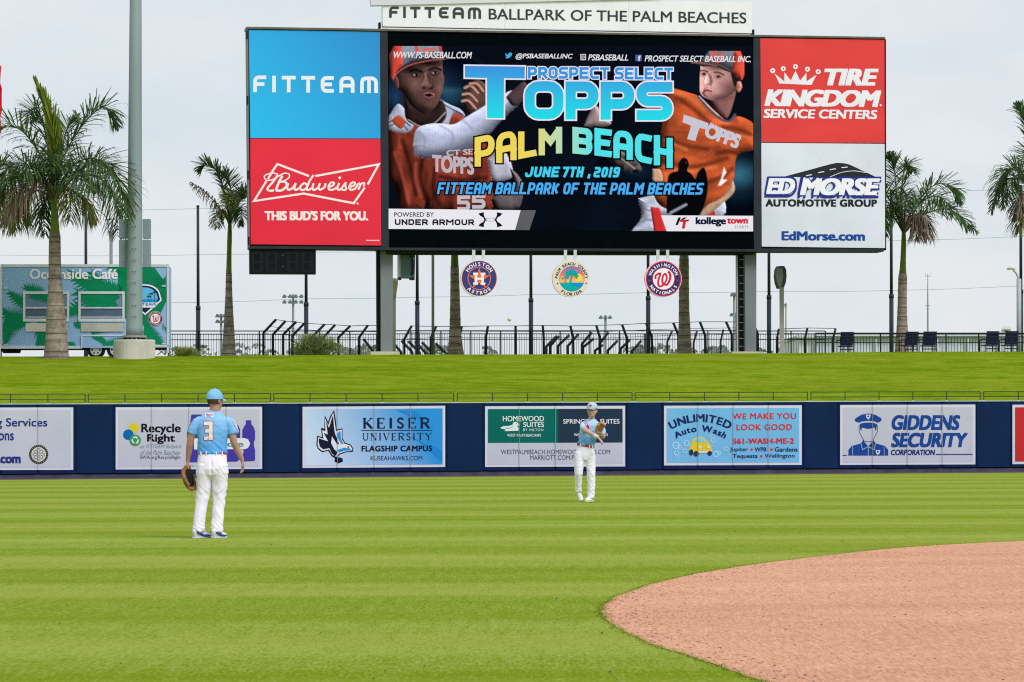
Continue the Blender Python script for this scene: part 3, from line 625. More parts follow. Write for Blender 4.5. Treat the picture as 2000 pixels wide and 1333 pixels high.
a = Art(); a.poly(c3([(460, 660), (480, 610), (500, 540), (560, 508), (620, 508), (680, 560), (725, 615), (735, 660), (730, 695), (470, 700)])); lay(t, 'car_body', a, (210, 188, 46), .024)
a = Art(); a.poly(c3([(525, 565), (545, 528), (600, 520), (640, 540), (665, 572)])); lay(t, 'car_glass', a, (120, 190, 220), .028)
a = Art(); a.poly(c3([(510, 680), (730, 668), (725, 695), (520, 700)])); a.disc(1270 + 590 / U, 770 + 630 / U, 3, n=14); a.disc(1270 + 690 / U, 770 + 625 / U, 3, n=14); lay(t, 'car_bumper', a, (205, 208, 196), .030)
a = Art(); a.disc(1270 + 485 / U, 770 + 690 / U, 4.2, 6, n=18); a.disc(1270 + 545 / U, 770 + 705 / U, 5.2, n=18); a.disc(1270 + 705 / U, 770 + 700 / U, 4.5, n=18); lay(t, 'car_tyres', a, (45, 45, 60), .034)
a = Art()
for x, y, r in ((305, 610, 7), (345, 625, 4), (310, 700, 5), (318, 740, 4), (408, 675, 4.5), (735, 505, 4.5), (745, 548, 4.5), (780, 710, 6), (815, 700, 4), (900, 650, 4.5), (430, 585, 6)):
    a.disc(1270 + x / U, 770 + y / U, r, r0=r * .72, n=18)
lay(t, 'bubbles', a, (175, 212, 232), .024)
# --- security banner
t = banner(1641, 791.5, 1905, 908.5, -1, GREYW, 'pale security banner with a blue capped guard drawing')
G = 5.2632; BL = (22, 66, 140)
def g3(p): return sub(p, 1620, 740, G)
a = Art(); a.text('GIDDENS', 1741.5, 811, 1875.5, 840.5, bold=.048, shear=.2, sp=1.0).text('SECURITY', 1740.5, 845.5, 1890.5, 874, bold=.048, shear=.2, sp=1.0); lay(t, 'lettering', a, BL)
a = Art(); a.text('CORPORATION', 1740, 878.5, 1826.5, 889.5, bold=.04, shear=.15); a.rect(1828, 887, 1900, 888.6); a.rect(1645.5, 889, 1654.5, 890.6); lay(t, 'small_lettering', a, (22, 48, 108))
a = Art()
a.poly(g3([(258, 425), (270, 405), (330, 370), (400, 357), (470, 370), (530, 405), (538, 425), (520, 445), (490, 452), (470, 440), (400, 432), (330, 440), (310, 452), (275, 445)]))
a.poly(g3([(310, 470), (340, 456), (400, 450), (460, 456), (490, 470), (480, 530), (470, 530), (468, 502), (400, 517), (332, 502), (330, 530), (318, 530)]))
a.poly(g3([(195, 790), (197, 730), (230, 692), (325, 665), (345, 632), (398, 695), (455, 632), (475, 665), (570, 692), (603, 730), (605, 790)]))
lay(t, 'guard', a, BL)
a = Art(); a.stroke(g3([(304, 480), (306, 545), (330, 590), (355, 640), (400, 650), (445, 640), (470, 590), (492, 545), (494, 480)]), 1.1); lay(t, 'guard_face', a, (40, 44, 90))
a = Art(); a.stroke(g3([(325, 668), (340, 730), (398, 698), (460, 730), (473, 668)]), .8); a.stroke(g3([(399, 700), (399, 790)]), .8); a.stroke(g3([(238, 700), (238, 788)]), .6); a.stroke(g3([(562, 700), (562, 788)]), .6)
a.poly(g3([(375, 370), (423, 370), (418, 400), (399, 422), (380, 400)])); a.poly(g3([(475, 735), (522, 735), (518, 765), (498, 785), (478, 765)])); lay(t, 'guard_badges', a, (200, 206, 214), .028)
a = Art(); a.disc(1620 + 399 / G, 740 + 388 / G, 2, n=10); a.disc(1620 + 498 / G, 740 + 752 / G, 2, n=10); lay(t, 'badge_centre', a, BL, .034)
# --- far right banner
t = banner(1977.5, 791, 2250, 907, -1, (182, 44, 44), 'red banner with white border cut by the right edge')
# ================================================================== SCOREBOARD
bpn = Plane(at(485, 484, 122.0), at(1728, 490, 126.2))
sb_base = bpn.pt(1107, 690); sb_base.z = PLAT
sb = thing('scoreboard', sb_base, 'huge dark scoreboard with bright video screen on two steel columns', 'scoreboard')
DARK = mat('black_steel', L((22, 27, 31), 1.2), rough=.55, var=.2, scale=2)
CHAR = mat('charcoal_steel', L((42, 46, 52), 1.3), rough=.5, var=.15, scale=1.5)
BROWN = mat('weathered_trim', L((96, 90, 78), 1.3), rough=.6, var=.2, scale=2)
GREY = mat('grey_paint', L((112, 118, 122), 1.2), rough=.55, var=.14, scale=.8, stretch=(1, 1, .35))
def bq(mb, pts, f, depth): return mb.slab(bpn, pts, f, depth)
bq(MB(), [(483, 54), (1728, 74), (1729, 489), (487, 484)], 0, .9).build('frame', DARK, sb)
bq(MB(), [(481, 52.5), (1729, 72.5), (1729, 76), (481.5, 56.5)], .10, 1.05).build('top_trim', BROWN, sb)
bq(MB(), [(481, 57), (484.6, 57), (488, 484), (485, 484)], .06, .5).build('side_trim', mat('side_trim', L((120, 122, 120)), rough=.5), sb)
bq(MB(), [(1728.4, 77), (1730.5, 77), (1731, 489), (1729, 489)], .06, .5).build('side_trim', DARK, sb)
for y in (68, 196, 342, 471):
    bq(MB(), [(480.5 + y * .008, y - 8), (483.5 + y * .008, y - 8), (483.5 + y * .008, y + 8), (480.5 + y * .008, y + 8)], .12, .2).build('hinge', DARK, sb)
bq(MB(), [(487, 481), (760, 483), (760, 488), (487, 486)], .12, 1.0).build('bottom_trim', CHAR, sb)
bq(MB(), [(1474, 486), (1726, 486), (1726, 492), (1474, 492)], .12, 1.0).build('bottom_trim', CHAR, sb)
bq(MB(), [(742, 56.5), (757, 56.5), (760, 487), (745, 486)], .05, .3).build('mullion', CHAR, sb)
bq(MB(), [(1471.5, 69), (1485, 69), (1487, 488), (1472.5, 488)], .05, .3).build('mullion', CHAR, sb)
bq(MB(), [(740, 484), (1478, 487), (1478, 492), (740, 489)], .14, 1.2).build('lower_beam', CHAR, sb)
bq(MB(), [(752, 489.5), (1478, 492), (1470, 498), (757, 497)], -.35, .6).build('truss_beam', DARK, sb)
bq(MB(), [(757, 493.4), (1470, 494.6), (1470, 495.4), (757, 494.2)], -.34, .05).build('truss_angle', mat('worn_angle', L((95, 98, 92)), rough=.6), sb)
# --- advertising panels on the board
def ad(name, pts, m, depth=.05):
    return bq(MB(), pts, .05, depth).build(name, m, sb)
def bl(par, name, a, rgb, off, **k): return a.build(name, bpn, off, ink(rgb, **k) if isinstance(rgb, tuple) else rgb, par)
BLUE = grad_print('printed_blue_blend', L((0, 182, 232), VK), L((0, 134, 200), VK), bpn.pt(500, 268), bpn.pt(735, 75))
p = ad('blue_panel', [(486, 58.5), (742, 62.5), (743, 271), (489, 270)], BLUE)
FITW = {'I': .28, 'f': .85, 'T': .9, 'e': .85, 'A': .98, 'm': 1.15}
bl(p, 'lettering', Art().word('fITTeAm', 494.4, 148, 738, 180.5, 7.3, gap=.36, dy=2.2, widths=FITW), (222, 232, 240), .056)
p = ad('red_panel', [(489, 271.3), (743, 272), (744.5, 480), (489.5, 477.5)], mat('red_vinyl', L((222, 48, 66), VK), rough=.5, var=.07, scale=.35))
B5 = lambda q: sub(q, 470, 260, 4.597)
CREAM = (240, 226, 222)
a = Art(); a.stroke(B5([(245, 415), (285, 345), (330, 280), (615, 388)]), 4.2); a.stroke(B5([(670, 388), (1240, 282), (1140, 465)]), 4.2); a.stroke(B5([(1115, 490), (1015, 632), (565, 545), (120, 612), (232, 432)]), 4.2); a.disc(470 + 1050 / 4.597, 260 + 635 / 4.597, 2, n=12)
bl(p, 'bow_tie', a, CREAM, .056)
# joined script
a = Art(.0004)
def pen(pts, w0, w1=None): 
    q = spl2(B5(pts), 5); a.stroke(q, w0)
pen([(300, 515), (265, 520), (240, 500), (290, 440), (335, 375)], 4.2)
pen([(335, 368), (275, 362), (215, 385), (225, 420), (270, 425), (330, 395), (385, 365), (430, 368), (435, 400), (390, 430), (345, 440)], 2.6)
pen([(345, 440), (400, 440), (412, 475), (370, 515), (315, 518)], 4.4); pen([(315, 515), (345, 440), (375, 385)], 4.6)
pen([(428, 452), (418, 490), (430, 512), (465, 495), (495, 452)], 4); pen([(495, 452), (482, 500), (500, 512), (525, 495)], 4)
pen([(600, 470), (570, 452), (535, 485), (545, 512), (585, 500), (620, 430), (655, 378)], 4); pen([(620, 430), (592, 500), (610, 512), (640, 495)], 4)
pen([(655, 452), (645, 495), (660, 512), (695, 490), (712, 452)], 4); pen([(712, 452), (700, 495), (716, 510), (755, 485), (762, 452)], 4)
pen([(790, 490), (830, 470), (838, 448), (810, 448), (788, 485), (800, 512), (840, 505), (862, 488)], 3.8)
pen([(885, 450), (868, 495), (882, 512), (912, 495)], 4); a.disc(470 + 890 / 4.597, 260 + 404 / 4.597, 2.8, n=14)
pen([(905, 500), (942, 448), (940, 480), (950, 500), (930, 515), (905, 505)], 3.6)
pen([(978, 490), (1018, 470), (1026, 448), (998, 448), (975, 485), (988, 512), (1028, 500), (1055, 455)], 3.8)
pen([(1060, 450), (1075, 465), (1055, 510)], 4); pen([(1072, 468), (1100, 448), (1112, 455), (1104, 475), (1118, 470)], 3)
bl(p, 'script_lettering', a, CREAM, .060)
bl(p, 'tagline', Art().text("THIS BUD'S FOR YOU.", 516.8, 412, 719, 431, dy=.4, bold=.06, sp=1.0), CREAM, .056)
bl(p, 'fine_print', Art().rect(715, 469, 741, 471.2), (235, 190, 195), .056)
p = ad('coral_panel', [(1485, 75), (1727.5, 78), (1728, 280), (1487, 278)], mat('coral_vinyl', L((216, 66, 64), VK), rough=.5, var=.07, scale=.4, bump=.25, bscale=1.2, stretch=(1, 1, 2.5)))
T5 = lambda q: sub(q, 1460, 40, 5.127)
a = Art(); a.poly(T5([(270, 532), (368, 612), (370, 520), (433, 603), (480, 505), (527, 605), (590, 525), (590, 612), (692, 545), (640, 648), (318, 634)]))
for x, y in ((252, 505), (358, 485), (480, 465), (600, 490), (707, 515)): a.disc(1460 + x / 5.127, 40 + y / 5.127, 4.9, r0=1.7, n=24)
bl(p, 'crown', a, (228, 228, 230), .056)
a = Art(); a.text('TIRE', 1610, 134.5, 1716, 167.5, dy=.3, bold=.058, shear=.22, sp=1.0).text('KINGDOM', 1493, 174.5, 1721, 208, dy=2.2, bold=.056, shear=.22, sp=.92).text('SERVICE CENTERS', 1491, 213, 1713.5, 231, dy=2.4, bold=.04, shear=.12); a.disc(1720, 206, 2, n=12)
bl(p, 'lettering', a, (228, 230, 232), .056)
silver = mat('silver_vinyl', L((208, 216, 224), VK), rough=.35, var=.1, scale=.33)
p = ad('silver_panel', [(1487, 279.5), (1728, 281.5), (1729, 485), (1488, 482)], silver)
E5 = lambda q: sub(q, 1460, 260, 5.333)
a = Art(); a.poly(E5(spl2([(385, 455), (620, 392), (880, 322), (965, 314), (1060, 330), (1200, 395), (1350, 465)], 6) + [(860, 470)])); bl(p, 'road', a, (40, 44, 50), .056)
a = Art()
for x, y in ((640, 440), (768, 408), (888, 378), (1010, 356)): a.stroke(E5([(x - 32, y + 6), (x + 32, y - 5 if x < 1000 else y)]), 1.8)
a.stroke(E5(spl2([(860, 458), (980, 412), (1110, 396), (1240, 415)], 5)), 1.2); bl(p, 'road_lines', a, (222, 226, 226), .064)
a = Art(); a.text('ED', 1492.5, 345, 1556.5, 386, bold=.11, shear=.2, sp=1.0).text('MORSE', 1557, 345, 1721.5, 388, bold=.11, shear=.2, sp=.95); bl(p, 'letter_shadow', a, (40, 50, 140), .068)
a = Art(); a.text('ED', 1496.5, 348.5, 1553, 379.5, bold=.056, shear=.2, sp=1.0).text('MORSE', 1562.5, 348.5, 1718.5, 382, bold=.056, shear=.2, sp=.95); bl(p, 'lettering', a, (232, 236, 240), .080)
bl(p, 'group_lettering', Art().text('AUTOMOTIVE GROUP', 1495, 389.5, 1713, 404, dy=.5, bold=.055, sp=1.1), (36, 40, 44), .056)
bl(p, 'web_address', Art().text('EdMorse.com', 1526.5, 452, 1689.5, 470, dy=.8, bold=.045), (28, 72, 150), .056)
# --- video screen
scr = bq(MB(), [(757, 62), (1471.5, 70), (1472.5, 487), (759.5, 484)], .03, .05).build('screen', mat('screen_black', L((6, 11, 14)), rough=.9, var=.2, spec=0), sb)
SX0, SX1 = bpn.pt(759, 300).x, bpn.pt(1471, 300).x
def sg(name, a, rgb, off, **k):
    m = rgb if not isinstance(rgb, tuple) else glow(rgb, **k)
    return a.build(name, bpn, off, m, scr)
def blob(*polys): 
    a = Art()
    for q in polys: a.poly(q)
    return a
# moving picture of the two ballplayers: a fine mesh of coloured dots, painted by shape
import numpy as np
class Pic:
    def __init__(s, x0, y0, x1, y1, step):
        s.nx = int((x1 - x0) / step) + 1; s.ny = int((y1 - y0) / step) + 1
        gx, gy = np.meshgrid(np.linspace(x0, x1, s.nx), np.linspace(y0, y1, s.ny)); s.X = gx.ravel(); s.Y = gy.ravel()
        s.C = np.zeros((s.X.size, 3)); s.rs = np.random.RandomState(5); s.step = step
    def noise_(s, fx, fy, seed, octv=3):
        """smooth value noise over the picture"""
        o = np.zeros(s.X.size); amp = 1; tot = 0
        for k in range(octv):
            r = np.random.RandomState(seed + k); T = r.rand(64, 64); u = s.X * fx * 2 ** k + seed * 3.3; v = s.Y * fy * 2 ** k + seed * 1.7
            i = np.floor(u).astype(int); j = np.floor(v).astype(int); a = u - i; b = v - j; a = a * a * (3 - 2 * a); b = b * b * (3 - 2 * b)
            g = lambda p, q: T[q % 64, p % 64]
            o += amp * ((g(i, j) * (1 - a) + g(i + 1, j) * a) * (1 - b) + (g(i, j + 1) * (1 - a) + g(i + 1, j + 1) * a) * b); tot += amp; amp *= .55
        return o / tot * 2 - 1
    def dist(s, pts, closed=True):
        n = len(pts); best = np.full(s.X.size, 1e9); bx = np.zeros(s.X.size); by = np.zeros(s.X.size); ins = np.zeros(s.X.size, bool)
        for i in range(n if closed else n - 1):
            x0, y0 = pts[i]; x1, y1 = pts[(i + 1) % n]; dx, dy = x1 - x0, y1 - y0; L2 = dx * dx + dy * dy + 1e-9
            t = np.clip(((s.X - x0) * dx + (s.Y - y0) * dy) / L2, 0, 1); qx = s.X - (x0 + t * dx); qy = s.Y - (y0 + t * dy); d2 = qx * qx + qy * qy
            m = d2 < best; best[m] = d2[m]; bx[m] = qx[m]; by[m] = qy[m]
            if closed:
                c = (y0 > s.Y) != (y1 > s.Y); xi = (x1 - x0) * (s.Y - y0) / (y1 - y0 + 1e-12) + x0; ins ^= c & (s.X < xi)
        return np.sqrt(best), bx, by, ins
    def put(s, alpha, col): s.C += (col - s.C) * alpha[:, None]
    def poly(s, pts, col, soft=1.0, round_=0, k=.35, light=(.6, -.6), folds=0, ff=(.05, .02), seed=1, op=1.0, smooth=True):
        if smooth: pts = spl2(list(pts) + [pts[0]], 5)[:-1]
        d, bx, by, ins = s.dist(pts); sd = np.where(ins, d, -d); al = np.clip(sd / (2 * soft) + .5, 0, 1); al = al * al * (3 - 2 * al) * op
        c = np.tile(np.array(col, float), (s.X.size, 1)); sh = np.ones(s.X.size)
        if round_:
            q = np.clip(d / round_, 0, 1); nn = np.maximum(d, 1e-6); nx = -bx / nn * (1 - q) ** 1.4; ny = -by / nn * (1 - q) ** 1.4
            sh += k * (nx * light[0] + ny * light[1]) - k * .35 * (1 - q) ** 2
        if folds: sh += folds * s.noise_(ff[0], ff[1], seed)
        s.put(al, np.clip(c * sh[:, None], 0, 255)); return s
    def line(s, pts, w, col, soft=.8, op=1.0, smooth=True):
        if smooth and len(pts) > 2: pts = spl2(pts, 5)
        d, *_ = s.dist(pts, False); al = np.clip((w / 2 - d) / (2 * soft) + .5, 0, 1) * op; s.put(al, np.array(col, float)); return s
    def spot(s, cx, cy, rx, ry, col, op=1.0, pw=1.0):
        d = np.sqrt(((s.X - cx) / rx) ** 2 + ((s.Y - cy) / ry) ** 2); al = np.clip(1 - d, 0, 1) ** pw * op; s.put(al, np.array(col, float)); return s
    def build(s, name, off):
        V = [bpn.pt(x, y, off) for x, y in zip(s.X, s.Y)]; nx, ny = s.nx, s.ny
        i = np.arange((nx - 1) * (ny - 1)); r = i // (nx - 1); c = i % (nx - 1); a = r * nx + c
        fs = np.stack([a, a + 1, a + nx + 1, a + nx], 1).tolist()
        C = s.C * (1 + .03 * s.rs.randn(s.X.size))[:, None]; C = C * (1 + .03 * np.sin(s.X * 2.2))[:, None]
        C = np.clip(C, 0, 255) / 255; lum = C @ np.array([.3, .59, .11]); l2 = np.where(lum > .08, np.clip(.33 + (lum - .36) * 1.28, .02, 1), lum * .9); C = np.clip(l2[:, None] + (C - lum[:, None]) * (.9 * np.clip(l2 / np.maximum(lum, .02), .6, 1.15))[:, None], 0, 1); Ln = np.where(C <= .04045, C / 12.92, ((C + .055) / 1.055) ** 2.4) / GAIN
        m = bpy.data.materials.new('screen_picture'); m.use_nodes = True; nt = m.node_tree; nt.nodes.clear(); o = nt.nodes.new('ShaderNodeOutputMaterial'); e = nt.nodes.new('ShaderNodeEmission'); at_ = nt.nodes.new('ShaderNodeAttribute'); at_.attribute_name = 'dots'
        nt.links.new(at_.outputs['Color'], e.inputs['Color']); nt.links.new(e.outputs[0], o.inputs['Surface'])
        ob = mk(name, V, fs, m, scr); ca = ob.data.color_attributes.new('dots', 'FLOAT_COLOR', 'POINT'); ca.data.foreach_set('color', np.concatenate([Ln, np.ones((len(Ln), 1))], 1).astype(np.float32).ravel()); return ob
pic = Pic(759, 90.5, 1471, 451.5, 1.5)
pic.C[:] = (7, 14, 24)
pic.put(np.clip((pic.noise_(.012, .02, 9) + .1) * .35, 0, 1), np.array((10, 30, 60.)))
pic.spot(850, 165, 120, 80, (34, 76, 132), .9).spot(775, 190, 60, 60, (40, 96, 160), .7).spot(880, 190, 60, 30, (40, 110, 130), .6).spot(872, 178, 46, 10, (70, 140, 140), .4)
pic.spot(1440, 345, 90, 90, (30, 82, 120), .95).spot(1440, 340, 60, 34, (60, 140, 160), .7).spot(1250, 335, 110, 55, (20, 66, 106), .8).spot(1340, 180, 120, 80, (10, 24, 44), .8)
pic.spot(1140, 300, 120, 60, (8, 22, 40), .6)
# --- left player
pic.poly([(759, 256), (775, 236), (800, 236), (822, 248), (862, 240), (872, 212), (905, 226), (918, 244), (940, 262), (985, 292), (1000, 330), (962, 346), (958, 412), (853, 412), (834, 392), (824, 412), (786, 412), (774, 368), (760, 338)], (150, 56, 38), 1.2, 26, .55, folds=.34, ff=(.06, .022), seed=4)
for q in ([(762, 290), (778, 330), (792, 400)], [(786, 275), (800, 320), (812, 380)], [(825, 312), (822, 350), (834, 390)], [(860, 345), (900, 352), (950, 348)], [(850, 330), (846, 365), (858, 400)], [(905, 250), (930, 265), (960, 282)]): pic.line(q, 6, (74, 24, 20), 4, .75)
for q in ([(770, 300), (786, 345), (798, 396)], [(812, 320), (812, 350), (822, 384)], [(866, 362), (900, 370), (940, 362)], [(885, 222), (905, 236), (915, 250)]): pic.line(q, 5, (206, 92, 62), 3.5, .6)
pic.poly([(952, 312), (976, 288), (994, 310), (1003, 340), (990, 352), (963, 352)], (176, 178, 196), 1, 14, .5, folds=.15, seed=6)
pic.poly([(996, 328), (1012, 342), (1022, 364), (1018, 400), (1004, 411), (970, 411), (962, 386), (1002, 372)], (104, 92, 98), 1, 16, .7, folds=.2, seed=7)
pic.poly([(759, 228), (778, 203), (796, 222), (808, 246), (792, 260), (759, 252)], (160, 166, 188), 1, 12, .4, folds=.12, seed=3); pic.poly([(860, 194), (878, 204), (900, 214), (908, 228), (886, 222), (874, 246), (860, 240)], (160, 166, 188), 1, 10, .4)
for q in ([(759, 240), (780, 231), (802, 247)], [(759, 248), (780, 240), (796, 254)], [(866, 204), (884, 214), (904, 224)]): pic.line(q, 1.8, (52, 56, 104), .7)
pic.poly([(764, 236), (778, 226), (792, 238), (782, 252)], (196, 74, 44), 1.5, 6, .3)
pic.poly([(790, 190), (812, 210), (842, 216), (862, 196), (872, 222), (862, 240), (828, 248), (794, 234)], (72, 46, 46), 1.5, 14, .5); pic.line([(797, 234), (822, 247), (848, 241), (870, 220)], 2.2, (190, 186, 190), .8, .8)
pic.poly([(770, 158), (773, 138), (800, 124), (830, 117), (862, 117), (865, 140), (868, 154), (866, 170), (861, 188), (854, 205), (843, 217), (828, 222), (812, 214), (798, 200), (786, 181), (776, 173)], (104, 70, 64), 1.2, 24, .6, light=(.75, -.3), folds=.06, seed=8)
pic.spot(812, 164, 20, 22, (146, 104, 94), .7).spot(846, 132, 20, 10, (140, 100, 92), .5).spot(858, 172, 9, 16, (150, 108, 98), .6).spot(800, 135, 30, 12, (46, 30, 32), .9).spot(838, 124, 40, 10, (40, 26, 30), .9)
pic.spot(790, 190, 16, 22, (60, 38, 40), .7).spot(828, 214, 22, 12, (60, 38, 40), .8).spot(838, 206, 14, 7, (120, 82, 76), .6)
pic.poly([(829, 142), (836, 142), (842, 158), (848, 168), (840, 175), (828, 173), (822, 168), (828, 156)], (128, 86, 78), 1.6, 8, .6, light=(-.6, -.4)); pic.spot(828, 172, 5, 3, (40, 22, 24), .9).spot(843, 173, 4.5, 3, (40, 22, 24), .9).spot(833, 164, 4, 6, (170, 126, 114), .6)
for ex, ey in ((812, 147), (849, 143)):
    pic.spot(ex, ey, 12, 8, (48, 30, 32), .9); pic.poly([(ex - 6, ey), (ex, ey - 2.6), (ex + 6, ey), (ex, ey + 2.2)], (164, 152, 152), .9); pic.spot(ex + 1.5, ey - .2, 3.2, 3.2, (14, 10, 12), 1, .3)
pic.line([(801, 141), (811, 137), (824, 141)], 3.2, (34, 22, 24), 1.2).line([(838, 137), (850, 133), (861, 137)], 3.2, (34, 22, 24), 1.2)
pic.poly([(825, 186), (832, 180), (840, 181), (849, 184), (847, 190), (838, 195), (829, 192)], (150, 92, 86), 1.2, 5, .5); pic.poly([(829, 186), (837, 183), (845, 186), (837, 189.5)], (22, 10, 14), .9)
pic.poly([(769, 150), (776, 150), (780, 164), (778, 174), (771, 168)], (112, 74, 66), 1.2, 6, .5)
pic.poly([(763, 152), (762, 106), (770, 88), (862, 88), (866, 112), (838, 114), (800, 122), (778, 136), (769, 156)], (122, 128, 144), 1.1, 22, .5, folds=.1, ff=(.08, .08), seed=2, smooth=False)
pic.poly([(763, 154), (762, 106), (770, 88), (784, 88), (787, 127), (775, 140), (768, 158)], (222, 70, 54), 1, 10, .5, smooth=False); pic.poly([(856, 88), (862, 88), (866, 112), (859, 112)], (214, 66, 54), 1, smooth=False)
pic.line([(812, 90), (816, 102)], 6, (226, 80, 66), .8).line([(826, 97), (848, 96)], 4, (230, 90, 78), .8).line([(828, 103), (846, 103)], 3, (230, 110, 100), .8)
pic.poly([(772, 144), (786, 130), (802, 122), (838, 113), (872, 108), (886, 112), (870, 118), (830, 121), (800, 129), (782, 142)], (62, 56, 66), 1, 6, .4); pic.line([(770, 150), (782, 138), (802, 127), (834, 119.5), (868, 116)], 2, (204, 92, 80), .8)
pic.poly([(902, 196), (908, 174), (926, 158), (946, 162), (960, 188), (952, 210), (930, 225), (911, 219)], (108, 72, 64), 1.2, 18, .6, folds=.2, ff=(.15, .12), seed=5)
for q in ([(908, 172), (920, 168), (934, 182)], [(904, 185), (918, 184), (932, 198)], [(903, 198), (915, 197), (929, 212)], [(918, 164), (932, 164), (944, 178)]): pic.line(q, 7, (74, 46, 44), 1); pic.line(q, 5, (186, 138, 120), 1)
pic.poly([(806, 285), (812, 255), (830, 244), (860, 241), (886, 243), (915, 226), (950, 205), (1002, 176), (1016, 200), (990, 226), (955, 262), (925, 286), (880, 302), (840, 309), (815, 305)], (162, 168, 194), 1.2, 30, .55, light=(.1, -.9), folds=.09, ff=(.03, .06), seed=11)
for q in ([(818, 258), (830, 272), (826, 296)], [(860, 246), (884, 262), (880, 292)], [(905, 236), (922, 252)]): pic.line(q, 3, (126, 132, 166), 2.5, .6)
pic.line([(812, 300), (860, 304), (920, 284), (960, 254)], 9, (112, 118, 150), 5, .6)
pic.poly([(988, 190), (1002, 176), (1024, 160), (1032, 182), (1014, 204), (1000, 206)], (96, 72, 76), 1, 10, .6)
# --- right player
pic.poly([(1140, 248), (1148, 228), (1162, 206), (1176, 220), (1194, 240), (1180, 248)], (158, 140, 138), 1.2, 14, .6, folds=.15, seed=13)
pic.poly([(1180, 302), (1190, 270), (1210, 278), (1248, 318), (1252, 336), (1226, 337), (1200, 322)], (86, 78, 78), 1.2, 12, .6, folds=.5, ff=(.12, .12), seed=14); pic.line([(1196, 300), (1216, 312), (1240, 330)], 3, (176, 156, 140), 1.2, .8).line([(1204, 290), (1220, 302)], 3, (176, 156, 140), 1.2, .7)
pic.poly([(1246, 388), (1300, 378), (1372, 396), (1406, 376), (1410, 424), (1292, 426), (1290, 456), (1234, 456), (1252, 426)], (178, 184, 204), 1.1, 20, .55, folds=.22, ff=(.05, .08), seed=15)
for q in ([(1252, 405), (1270, 412), (1284, 408)], [(1244, 440), (1262, 430), (1280, 432)], [(1310, 395), (1320, 415)]): pic.line(q, 3, (98, 102, 128), 2, .7)
pic.poly([(1270, 404), (1288, 407), (1304, 456), (1278, 456)], (224, 46, 46), 1, 6, .4, smooth=False); pic.poly([(1378, 410), (1393, 402), (1398, 424), (1380, 424)], (214, 44, 48), 1, smooth=False)
pic.poly([(1308, 170), (1345, 181), (1368, 190), (1396, 216), (1422, 237), (1442, 227), (1475, 246), (1475, 290), (1440, 304), (1432, 356), (1410, 392), (1372, 412), (1300, 408), (1276, 376), (1284, 330), (1288, 280), (1294, 235), (1300, 200)], (196, 80, 36), 1.2, 26, .5, folds=.26, ff=(.03, .05), seed=16)
for q in ([(1292, 262), (1330, 282), (1382, 292)], [(1290, 312), (1350, 326), (1420, 310)], [(1304, 205), (1300, 240), (1290, 270)], [(1412, 248), (1440, 252), (1464, 262)], [(1382, 356), (1412, 345), (1430, 330)], [(1320, 190), (1350, 210), (1385, 240)], [(1400, 300), (1420, 296), (1440, 300)], [(1330, 340), (1345, 370), (1340, 400)]): pic.line(q, 6, (118, 42, 22), 4, .75)
for q in ([(1310, 176), (1344, 190), (1374, 214)], [(1300, 275), (1340, 292)], [(1296, 326), (1340, 336), (1400, 326)], [(1432, 262), (1466, 270)], [(1300, 340), (1306, 370)]): pic.line(q, 5, (238, 128, 72), 3.5, .6)
pic.poly([(1362, 424), (1380, 402), (1412, 384), (1430, 354), (1434, 376), (1406, 402), (1378, 424)], (196, 154, 124), 1.1, 10, .5, folds=.2, seed=17); pic.poly([(1274, 330), (1290, 332), (1294, 354), (1276, 354)], (196, 150, 116), 1.2, 6, .4)
pic.poly([(1384, 190), (1434, 174), (1432, 204), (1420, 232), (1404, 224), (1392, 206)], (150, 96, 90), 1.5, 14, .6); pic.line([(1364, 190), (1384, 213), (1404, 231), (1424, 237), (1436, 224)], 5, (92, 92, 110), 1).line([(1366, 188), (1386, 210), (1404, 226)], 1.6, (196, 196, 206), .7)
pic.poly([(1368, 128), (1400, 122), (1430, 138), (1442, 157), (1437, 176), (1420, 190), (1398, 197), (1380, 193), (1369, 185), (1366, 168)], (192, 140, 132), 1.2, 20, .55, light=(-.8, -.3), folds=.05, seed=18)
pic.spot(1424, 172, 26, 26, (124, 78, 76), .85).spot(1400, 132, 36, 9, (112, 72, 72), .9).spot(1406, 192, 26, 10, (116, 72, 70), .8).spot(1390, 166, 12, 10, (226, 176, 166), .6).spot(1380, 134, 10, 6, (214, 162, 154), .4)
pic.poly([(1379, 142), (1386, 144), (1390, 158), (1387, 166), (1378, 166), (1376, 160)], (218, 166, 158), 1.6, 7, .6, light=(-.8, -.2)); pic.line([(1389, 150), (1391, 160), (1388, 167)], 2.4, (130, 82, 80), 1.2, .8)
for ex, ey in ((1375, 145), (1403, 150)): pic.spot(ex, ey, 10, 7, (110, 70, 70), .8).spot(ex, ey, 4, 2.4, (30, 20, 24), 1, .4)
pic.line([(1368, 139), (1375, 138), (1382, 141)], 2.4, (84, 56, 54), 1).line([(1395, 142), (1404, 142), (1414, 147)], 2.6, (84, 56, 54), 1)
pic.poly([(1371, 183), (1378, 171), (1392, 175), (1391, 185), (1379, 190)], (196, 124, 118), 1.2, 6, .5); pic.line([(1372, 182), (1380, 177), (1390, 179)], 2, (92, 46, 50), .8); pic.spot(1384, 186, 6, 3, (220, 150, 142), .7)
pic.poly([(1426, 138), (1448, 157), (1445, 166), (1435, 170), (1430, 154)], (56, 42, 42), 1.5); pic.poly([(1439, 160), (1447, 160), (1449, 172), (1443, 181), (1438, 175)], (220, 138, 118), 1.1, 6, .5); pic.spot(1443, 170, 3, 6, (150, 80, 70), .8)
pic.poly([(1368, 128), (1371, 116), (1384, 100), (1446, 100), (1454, 118), (1454, 146), (1449, 158), (1428, 140), (1400, 127)], (108, 114, 128), 1.1, 20, .5, folds=.1, ff=(.08, .08), seed=19, smooth=False)
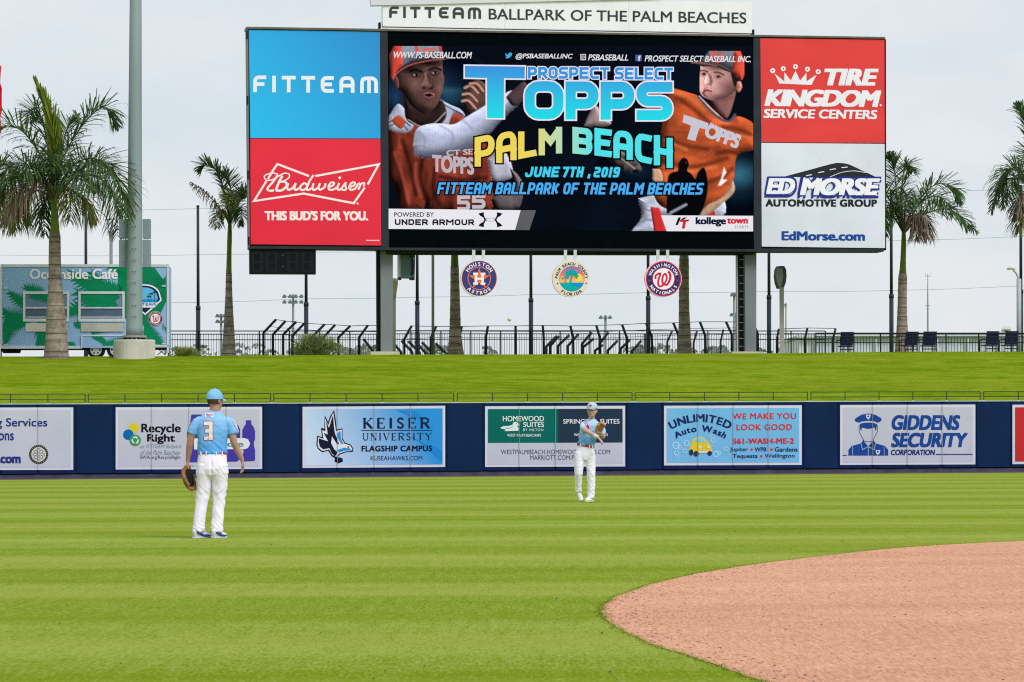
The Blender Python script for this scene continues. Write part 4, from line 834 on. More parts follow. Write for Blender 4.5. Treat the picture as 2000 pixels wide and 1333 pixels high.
pic.poly([(1434, 100), (1446, 100), (1454, 118), (1454, 147), (1449, 159), (1429, 141)], (228, 74, 52), 1, 12, .5, smooth=False)
pic.line([(1386, 116), (1391, 104), (1400, 102), (1396, 110), (1404, 112), (1413, 105)], 4.5, (232, 84, 66), .9).line([(1391, 119), (1404, 121), (1413, 114)], 3.5, (232, 84, 66), .9)
pic.poly([(1345, 123), (1366, 119), (1402, 124), (1430, 139), (1424, 141), (1398, 131), (1372, 130)], (94, 72, 74), 1, 5, .5); pic.line([(1350, 123), (1372, 124), (1400, 129)], 1.6, (190, 120, 110), .8, .8)
pic.poly([(1414, 326), (1419, 337), (1411, 350), (1421, 352), (1408, 363), (1402, 363), (1408, 350)], (220, 212, 212), .9, smooth=False)
pic.poly([(1302, 416), (1304, 352), (1312, 338), (1324, 334), (1326, 318), (1334, 309), (1342, 312), (1345, 322), (1342, 334), (1350, 340), (1358, 350), (1364, 336), (1374, 328), (1380, 342), (1382, 370), (1376, 398), (1362, 424), (1330, 424)], (8, 9, 12), 1)
pic.spot(1318, 360, 5, 12, (150, 66, 34), .9).spot(1350, 362, 7, 8, (170, 74, 36), .9).spot(1340, 318, 4, 4, (120, 90, 90), .8).line([(1310, 416), (1340, 400)], 6, (150, 156, 176), 1, .9)
pic.build('picture', .036)
a = Art(); a.text('TOPPS', 844, 302, 926, 336, dy=6, bold=.05); sg('picture_jersey_name', a, (186, 180, 190), .066)
sg('picture_jersey_small', Art().text('CT SE', 872, 294, 924, 305, dy=-3, bold=.03), (196, 186, 190), .070)
a = Art(); a.cell('5', 893, 382, 918, 412, 7).cell('5', 922, 380, 948, 408, 7); sg('picture_jersey_number', a, (192, 188, 198), .060)
a = Art(); a.poly([(1336, 224), (1384, 241), (1381, 254), (1366, 250), (1358, 276), (1342, 272), (1350, 246), (1333, 239)]); a.text('OPPS', 1376, 252, 1447, 280, rot=.36, bold=.05, sp=.9); sg('picture_jersey_name', a, (200, 198, 210), .062)
sg('picture_jersey_small', Art().text('PROSPECT SELECT', 1382, 255, 1450, 264, rot=.5, bold=.03), (210, 200, 206), .066)
# strips of the picture
sg('white_strip', blob([(759, 408), (1017, 411), (1006, 449.5), (759, 447.5)]), (232, 232, 238), .100); sg('grey_strip', blob([(1017, 411), (1047, 411), (1034, 450), (1006, 449.5)]), (92, 94, 98), .100)
a = Art(); a.text('POWERED BY', 770, 415, 847.5, 424, bold=.012); a.word('UNDER ARMOUR', 771, 428.5, 926, 440, 3.0, gap=.16, dy=.4); 
for sx_ in (1, -1):
    X = lambda x: 957.8 + (x - 957.8) * sx_
    for sy_ in (1, -1):
        Y = lambda y: 429.6 + (y - 429.6) * sy_
        a.poly([(X(945), Y(414.8)), (X(934), Y(417.5)), (X(938), Y(422)), (X(944), Y(425.5)), (X(945.2), Y(424))])
    a.poly([(X(945), 421), (X(948.5), 428), (X(948.5), 431.5), (X(945), 438.5), (X(944), 433), (X(946), 429.8), (X(944), 426)])
a.disc(957.8, 429.6, 10.5, 3.4, n=24, r0=8.6)
sg('strip_lettering', a, (14, 20, 36), .106)
sg('white_strip', blob([(1291, 421), (1471, 422), (1471, 452.5), (1302, 452)]), (230, 230, 236), .100)
sg('strip_lettering', Art().text('kollege', 1358.5, 424.5, 1418, 443, bold=.05), (22, 28, 58), .106); sg('strip_lettering', Art().text('town', 1420, 426.5, 1461, 437.5, bold=.05), (214, 36, 56), .106)
sg('strip_lettering', Art().text('SPORTS', 1435, 441, 1461.5, 446.5, sp=1.4), (60, 62, 72), .106)
a = Art(); a.poly([(1319, 440), (1325, 425), (1330, 425), (1324, 440)]); a.poly([(1326, 432), (1336, 425), (1342, 425), (1330, 433)]); sg('strip_emblem', a, (22, 26, 44), .106)
a = Art(); a.poly([(1328, 430), (1346, 429), (1345, 433), (1340, 433.5), (1337, 447), (1331.5, 447), (1334, 434), (1328, 434)]); sg('strip_emblem', a, (214, 36, 50), .110)
# social line
a = Art(); a.text('WWW.PS-BASEBALL.COM', 769, 101, 922, 114, dy=.8, bold=.02, shear=.25).text('@PSBASEBALLINC', 1007, 104.5, 1119, 117, dy=.5, bold=.02, shear=.25).text('PSBASEBALL', 1148.5, 106.5, 1227, 118.5, dy=.5, bold=.02, shear=.25).text('PROSPECT SELECT BASEBALL INC.', 1259, 108.5, 1466.5, 120.5, dy=1.5, bold=.02, shear=.25)
sg('social_lettering', a, (224, 222, 228), .100)
sg('bird_icon', blob(sub([(1315, 555), (1345, 575), (1350, 555), (1372, 548), (1390, 560), (1380, 585), (1360, 605), (1330, 612), (1315, 605), (1335, 598), (1322, 585)], 740, 0, 5.332)), (70, 170, 222), .100)
a = Art(); a.stroke([(1134.5, 107), (1143.5, 107), (1143.5, 117), (1134.5, 117), (1134.5, 107)], 2).disc(1139, 112, 3, r0=1.6, n=14); sg('camera_icon', a, (206, 200, 200), .100)
sg('square_icon', blob([(1241, 107.5), (1253.5, 107.5), (1253.5, 120), (1241, 120)]), (66, 92, 168), .100); sg('square_icon', Art().text('f', 1246, 109, 1251.5, 119.5, bold=.04), (220, 222, 232), .104)
# big title
zt, zb = bpn.pt(1100, 128).z, bpn.pt(1100, 236).z
TGRAD = glow((34, 222, 232), rgb2=(62, 142, 222), axis='Z', z0=zb, z1=zt)
EDGE = glow((236, 226, 240)); BLK = glow((7, 9, 14))
Tb = [(907.5, 128.5), (1025.5, 130), (1025.5, 154.5), (985, 154), (984.5, 232), (950.5, 231.5), (950.5, 153.5), (907.5, 152.5)]
cells = [('O', 1024, 158.5, 1101, 234), ('P', 1104, 159, 1169.5, 234.5), ('P', 1172.5, 159.5, 1239.5, 235), ('S', 1242.5, 160, 1314, 236)]
def grow(poly, g):
    n = len(poly); o = []
    for i in range(n):
        a_, b_, c2 = Vector(poly[i - 1]), Vector(poly[i]), Vector(poly[(i + 1) % n]); d1 = (b_ - a_).normalized(); d2 = (c2 - b_).normalized()
        m_ = Vector((d1.y, -d1.x)) + Vector((d2.y, -d2.x)); o.append(tuple(b_ + m_ * g))
    return o
a = Art(); a.poly(grow(Tb, 2.2))
for ch, x0, y0, x1, y1 in cells: a.cell(ch, x0, y0, x1, y1, 21, grow=2.2)
sg('title_outline', a, EDGE, .112)
a = Art(); a.poly(grow(Tb, -.6))
for ch, x0, y0, x1, y1 in cells: a.cell(ch, x0, y0, x1, y1, 21, grow=-.6)
sg('title_lettering', a, TGRAD, .124)
a = Art(); a.word('PROSPECT', 1031, 131, 1190, 154, 6.2, gap=.13, dy=.8, grow=1.7).word('SELECT', 1201, 132, 1314.5, 155.5, 6.2, gap=.13, dy=.8, grow=1.7); sg('title_outline', a, EDGE, .112)
a = Art(); a.word('PROSPECT', 1031, 131, 1190, 154, 5.4, gap=.13, dy=.8).word('SELECT', 1201, 132, 1314.5, 155.5, 5.4, gap=.13, dy=.8); sg('title_lettering', a, glow((52, 150, 224)), .124)
pb = [('P', 927, 265, 966, 323, 8), ('A', 969, 258, 1009, 316, 8), ('L', 1012, 255, 1048, 308, 7), ('M', 1052, 250, 1098, 302, 5), ('B', 1118, 250, 1157, 302, -4), ('E', 1161, 252, 1195, 306, -4), ('A', 1198, 256, 1236, 311, -5), ('C', 1240, 262, 1273, 318, -7), ('H', 1277, 267, 1314, 326, -8)]
a = Art()
for ch, x0, y0, x1, y1, dl in pb: a.cell(ch, x0, y0 - dl / 2, x1, y1 - dl / 2, 12.2, dl, grow=3.0)
sg('place_outline', a, BLK, .112)
PGRAD = glow((236, 214, 92), rgb2=(80, 226, 232), axis='X', z0=bpn.pt(1030, 280).x, z1=bpn.pt(1160, 280).x)
a = Art()
for ch, x0, y0, x1, y1, dl in pb: a.cell(ch, x0, y0 - dl / 2, x1, y1 - dl / 2, 12.2, dl)
sg('place_lettering', a, PGRAD, .124)
for g_, m_, o_ in ((2.4, BLK, .112), (0, glow((66, 206, 238)), .124)):
    a = Art(); a.word('JUNE', 1024, 326, 1090, 346.5, 4.9, gap=.17, shear=.22, grow=g_).word('7TH ,', 1096, 326, 1153, 346.8, 4.9, gap=.17, shear=.22, grow=g_).word('2019', 1158, 326.5, 1208, 347, 4.9, gap=.17, shear=.22, grow=g_)
    sg('date_lettering', a, m_, o_)
for g_, m_, o_ in ((2.4, BLK, .112), (0, glow((74, 172, 240)), .124)):
    a = Art(); a.word('FITTEAM BALLPARK OF THE PALM BEACHES', 853, 356.5, 1371, 379.5, 4.6, gap=.15, dy=1.2, shear=.2, grow=g_, widths={' ': .35})
    sg('venue_lettering', a, m_, o_)
# --- columns, footings, ladder
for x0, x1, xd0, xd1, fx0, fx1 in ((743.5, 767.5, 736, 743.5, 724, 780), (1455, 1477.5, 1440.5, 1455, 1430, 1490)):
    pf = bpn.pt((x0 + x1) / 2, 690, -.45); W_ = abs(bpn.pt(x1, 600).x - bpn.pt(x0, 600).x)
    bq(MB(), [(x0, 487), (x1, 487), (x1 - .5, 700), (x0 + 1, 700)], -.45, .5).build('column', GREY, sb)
    bq(MB(), [(xd0, 487), (xd1 - .3, 487), (xd1 + .5, 700), (xd0 + 1, 700)], -.75, .35).build('column_side', DARK, sb)  # shade on left column's side face put into black; ladder slot at right
    bq(MB(), [(fx0, 687), (fx1, 687), (fx1, 706), (fx0, 706)], .15, 1.6).build('footing', mat('footing_concrete', L((196, 190, 160)), rough=.9, var=.15, scale=2), sb)
for k in range(12):
    y = 507 + k * 15.4
    bq(MB(), [(1444.5, y), (1452.5, y), (1452.5, y + 1.1), (1444.5, y + 1.1)], -.70, .04).build('rung', mat('rung_steel', L((170, 172, 172)), rough=.4), sb)
bq(MB(), [(1438.5, 496), (1441, 496), (1442, 692), (1439.5, 692)], -.70, .1).build('ladder_rail', mat('rung_steel', L((170, 172, 172)), rough=.4), sb)
# --- name sign standing on the board
ns = thing('name_sign', bpn.pt(1107, 60, -.1), 'long white ballpark name sign with grey capitals on top of the scoreboard', 'sign')
bq(MB(), [(747, -9), (1468.5, 5), (1468.5, 65.5), (747.5, 52)], -.05, .35).build('panel', ink((226, 230, 228)), ns)
for x in (986, 1228): Art().rect(x, -2, x + .8, 57).build('panel_joint', bpn, -.046, ink((200, 204, 202)), ns)
bl(ns, 'lettering', Art().word('fITTeAm', 760, 13, 939.7, 35, 5.2, gap=.36, dy=2.3, widths=FITW), (62, 66, 68), -.044)
bl(ns, 'lettering', Art().text('BALLPARK OF THE PALM BEACHES', 954.5, 17, 1457.8, 38.5, dy=8, bold=.014), (58, 62, 64), -.044)
for x, y in ((743, 50), (1472.5, 64)): bq(MB(), [(x - 3, y - 6), (x + 1, y - 6), (x + 1, y + 5), (x - 3, y + 5)], -.1, .3).build('bracket', DARK, ns)
wp2 = bq(MB(), [(716, -60), (1500, -60), (1290, -2), (725, 11.2)], .02, .3).build('sign_panel', ink((205, 208, 208)), None)
tag(wp2, 'pale grey panel edge above the ballpark name sign at the top of the picture', 'panel')
# --- clock box under the blue and red panels
ck = thing('game_clock', bpn.pt(552, 536, .1), 'small unlit black game clock hung under the red beer panel', 'clock')
bq(MB(), [(487.5, 486.5), (617, 488), (617, 536), (488, 535.5)], .02, .4).build('case', mat('clock_black', L((18, 22, 24)), rough=.5), ck)
for x in (492, 520, 561, 590):
    MB().slab(bpn, [(x, 492), (x + 21, 492), (x + 21, 531), (x, 531)], .026, .006).build('digit_window', mat('digit_grey', L((28, 32, 34)), rough=.6), ck)
    for y in (495, 513): Art().rect(x + 5, y, x + 16.5, y + 14.5).build('digit_field', bpn, .032, mat('digit_dark', L((16, 20, 26)), rough=.6), ck)
for y in (499, 521): Art().disc(552.5, y, 1.9, n=12).build('colon_dot', bpn, .026, mat('digit_dot', L((58, 62, 60))), ck)
# --- round signs hung below the board
def disc_sign(cx, cy, r, label, edge):
    t = thing('hanging_sign', bpn.pt(cx, cy + r, .3), label, 'sign', 'round signs hung below the scoreboard')
    n = 48; o = [(cx + r * cos(2 * pi * k / n), cy + r * sin(2 * pi * k / n)) for k in range(n)]
    MB().slab(bpn, o, .3, .14).build('disc', edge, t)
    for dx in (-10.5, 8.5):
        MB().slab(bpn, [(cx + dx - 3, 488.5), (cx + dx + 3, 488.5), (cx + dx + 3, cy - r + 5), (cx + dx - 3, cy - r + 5)], .2, .04).build('strap', mat('strap_white', L((205, 210, 206)), rough=.5), t)
    return t
def ds(t, name, a, rgb, off=.304): return a.build(name, bpn, off, ink(rgb), t)
t = disc_sign(935.8, 544.3, 36, 'round navy hanging sign with white letter H over orange star', ink((232, 212, 200)))
ds(t, 'rim', Art().disc(936, 544, 34.2), (160, 78, 66)); ds(t, 'face', Art().disc(936, 544, 33.2), (60, 62, 120), .308)
ds(t, 'ring', Art().disc(936, 544, 22.8, r0=21.4), (226, 130, 96), .312)
st = []
for k in range(10):
    q = -pi / 2 + k * pi / 5; R = 22 if k % 2 == 0 else 8.2; st.append((936 + R * cos(q), 545 + R * sin(q)))
ds(t, 'star', Art().poly(st), (226, 116, 50), .314)
a = Art(); a.rect(924, 533, 933.5, 537.5); a.rect(938.5, 533, 948, 537.5); a.rect(927, 537.5, 932, 552.3); a.rect(940, 537.5, 945, 552.3); a.rect(932, 542.8, 940, 547); a.rect(924, 552.3, 933.5, 556.5); a.rect(938.5, 552.3, 948, 556.5); ds(t, 'letter', a, (232, 234, 236), .320)
a = Art(); a.arc('HOUSTON', 936, 544, 28, -54, 54, 7.0, .035, wide=1.0); a.arc('ASTROS', 936, 544, 28.2, 222, 138, 7.0, .035, inward=True); ds(t, 'lettering', a, (235, 236, 240), .314)
t = disc_sign(1115, 545, 36, 'round cream hanging sign with turquoise palm and sunset picture', ink((222, 214, 196)))
ds(t, 'rim', Art().disc(1116, 544.5, 34.5), (218, 212, 192)); ds(t, 'picture_edge', Art().disc(1117, 545, 24.6), (60, 84, 110), .308)
cx, cy, R = 1117, 545, 24
def chord(y0, y1, n=14):
    l = []; r = []
    for k in range(n + 1):
        y = y0 + (y1 - y0) * k / n; h = sqrt(max(0, R * R - (y - cy) ** 2)); l.append((cx - h, y)); r.append((cx + h, y))
    return l + r[::-1]
for y0, y1, c in ((521, 527, (150, 110, 170)), (527, 533, (190, 110, 150)), (533, 539, (222, 120, 118)), (539, 546, (238, 160, 108)), (546, 552.5, (240, 182, 120)), (552.5, 569, (0, 168, 172))):
    ds(t, 'sky_band' if y0 < 552 else 'water_band', Art().poly(chord(y0, y1)), c, .312)
ds(t, 'sea', Art().poly([(1114, 552.5), (1140, 552.5), (1139, 556), (1133, 562.5), (1120, 557)]), (0, 142, 205), .316)
ds(t, 'sun', Art().disc(1130, 543, 7.5, n=24), (240, 214, 70), .314)
a = Art(); a.poly([(1112.5, 553), (1115, 538), (1118, 538), (1116, 553)])
for ang, ln in ((-100, 13), (-65, 13), (-30, 15), (0, 14), (25, 13), (-140, 14), (-170, 14), (160, 11), (140, 8)):
    q = radians(ang); p0 = Vector((1115.5, 535)); p1 = p0 + Vector((cos(q), sin(q) * .9)) * ln * .6; p2 = p0 + Vector((cos(q), sin(q) * .8 + .38)) * ln
    a.stroke([tuple(p0), tuple(p1), tuple(p2)], 3.4)
a.poly([(1103, 552), (1104, 545), (1105.5, 545), (1105, 552)]); a.stroke([(1098, 545), (1104, 541.5), (1110, 545)], 2.4)
ds(t, 'palm_picture', a, (0, 160, 158), .320)
a = Art(); a.arc('PALM BEACH COUNTY', 1116, 545, 29.4, -84, 84, 6.0, .02, wide=.92); a.arc('FLORIDA', 1116, 545, 29.8, 216, 144, 6.2, .02, inward=True); a.disc(1089.5, 554, 1.4, n=10); a.disc(1145, 554, 1.4, n=10); ds(t, 'lettering', a, (66, 50, 40), .312)
t = disc_sign(1295.5, 545, 36, 'round navy and red hanging sign with curly red letter W', ink((236, 206, 206)))
ds(t, 'rim', Art().disc(1296, 545, 34.6), (196, 52, 86)); ds(t, 'face', Art().disc(1296, 545, 32.4), (42, 50, 104), .308); ds(t, 'ring', Art().disc(1296, 545, 22.6), (186, 50, 96), .312); ds(t, 'centre', Art().disc(1296, 545, 20.8), (232, 236, 236), .316)
N3 = lambda q: sub(q, 1250, 490, 13.33)
a = Art(.0004); a.stroke(N3(spl2([(420, 735), (400, 680), (440, 620), (530, 595), (500, 700), (470, 830), (500, 920), (570, 920), (610, 860)], 5)), 3.6)
a.stroke(N3(spl2([(690, 640), (650, 605), (600, 660), (580, 780), (600, 860), (640, 890)], 5)), 3.6); a.stroke(N3(spl2([(690, 640), (700, 720), (660, 820), (620, 870)], 4)), 3.4); a.stroke(N3(spl2([(725, 545), (770, 580), (790, 680), (760, 800), (700, 885), (640, 885)], 5)), 4.2)
ds(t, 'letter', a, (200, 32, 66), .322)
a = Art(); a.arc('WASHINGTON', 1296, 545, 27.4, -68, 68, 6.2, .035, wide=.95); a.arc('NATIONALS', 1296, 545, 27.6, 236, 124, 6.2, .035, inward=True); ds(t, 'lettering', a, (236, 238, 242), .316)
a = Art(); a.disc(1268.5, 548.5, 1.8, n=10); a.disc(1323.5, 548, 1.8, n=10); ds(t, 'dots', a, (170, 60, 150), .316)
# ================================================================== PALMS
def leaf_mat(name, c, c2, rough=.5):
    m = bpy.data.materials.new(name); m.use_nodes = True; nt = m.node_tree; b = nt.nodes['Principled BSDF']; N = nt.nodes.new; K = nt.links.new
    b.inputs['Roughness'].default_value = rough; b.inputs['Specular IOR Level'].default_value = .15
    g = N('ShaderNodeNewGeometry'); no = N('ShaderNodeTexNoise'); no.inputs['Scale'].default_value = 2.2; no.inputs['Detail'].default_value = 4; K(g.outputs['Position'], no.inputs['Vector'])
    cr = N('ShaderNodeValToRGB'); e = cr.color_ramp.elements; e[0].position = .32; e[0].color = c + (1,); e[1].position = .7; e[1].color = c2 + (1,)
    K(no.outputs['Fac'], cr.inputs['Fac']); K(cr.outputs['Color'], b.inputs['Base Color'])
    tl = N('ShaderNodeBsdfTranslucent'); K(cr.outputs['Color'], tl.inputs['Color']); mx = N('ShaderNodeMixShader'); mx.inputs[0].default_value = .3
    K(b.outputs[0], mx.inputs[1]); K(tl.outputs[0], mx.inputs[2]); K(mx.outputs[0], nt.nodes['Material Output'].inputs['Surface'])
    return m
LEAF = leaf_mat('palm_leaf', (.035, .078, .024), (.12, .205, .065))
LEAFY = leaf_mat('palm_leaf_yellowed', (.13, .16, .03), (.26, .26, .07))
LEAFN = leaf_mat('palm_leaf_young', (.13, .2, .02), (.25, .3, .04))
LEAFB = leaf_mat('palm_leaf_dead', (.16, .115, .085), (.34, .26, .2), .8)
SHAFT = mat('palm_crownshaft', (.15, .2, .03), rough=.4, var=.35, scale=2, stretch=(1, 1, .4))
def bark_mat():
    m = bpy.data.materials.new('palm_bark'); m.use_nodes = True; nt = m.node_tree; b = nt.nodes['Principled BSDF']; N = nt.nodes.new; K = nt.links.new
    b.inputs['Roughness'].default_value = .9
    g = N('ShaderNodeNewGeometry'); mp = N('ShaderNodeMapping'); mp.inputs['Scale'].default_value = (.6, .6, 5); K(g.outputs['Position'], mp.inputs['Vector'])
    a = N('ShaderNodeTexNoise'); a.inputs['Scale'].default_value = 1.1; a.inputs['Detail'].default_value = 5; K(mp.outputs['Vector'], a.inputs['Vector'])
    f = N('ShaderNodeTexNoise'); f.inputs['Scale'].default_value = 7; f.inputs['Detail'].default_value = 5; K(g.outputs['Position'], f.inputs['Vector'])
    mx = N('ShaderNodeMix'); mx.inputs['Factor'].default_value = .4; K(a.outputs['Fac'], mx.inputs['A']); K(f.outputs['Fac'], mx.inputs['B'])
    cr = N('ShaderNodeValToRGB'); e = cr.color_ramp.elements; e[0].position = .36; e[0].color = (.13, .1, .075, 1); e[1].position = .62; e[1].color = (.36, .3, .24, 1); K(mx.outputs['Result'], cr.inputs['Fac']); K(cr.outputs['Color'], b.inputs['Base Color'])
    bp = N('ShaderNodeBump'); bp.inputs['Strength'].default_value = .5; bp.inputs['Distance'].default_value = .04; K(mx.outputs['Result'], bp.inputs['Height']); K(bp.outputs['Normal'], b.inputs['Normal'])
    return m
BARK = bark_mat()
rp = random.Random(11)
def frond(parent, pts, length, m, n=46, w=.056, droop=.6, name='frond', start=.16, stiff=0.0, thin=1.0):
    """stalk with many narrow leaflets set all round it in four ranks"""
    n = int(n * .82); length *= 1.1; droop = droop * .62 if droop < .95 else droop; C = spline(pts, 8); tot = sum((C[i + 1] - C[i]).length for i in range(len(C) - 1)); mb = MB()
    rad = [.045 * (1 - .85 * i / (len(C) - 1)) for i in range(len(C))]
    mb.tube(C, rad, 5)
    def along(t):
        x = t * (len(C) - 1); i = min(len(C) - 2, int(x)); f = x - i
        return C[i].lerp(C[i + 1], f), (C[i + 1] - C[i]).normalized()
    for k in range(n):
        t = start + (1 - start) * (k + rp.random()) / n
        if rp.random() > thin: continue
        p, tg = along(min(.999, t)); up = Vector((0, 0, 1)); sd = tg.cross(up)
        if sd.length < .15: sd = tg.cross(Vector((0, 1, 0)))
        sd.normalize(); nn = sd.cross(tg)
        u = (t - start) / (1 - start); ln = length * (.5 + .75 * sin(pi * min(1, u * .8 + .14))) * (1 - .55 * max(0, u - .75) / .25) * rp.uniform(.8, 1.12)
        for s_ in (-1, 1):
            for el in (rp.uniform(.2, 1.05), rp.uniform(-.65, .1)):
                d = (sd * s_ * cos(el) + nn * sin(el)).normalized()
                d = (d * (1 - stiff * .55) + tg * (.45 + .5 * u + stiff)).normalized()
                q1 = p + d * ln * .45 + Vector((0, 0, -droop * ln * .08)); q2 = p + d * ln * .8 + Vector((0, 0, -droop * ln * rp.uniform(.22, .42))); q3 = p + d * ln * .94 + Vector((0, 0, -droop * ln * rp.uniform(.5, .8)))
                wv = d.cross(Vector((rp.uniform(-.5, .5), rp.uniform(-.5, .5), 1))); wv = (wv.normalized() if wv.length > .01 else sd) * w * rp.uniform(.35, .6)
                mb.add([p - wv * .5, p + wv * .5, q1 - wv, q1 + wv, q2 - wv * .7, q2 + wv * .7, q3], [(0, 1, 3, 2), (2, 3, 5, 4), (4, 5, 6)])
    return mb.build(name, m, parent)
def palm(base_px, d, trunk, shaft, fronds, label, seed=1):
    """trunk: list of (px, py, width_px); shaft the same; fronds: list of (points (px,py,dd), leaflet length, material, options)"""
    global rp
    rp = random.Random(seed)
    t = thing('palm_tree', at(base_px[0], base_px[1], d), label, 'palm tree', 'royal palms along the berm')
    sc_ = d / F
    def col(lst, name, m, n=6):
        C = spline([(x, y, w) for x, y, w in lst], n); P = [at(c.x, c.y, d) for c in C]; R = [c.z * sc_ / 2 for c in C]
        for i in range(len(R)): R[i] *= 1 + .018 * sin(i * 2.1) + rp.uniform(-.012, .012)
        return MB().tube(P, R, 20).build(name, m, t, smooth=True)
    tr = col(trunk, 'trunk', BARK)
    for k in range(1, 13):                                    # leaf scars
        f_ = k / 13; i = f_ * (len(trunk) - 1); j = min(len(trunk) - 2, int(i)); u = i - j
        x, y, w = [trunk[j][q] + (trunk[j + 1][q] - trunk[j][q]) * u for q in range(3)]
        c = at(x, y, d); R = w * sc_ / 2
        MB().tube([c + Vector((0, 0, -.02)), c + Vector((0, 0, .02))], [R * 1.012, R * 1.012], 20, caps=False).build('leaf_scar', mat('leaf_scar', (.12, .095, .075), rough=.9), tr)
    if shaft: col(shaft, 'crownshaft', SHAFT)
    for pts, ln, m, o in fronds:
        frond(t, [at(x, y, d + dd) for x, y, dd in pts], ln, m, **o)
    return t
def P(*a): return [p if len(p) == 3 else (p[0], p[1], 0) for p in a]
palm((109, 697), 116.2, [(110, 708, 54), (110, 690, 48), (110, 660, 43), (109, 610, 36), (108, 560, 28), (107, 510, 24), (107, 470, 23), (107, 456, 21)],
  [(107, 457, 20), (107, 430, 15), (106, 405, 13), (106, 385, 10)],
  [(P((106, 390), (108, 330, -.2), (101, 240, -.2), (70, 158, 0)), .85, LEAFN, dict(n=80, droop=.0, stiff=.95, start=.15, w=.085)),
   (P((106, 390), (109, 340, .1), (105, 270, .2), (88, 205, .3)), .7, LEAFN, dict(n=60, droop=.0, stiff=.8, start=.2, w=.08)),
   (P((106, 388), (122, 312), (165, 240, .3), (205, 210, .4), (230, 246, .5)), .95, LEAF, dict(n=60, droop=.5)),
   (P((108, 385), (140, 325, -.6), (190, 312, -1.2), (232, 355, -1.6), (250, 425, -1.8)), 1.05, LEAF, dict(n=62, droop=.8)),
   (P((104, 388), (88, 322, -.4), (45, 258, -.8), (0, 250, -1), (-45, 300, -1.2)), 1.0, LEAF, dict(n=60, droop=.7)),
   (P((104, 388), (97, 312, .5), (84, 240, .9), (66, 212, 1.2), (58, 240, 1.5)), .8, LEAF, dict(n=60, droop=.4)),
   (P((103, 390), (72, 335, -.6), (25, 322, -1.2), (-25, 390, -1.6)), 1.0, LEAF, dict(n=56, droop=.8)),
   (P((103, 390), (80, 352, -1), (45, 366, -1.4), (6, 436, -1.6)), .75, LEAFB, dict(n=50, droop=1.0)),
   (P((105, 388), (103, 330, -.6), (101, 300, -1.6), (98, 330, -2.6)), .75, LEAF, dict(n=56, droop=.9)),
   (P((107, 392), (122, 362, -.6), (137, 380, -1), (137, 432, -1.1)), .65, LEAFY, dict(n=44, droop=1.0)),
   (P((103, 394), (93, 384, .3), (84, 408, .4), (88, 456, .5)), .6, LEAF, dict(n=40, droop=1.0)),
   (P((107, 390), (150, 345, .8), (196, 348, 1.4), (226, 396, 1.8), (230, 462, 2)), .95, LEAF, dict(n=54, droop=.9)),
   (P((104, 390), (70, 350, .8), (18, 352, 1.6), (-10, 420, 2)), .95, LEAF, dict(n=52, droop=.9)),
   (P((108, 390), (150, 336, 1), (186, 318, 1.8), (222, 330, 2.4)), .85, LEAF, dict(n=50, droop=.5)),
   (P((106, 388), (118, 330, .9), (128, 260, 1.6), (150, 232, 2)), .85, LEAF, dict(n=54, droop=.4)),
   (P((105, 388), (86, 350, -1), (60, 330, -1.8), (35, 345, -2.4)), .85, LEAF, dict(n=50, droop=.7)),
   (P((106, 390), (125, 350, -1), (160, 345, -1.9), (190, 372, -2.4)), .9, LEAF, dict(n=50, droop=.9)),
   (P((106, 390), (130, 372, 1), (165, 385, 1.4), (185, 430, 1.6)), .75, LEAFY, dict(n=40, droop=1.0)),
   (P((103, 392), (75, 372, .6), (40, 395, 1), (28, 440, 1.2)), .75, LEAFY, dict(n=40, droop=1.0))],
  'tall royal palm in front of the green cafe trailer at the left', 5)
palm((-34, 694), 119, [(-34, 700, 44), (-34, 640, 36), (-34, 540, 24), (-34, 480, 22)], [(-34, 482, 20), (-33, 450, 14), (-33, 415, 10)],
  [(P((-33, 418), (-10, 370), (30, 372, -.4), (58, 440, -.6)), .85, LEAFY, dict(n=50, droop=.9)),
   (P((-33, 418), (-20, 380, .5), (10, 396, .8), (24, 452, 1)), .7, LEAFY, dict(n=44, droop=1.0)),
   (P((-33, 418), (-20, 350, .5), (10, 320, .8), (30, 340, 1)), .7, LEAF, dict(n=44, droop=.7)),
   (P((-33, 418), (-60, 360), (-100, 350), (-130, 420)), .9, LEAF, dict(n=40)), (P((-33, 418), (-40, 330), (-60, 280), (-90, 270)), .9, LEAF, dict(n=40))],
  'palm tree mostly outside the left edge with yellowing frond tips hanging into view', 6)
palm((447, 690), 125.2, [(447, 706, 30), (447, 690, 27.5), (447, 650, 22), (447, 610, 17), (447, 570, 13.5), (447, 540, 12), (447, 531, 11)],
  [(447, 532, 11), (447.5, 500, 9.5), (448.5, 460, 9), (449, 435, 7)],
  [(P((449, 438), (440, 385), (425, 338), (402, 322), (388, 334)), .62, LEAF, dict(n=58, droop=.35)),
   (P((449, 438), (432, 412), (405, 380), (372, 356)), .34, LEAFB, dict(n=42, droop=1.4, thin=.8)),
   (P((449, 438), (452, 385, .4), (446, 350, .6), (432, 338, .8)), .6, LEAF, dict(n=52, droop=.3)),
   (P((450, 438), (466, 395), (488, 372), (512, 392)), .6, LEAF, dict(n=50, droop=.6)),
   (P((449, 440), (462, 410, -.5), (472, 415, -.9), (470, 440, -1)), .45, LEAF, dict(n=40, droop=.9)),
   (P((448, 440), (438, 415, -.5), (425, 420, -.8), (424, 445, -1)), .42, LEAFY, dict(n=40, droop=.9)),
   (P((449, 438), (446, 395, -.5), (450, 380, -1.2), (454, 410, -1.8)), .45, LEAFY, dict(n=44, droop=.8)),
   (P((449, 438), (456, 395, .5), (470, 370, 1), (482, 385, 1.4)), .5, LEAF, dict(n=40, droop=.6))],
  'slim royal palm with short ragged crown at the left side of the scoreboard', 7)
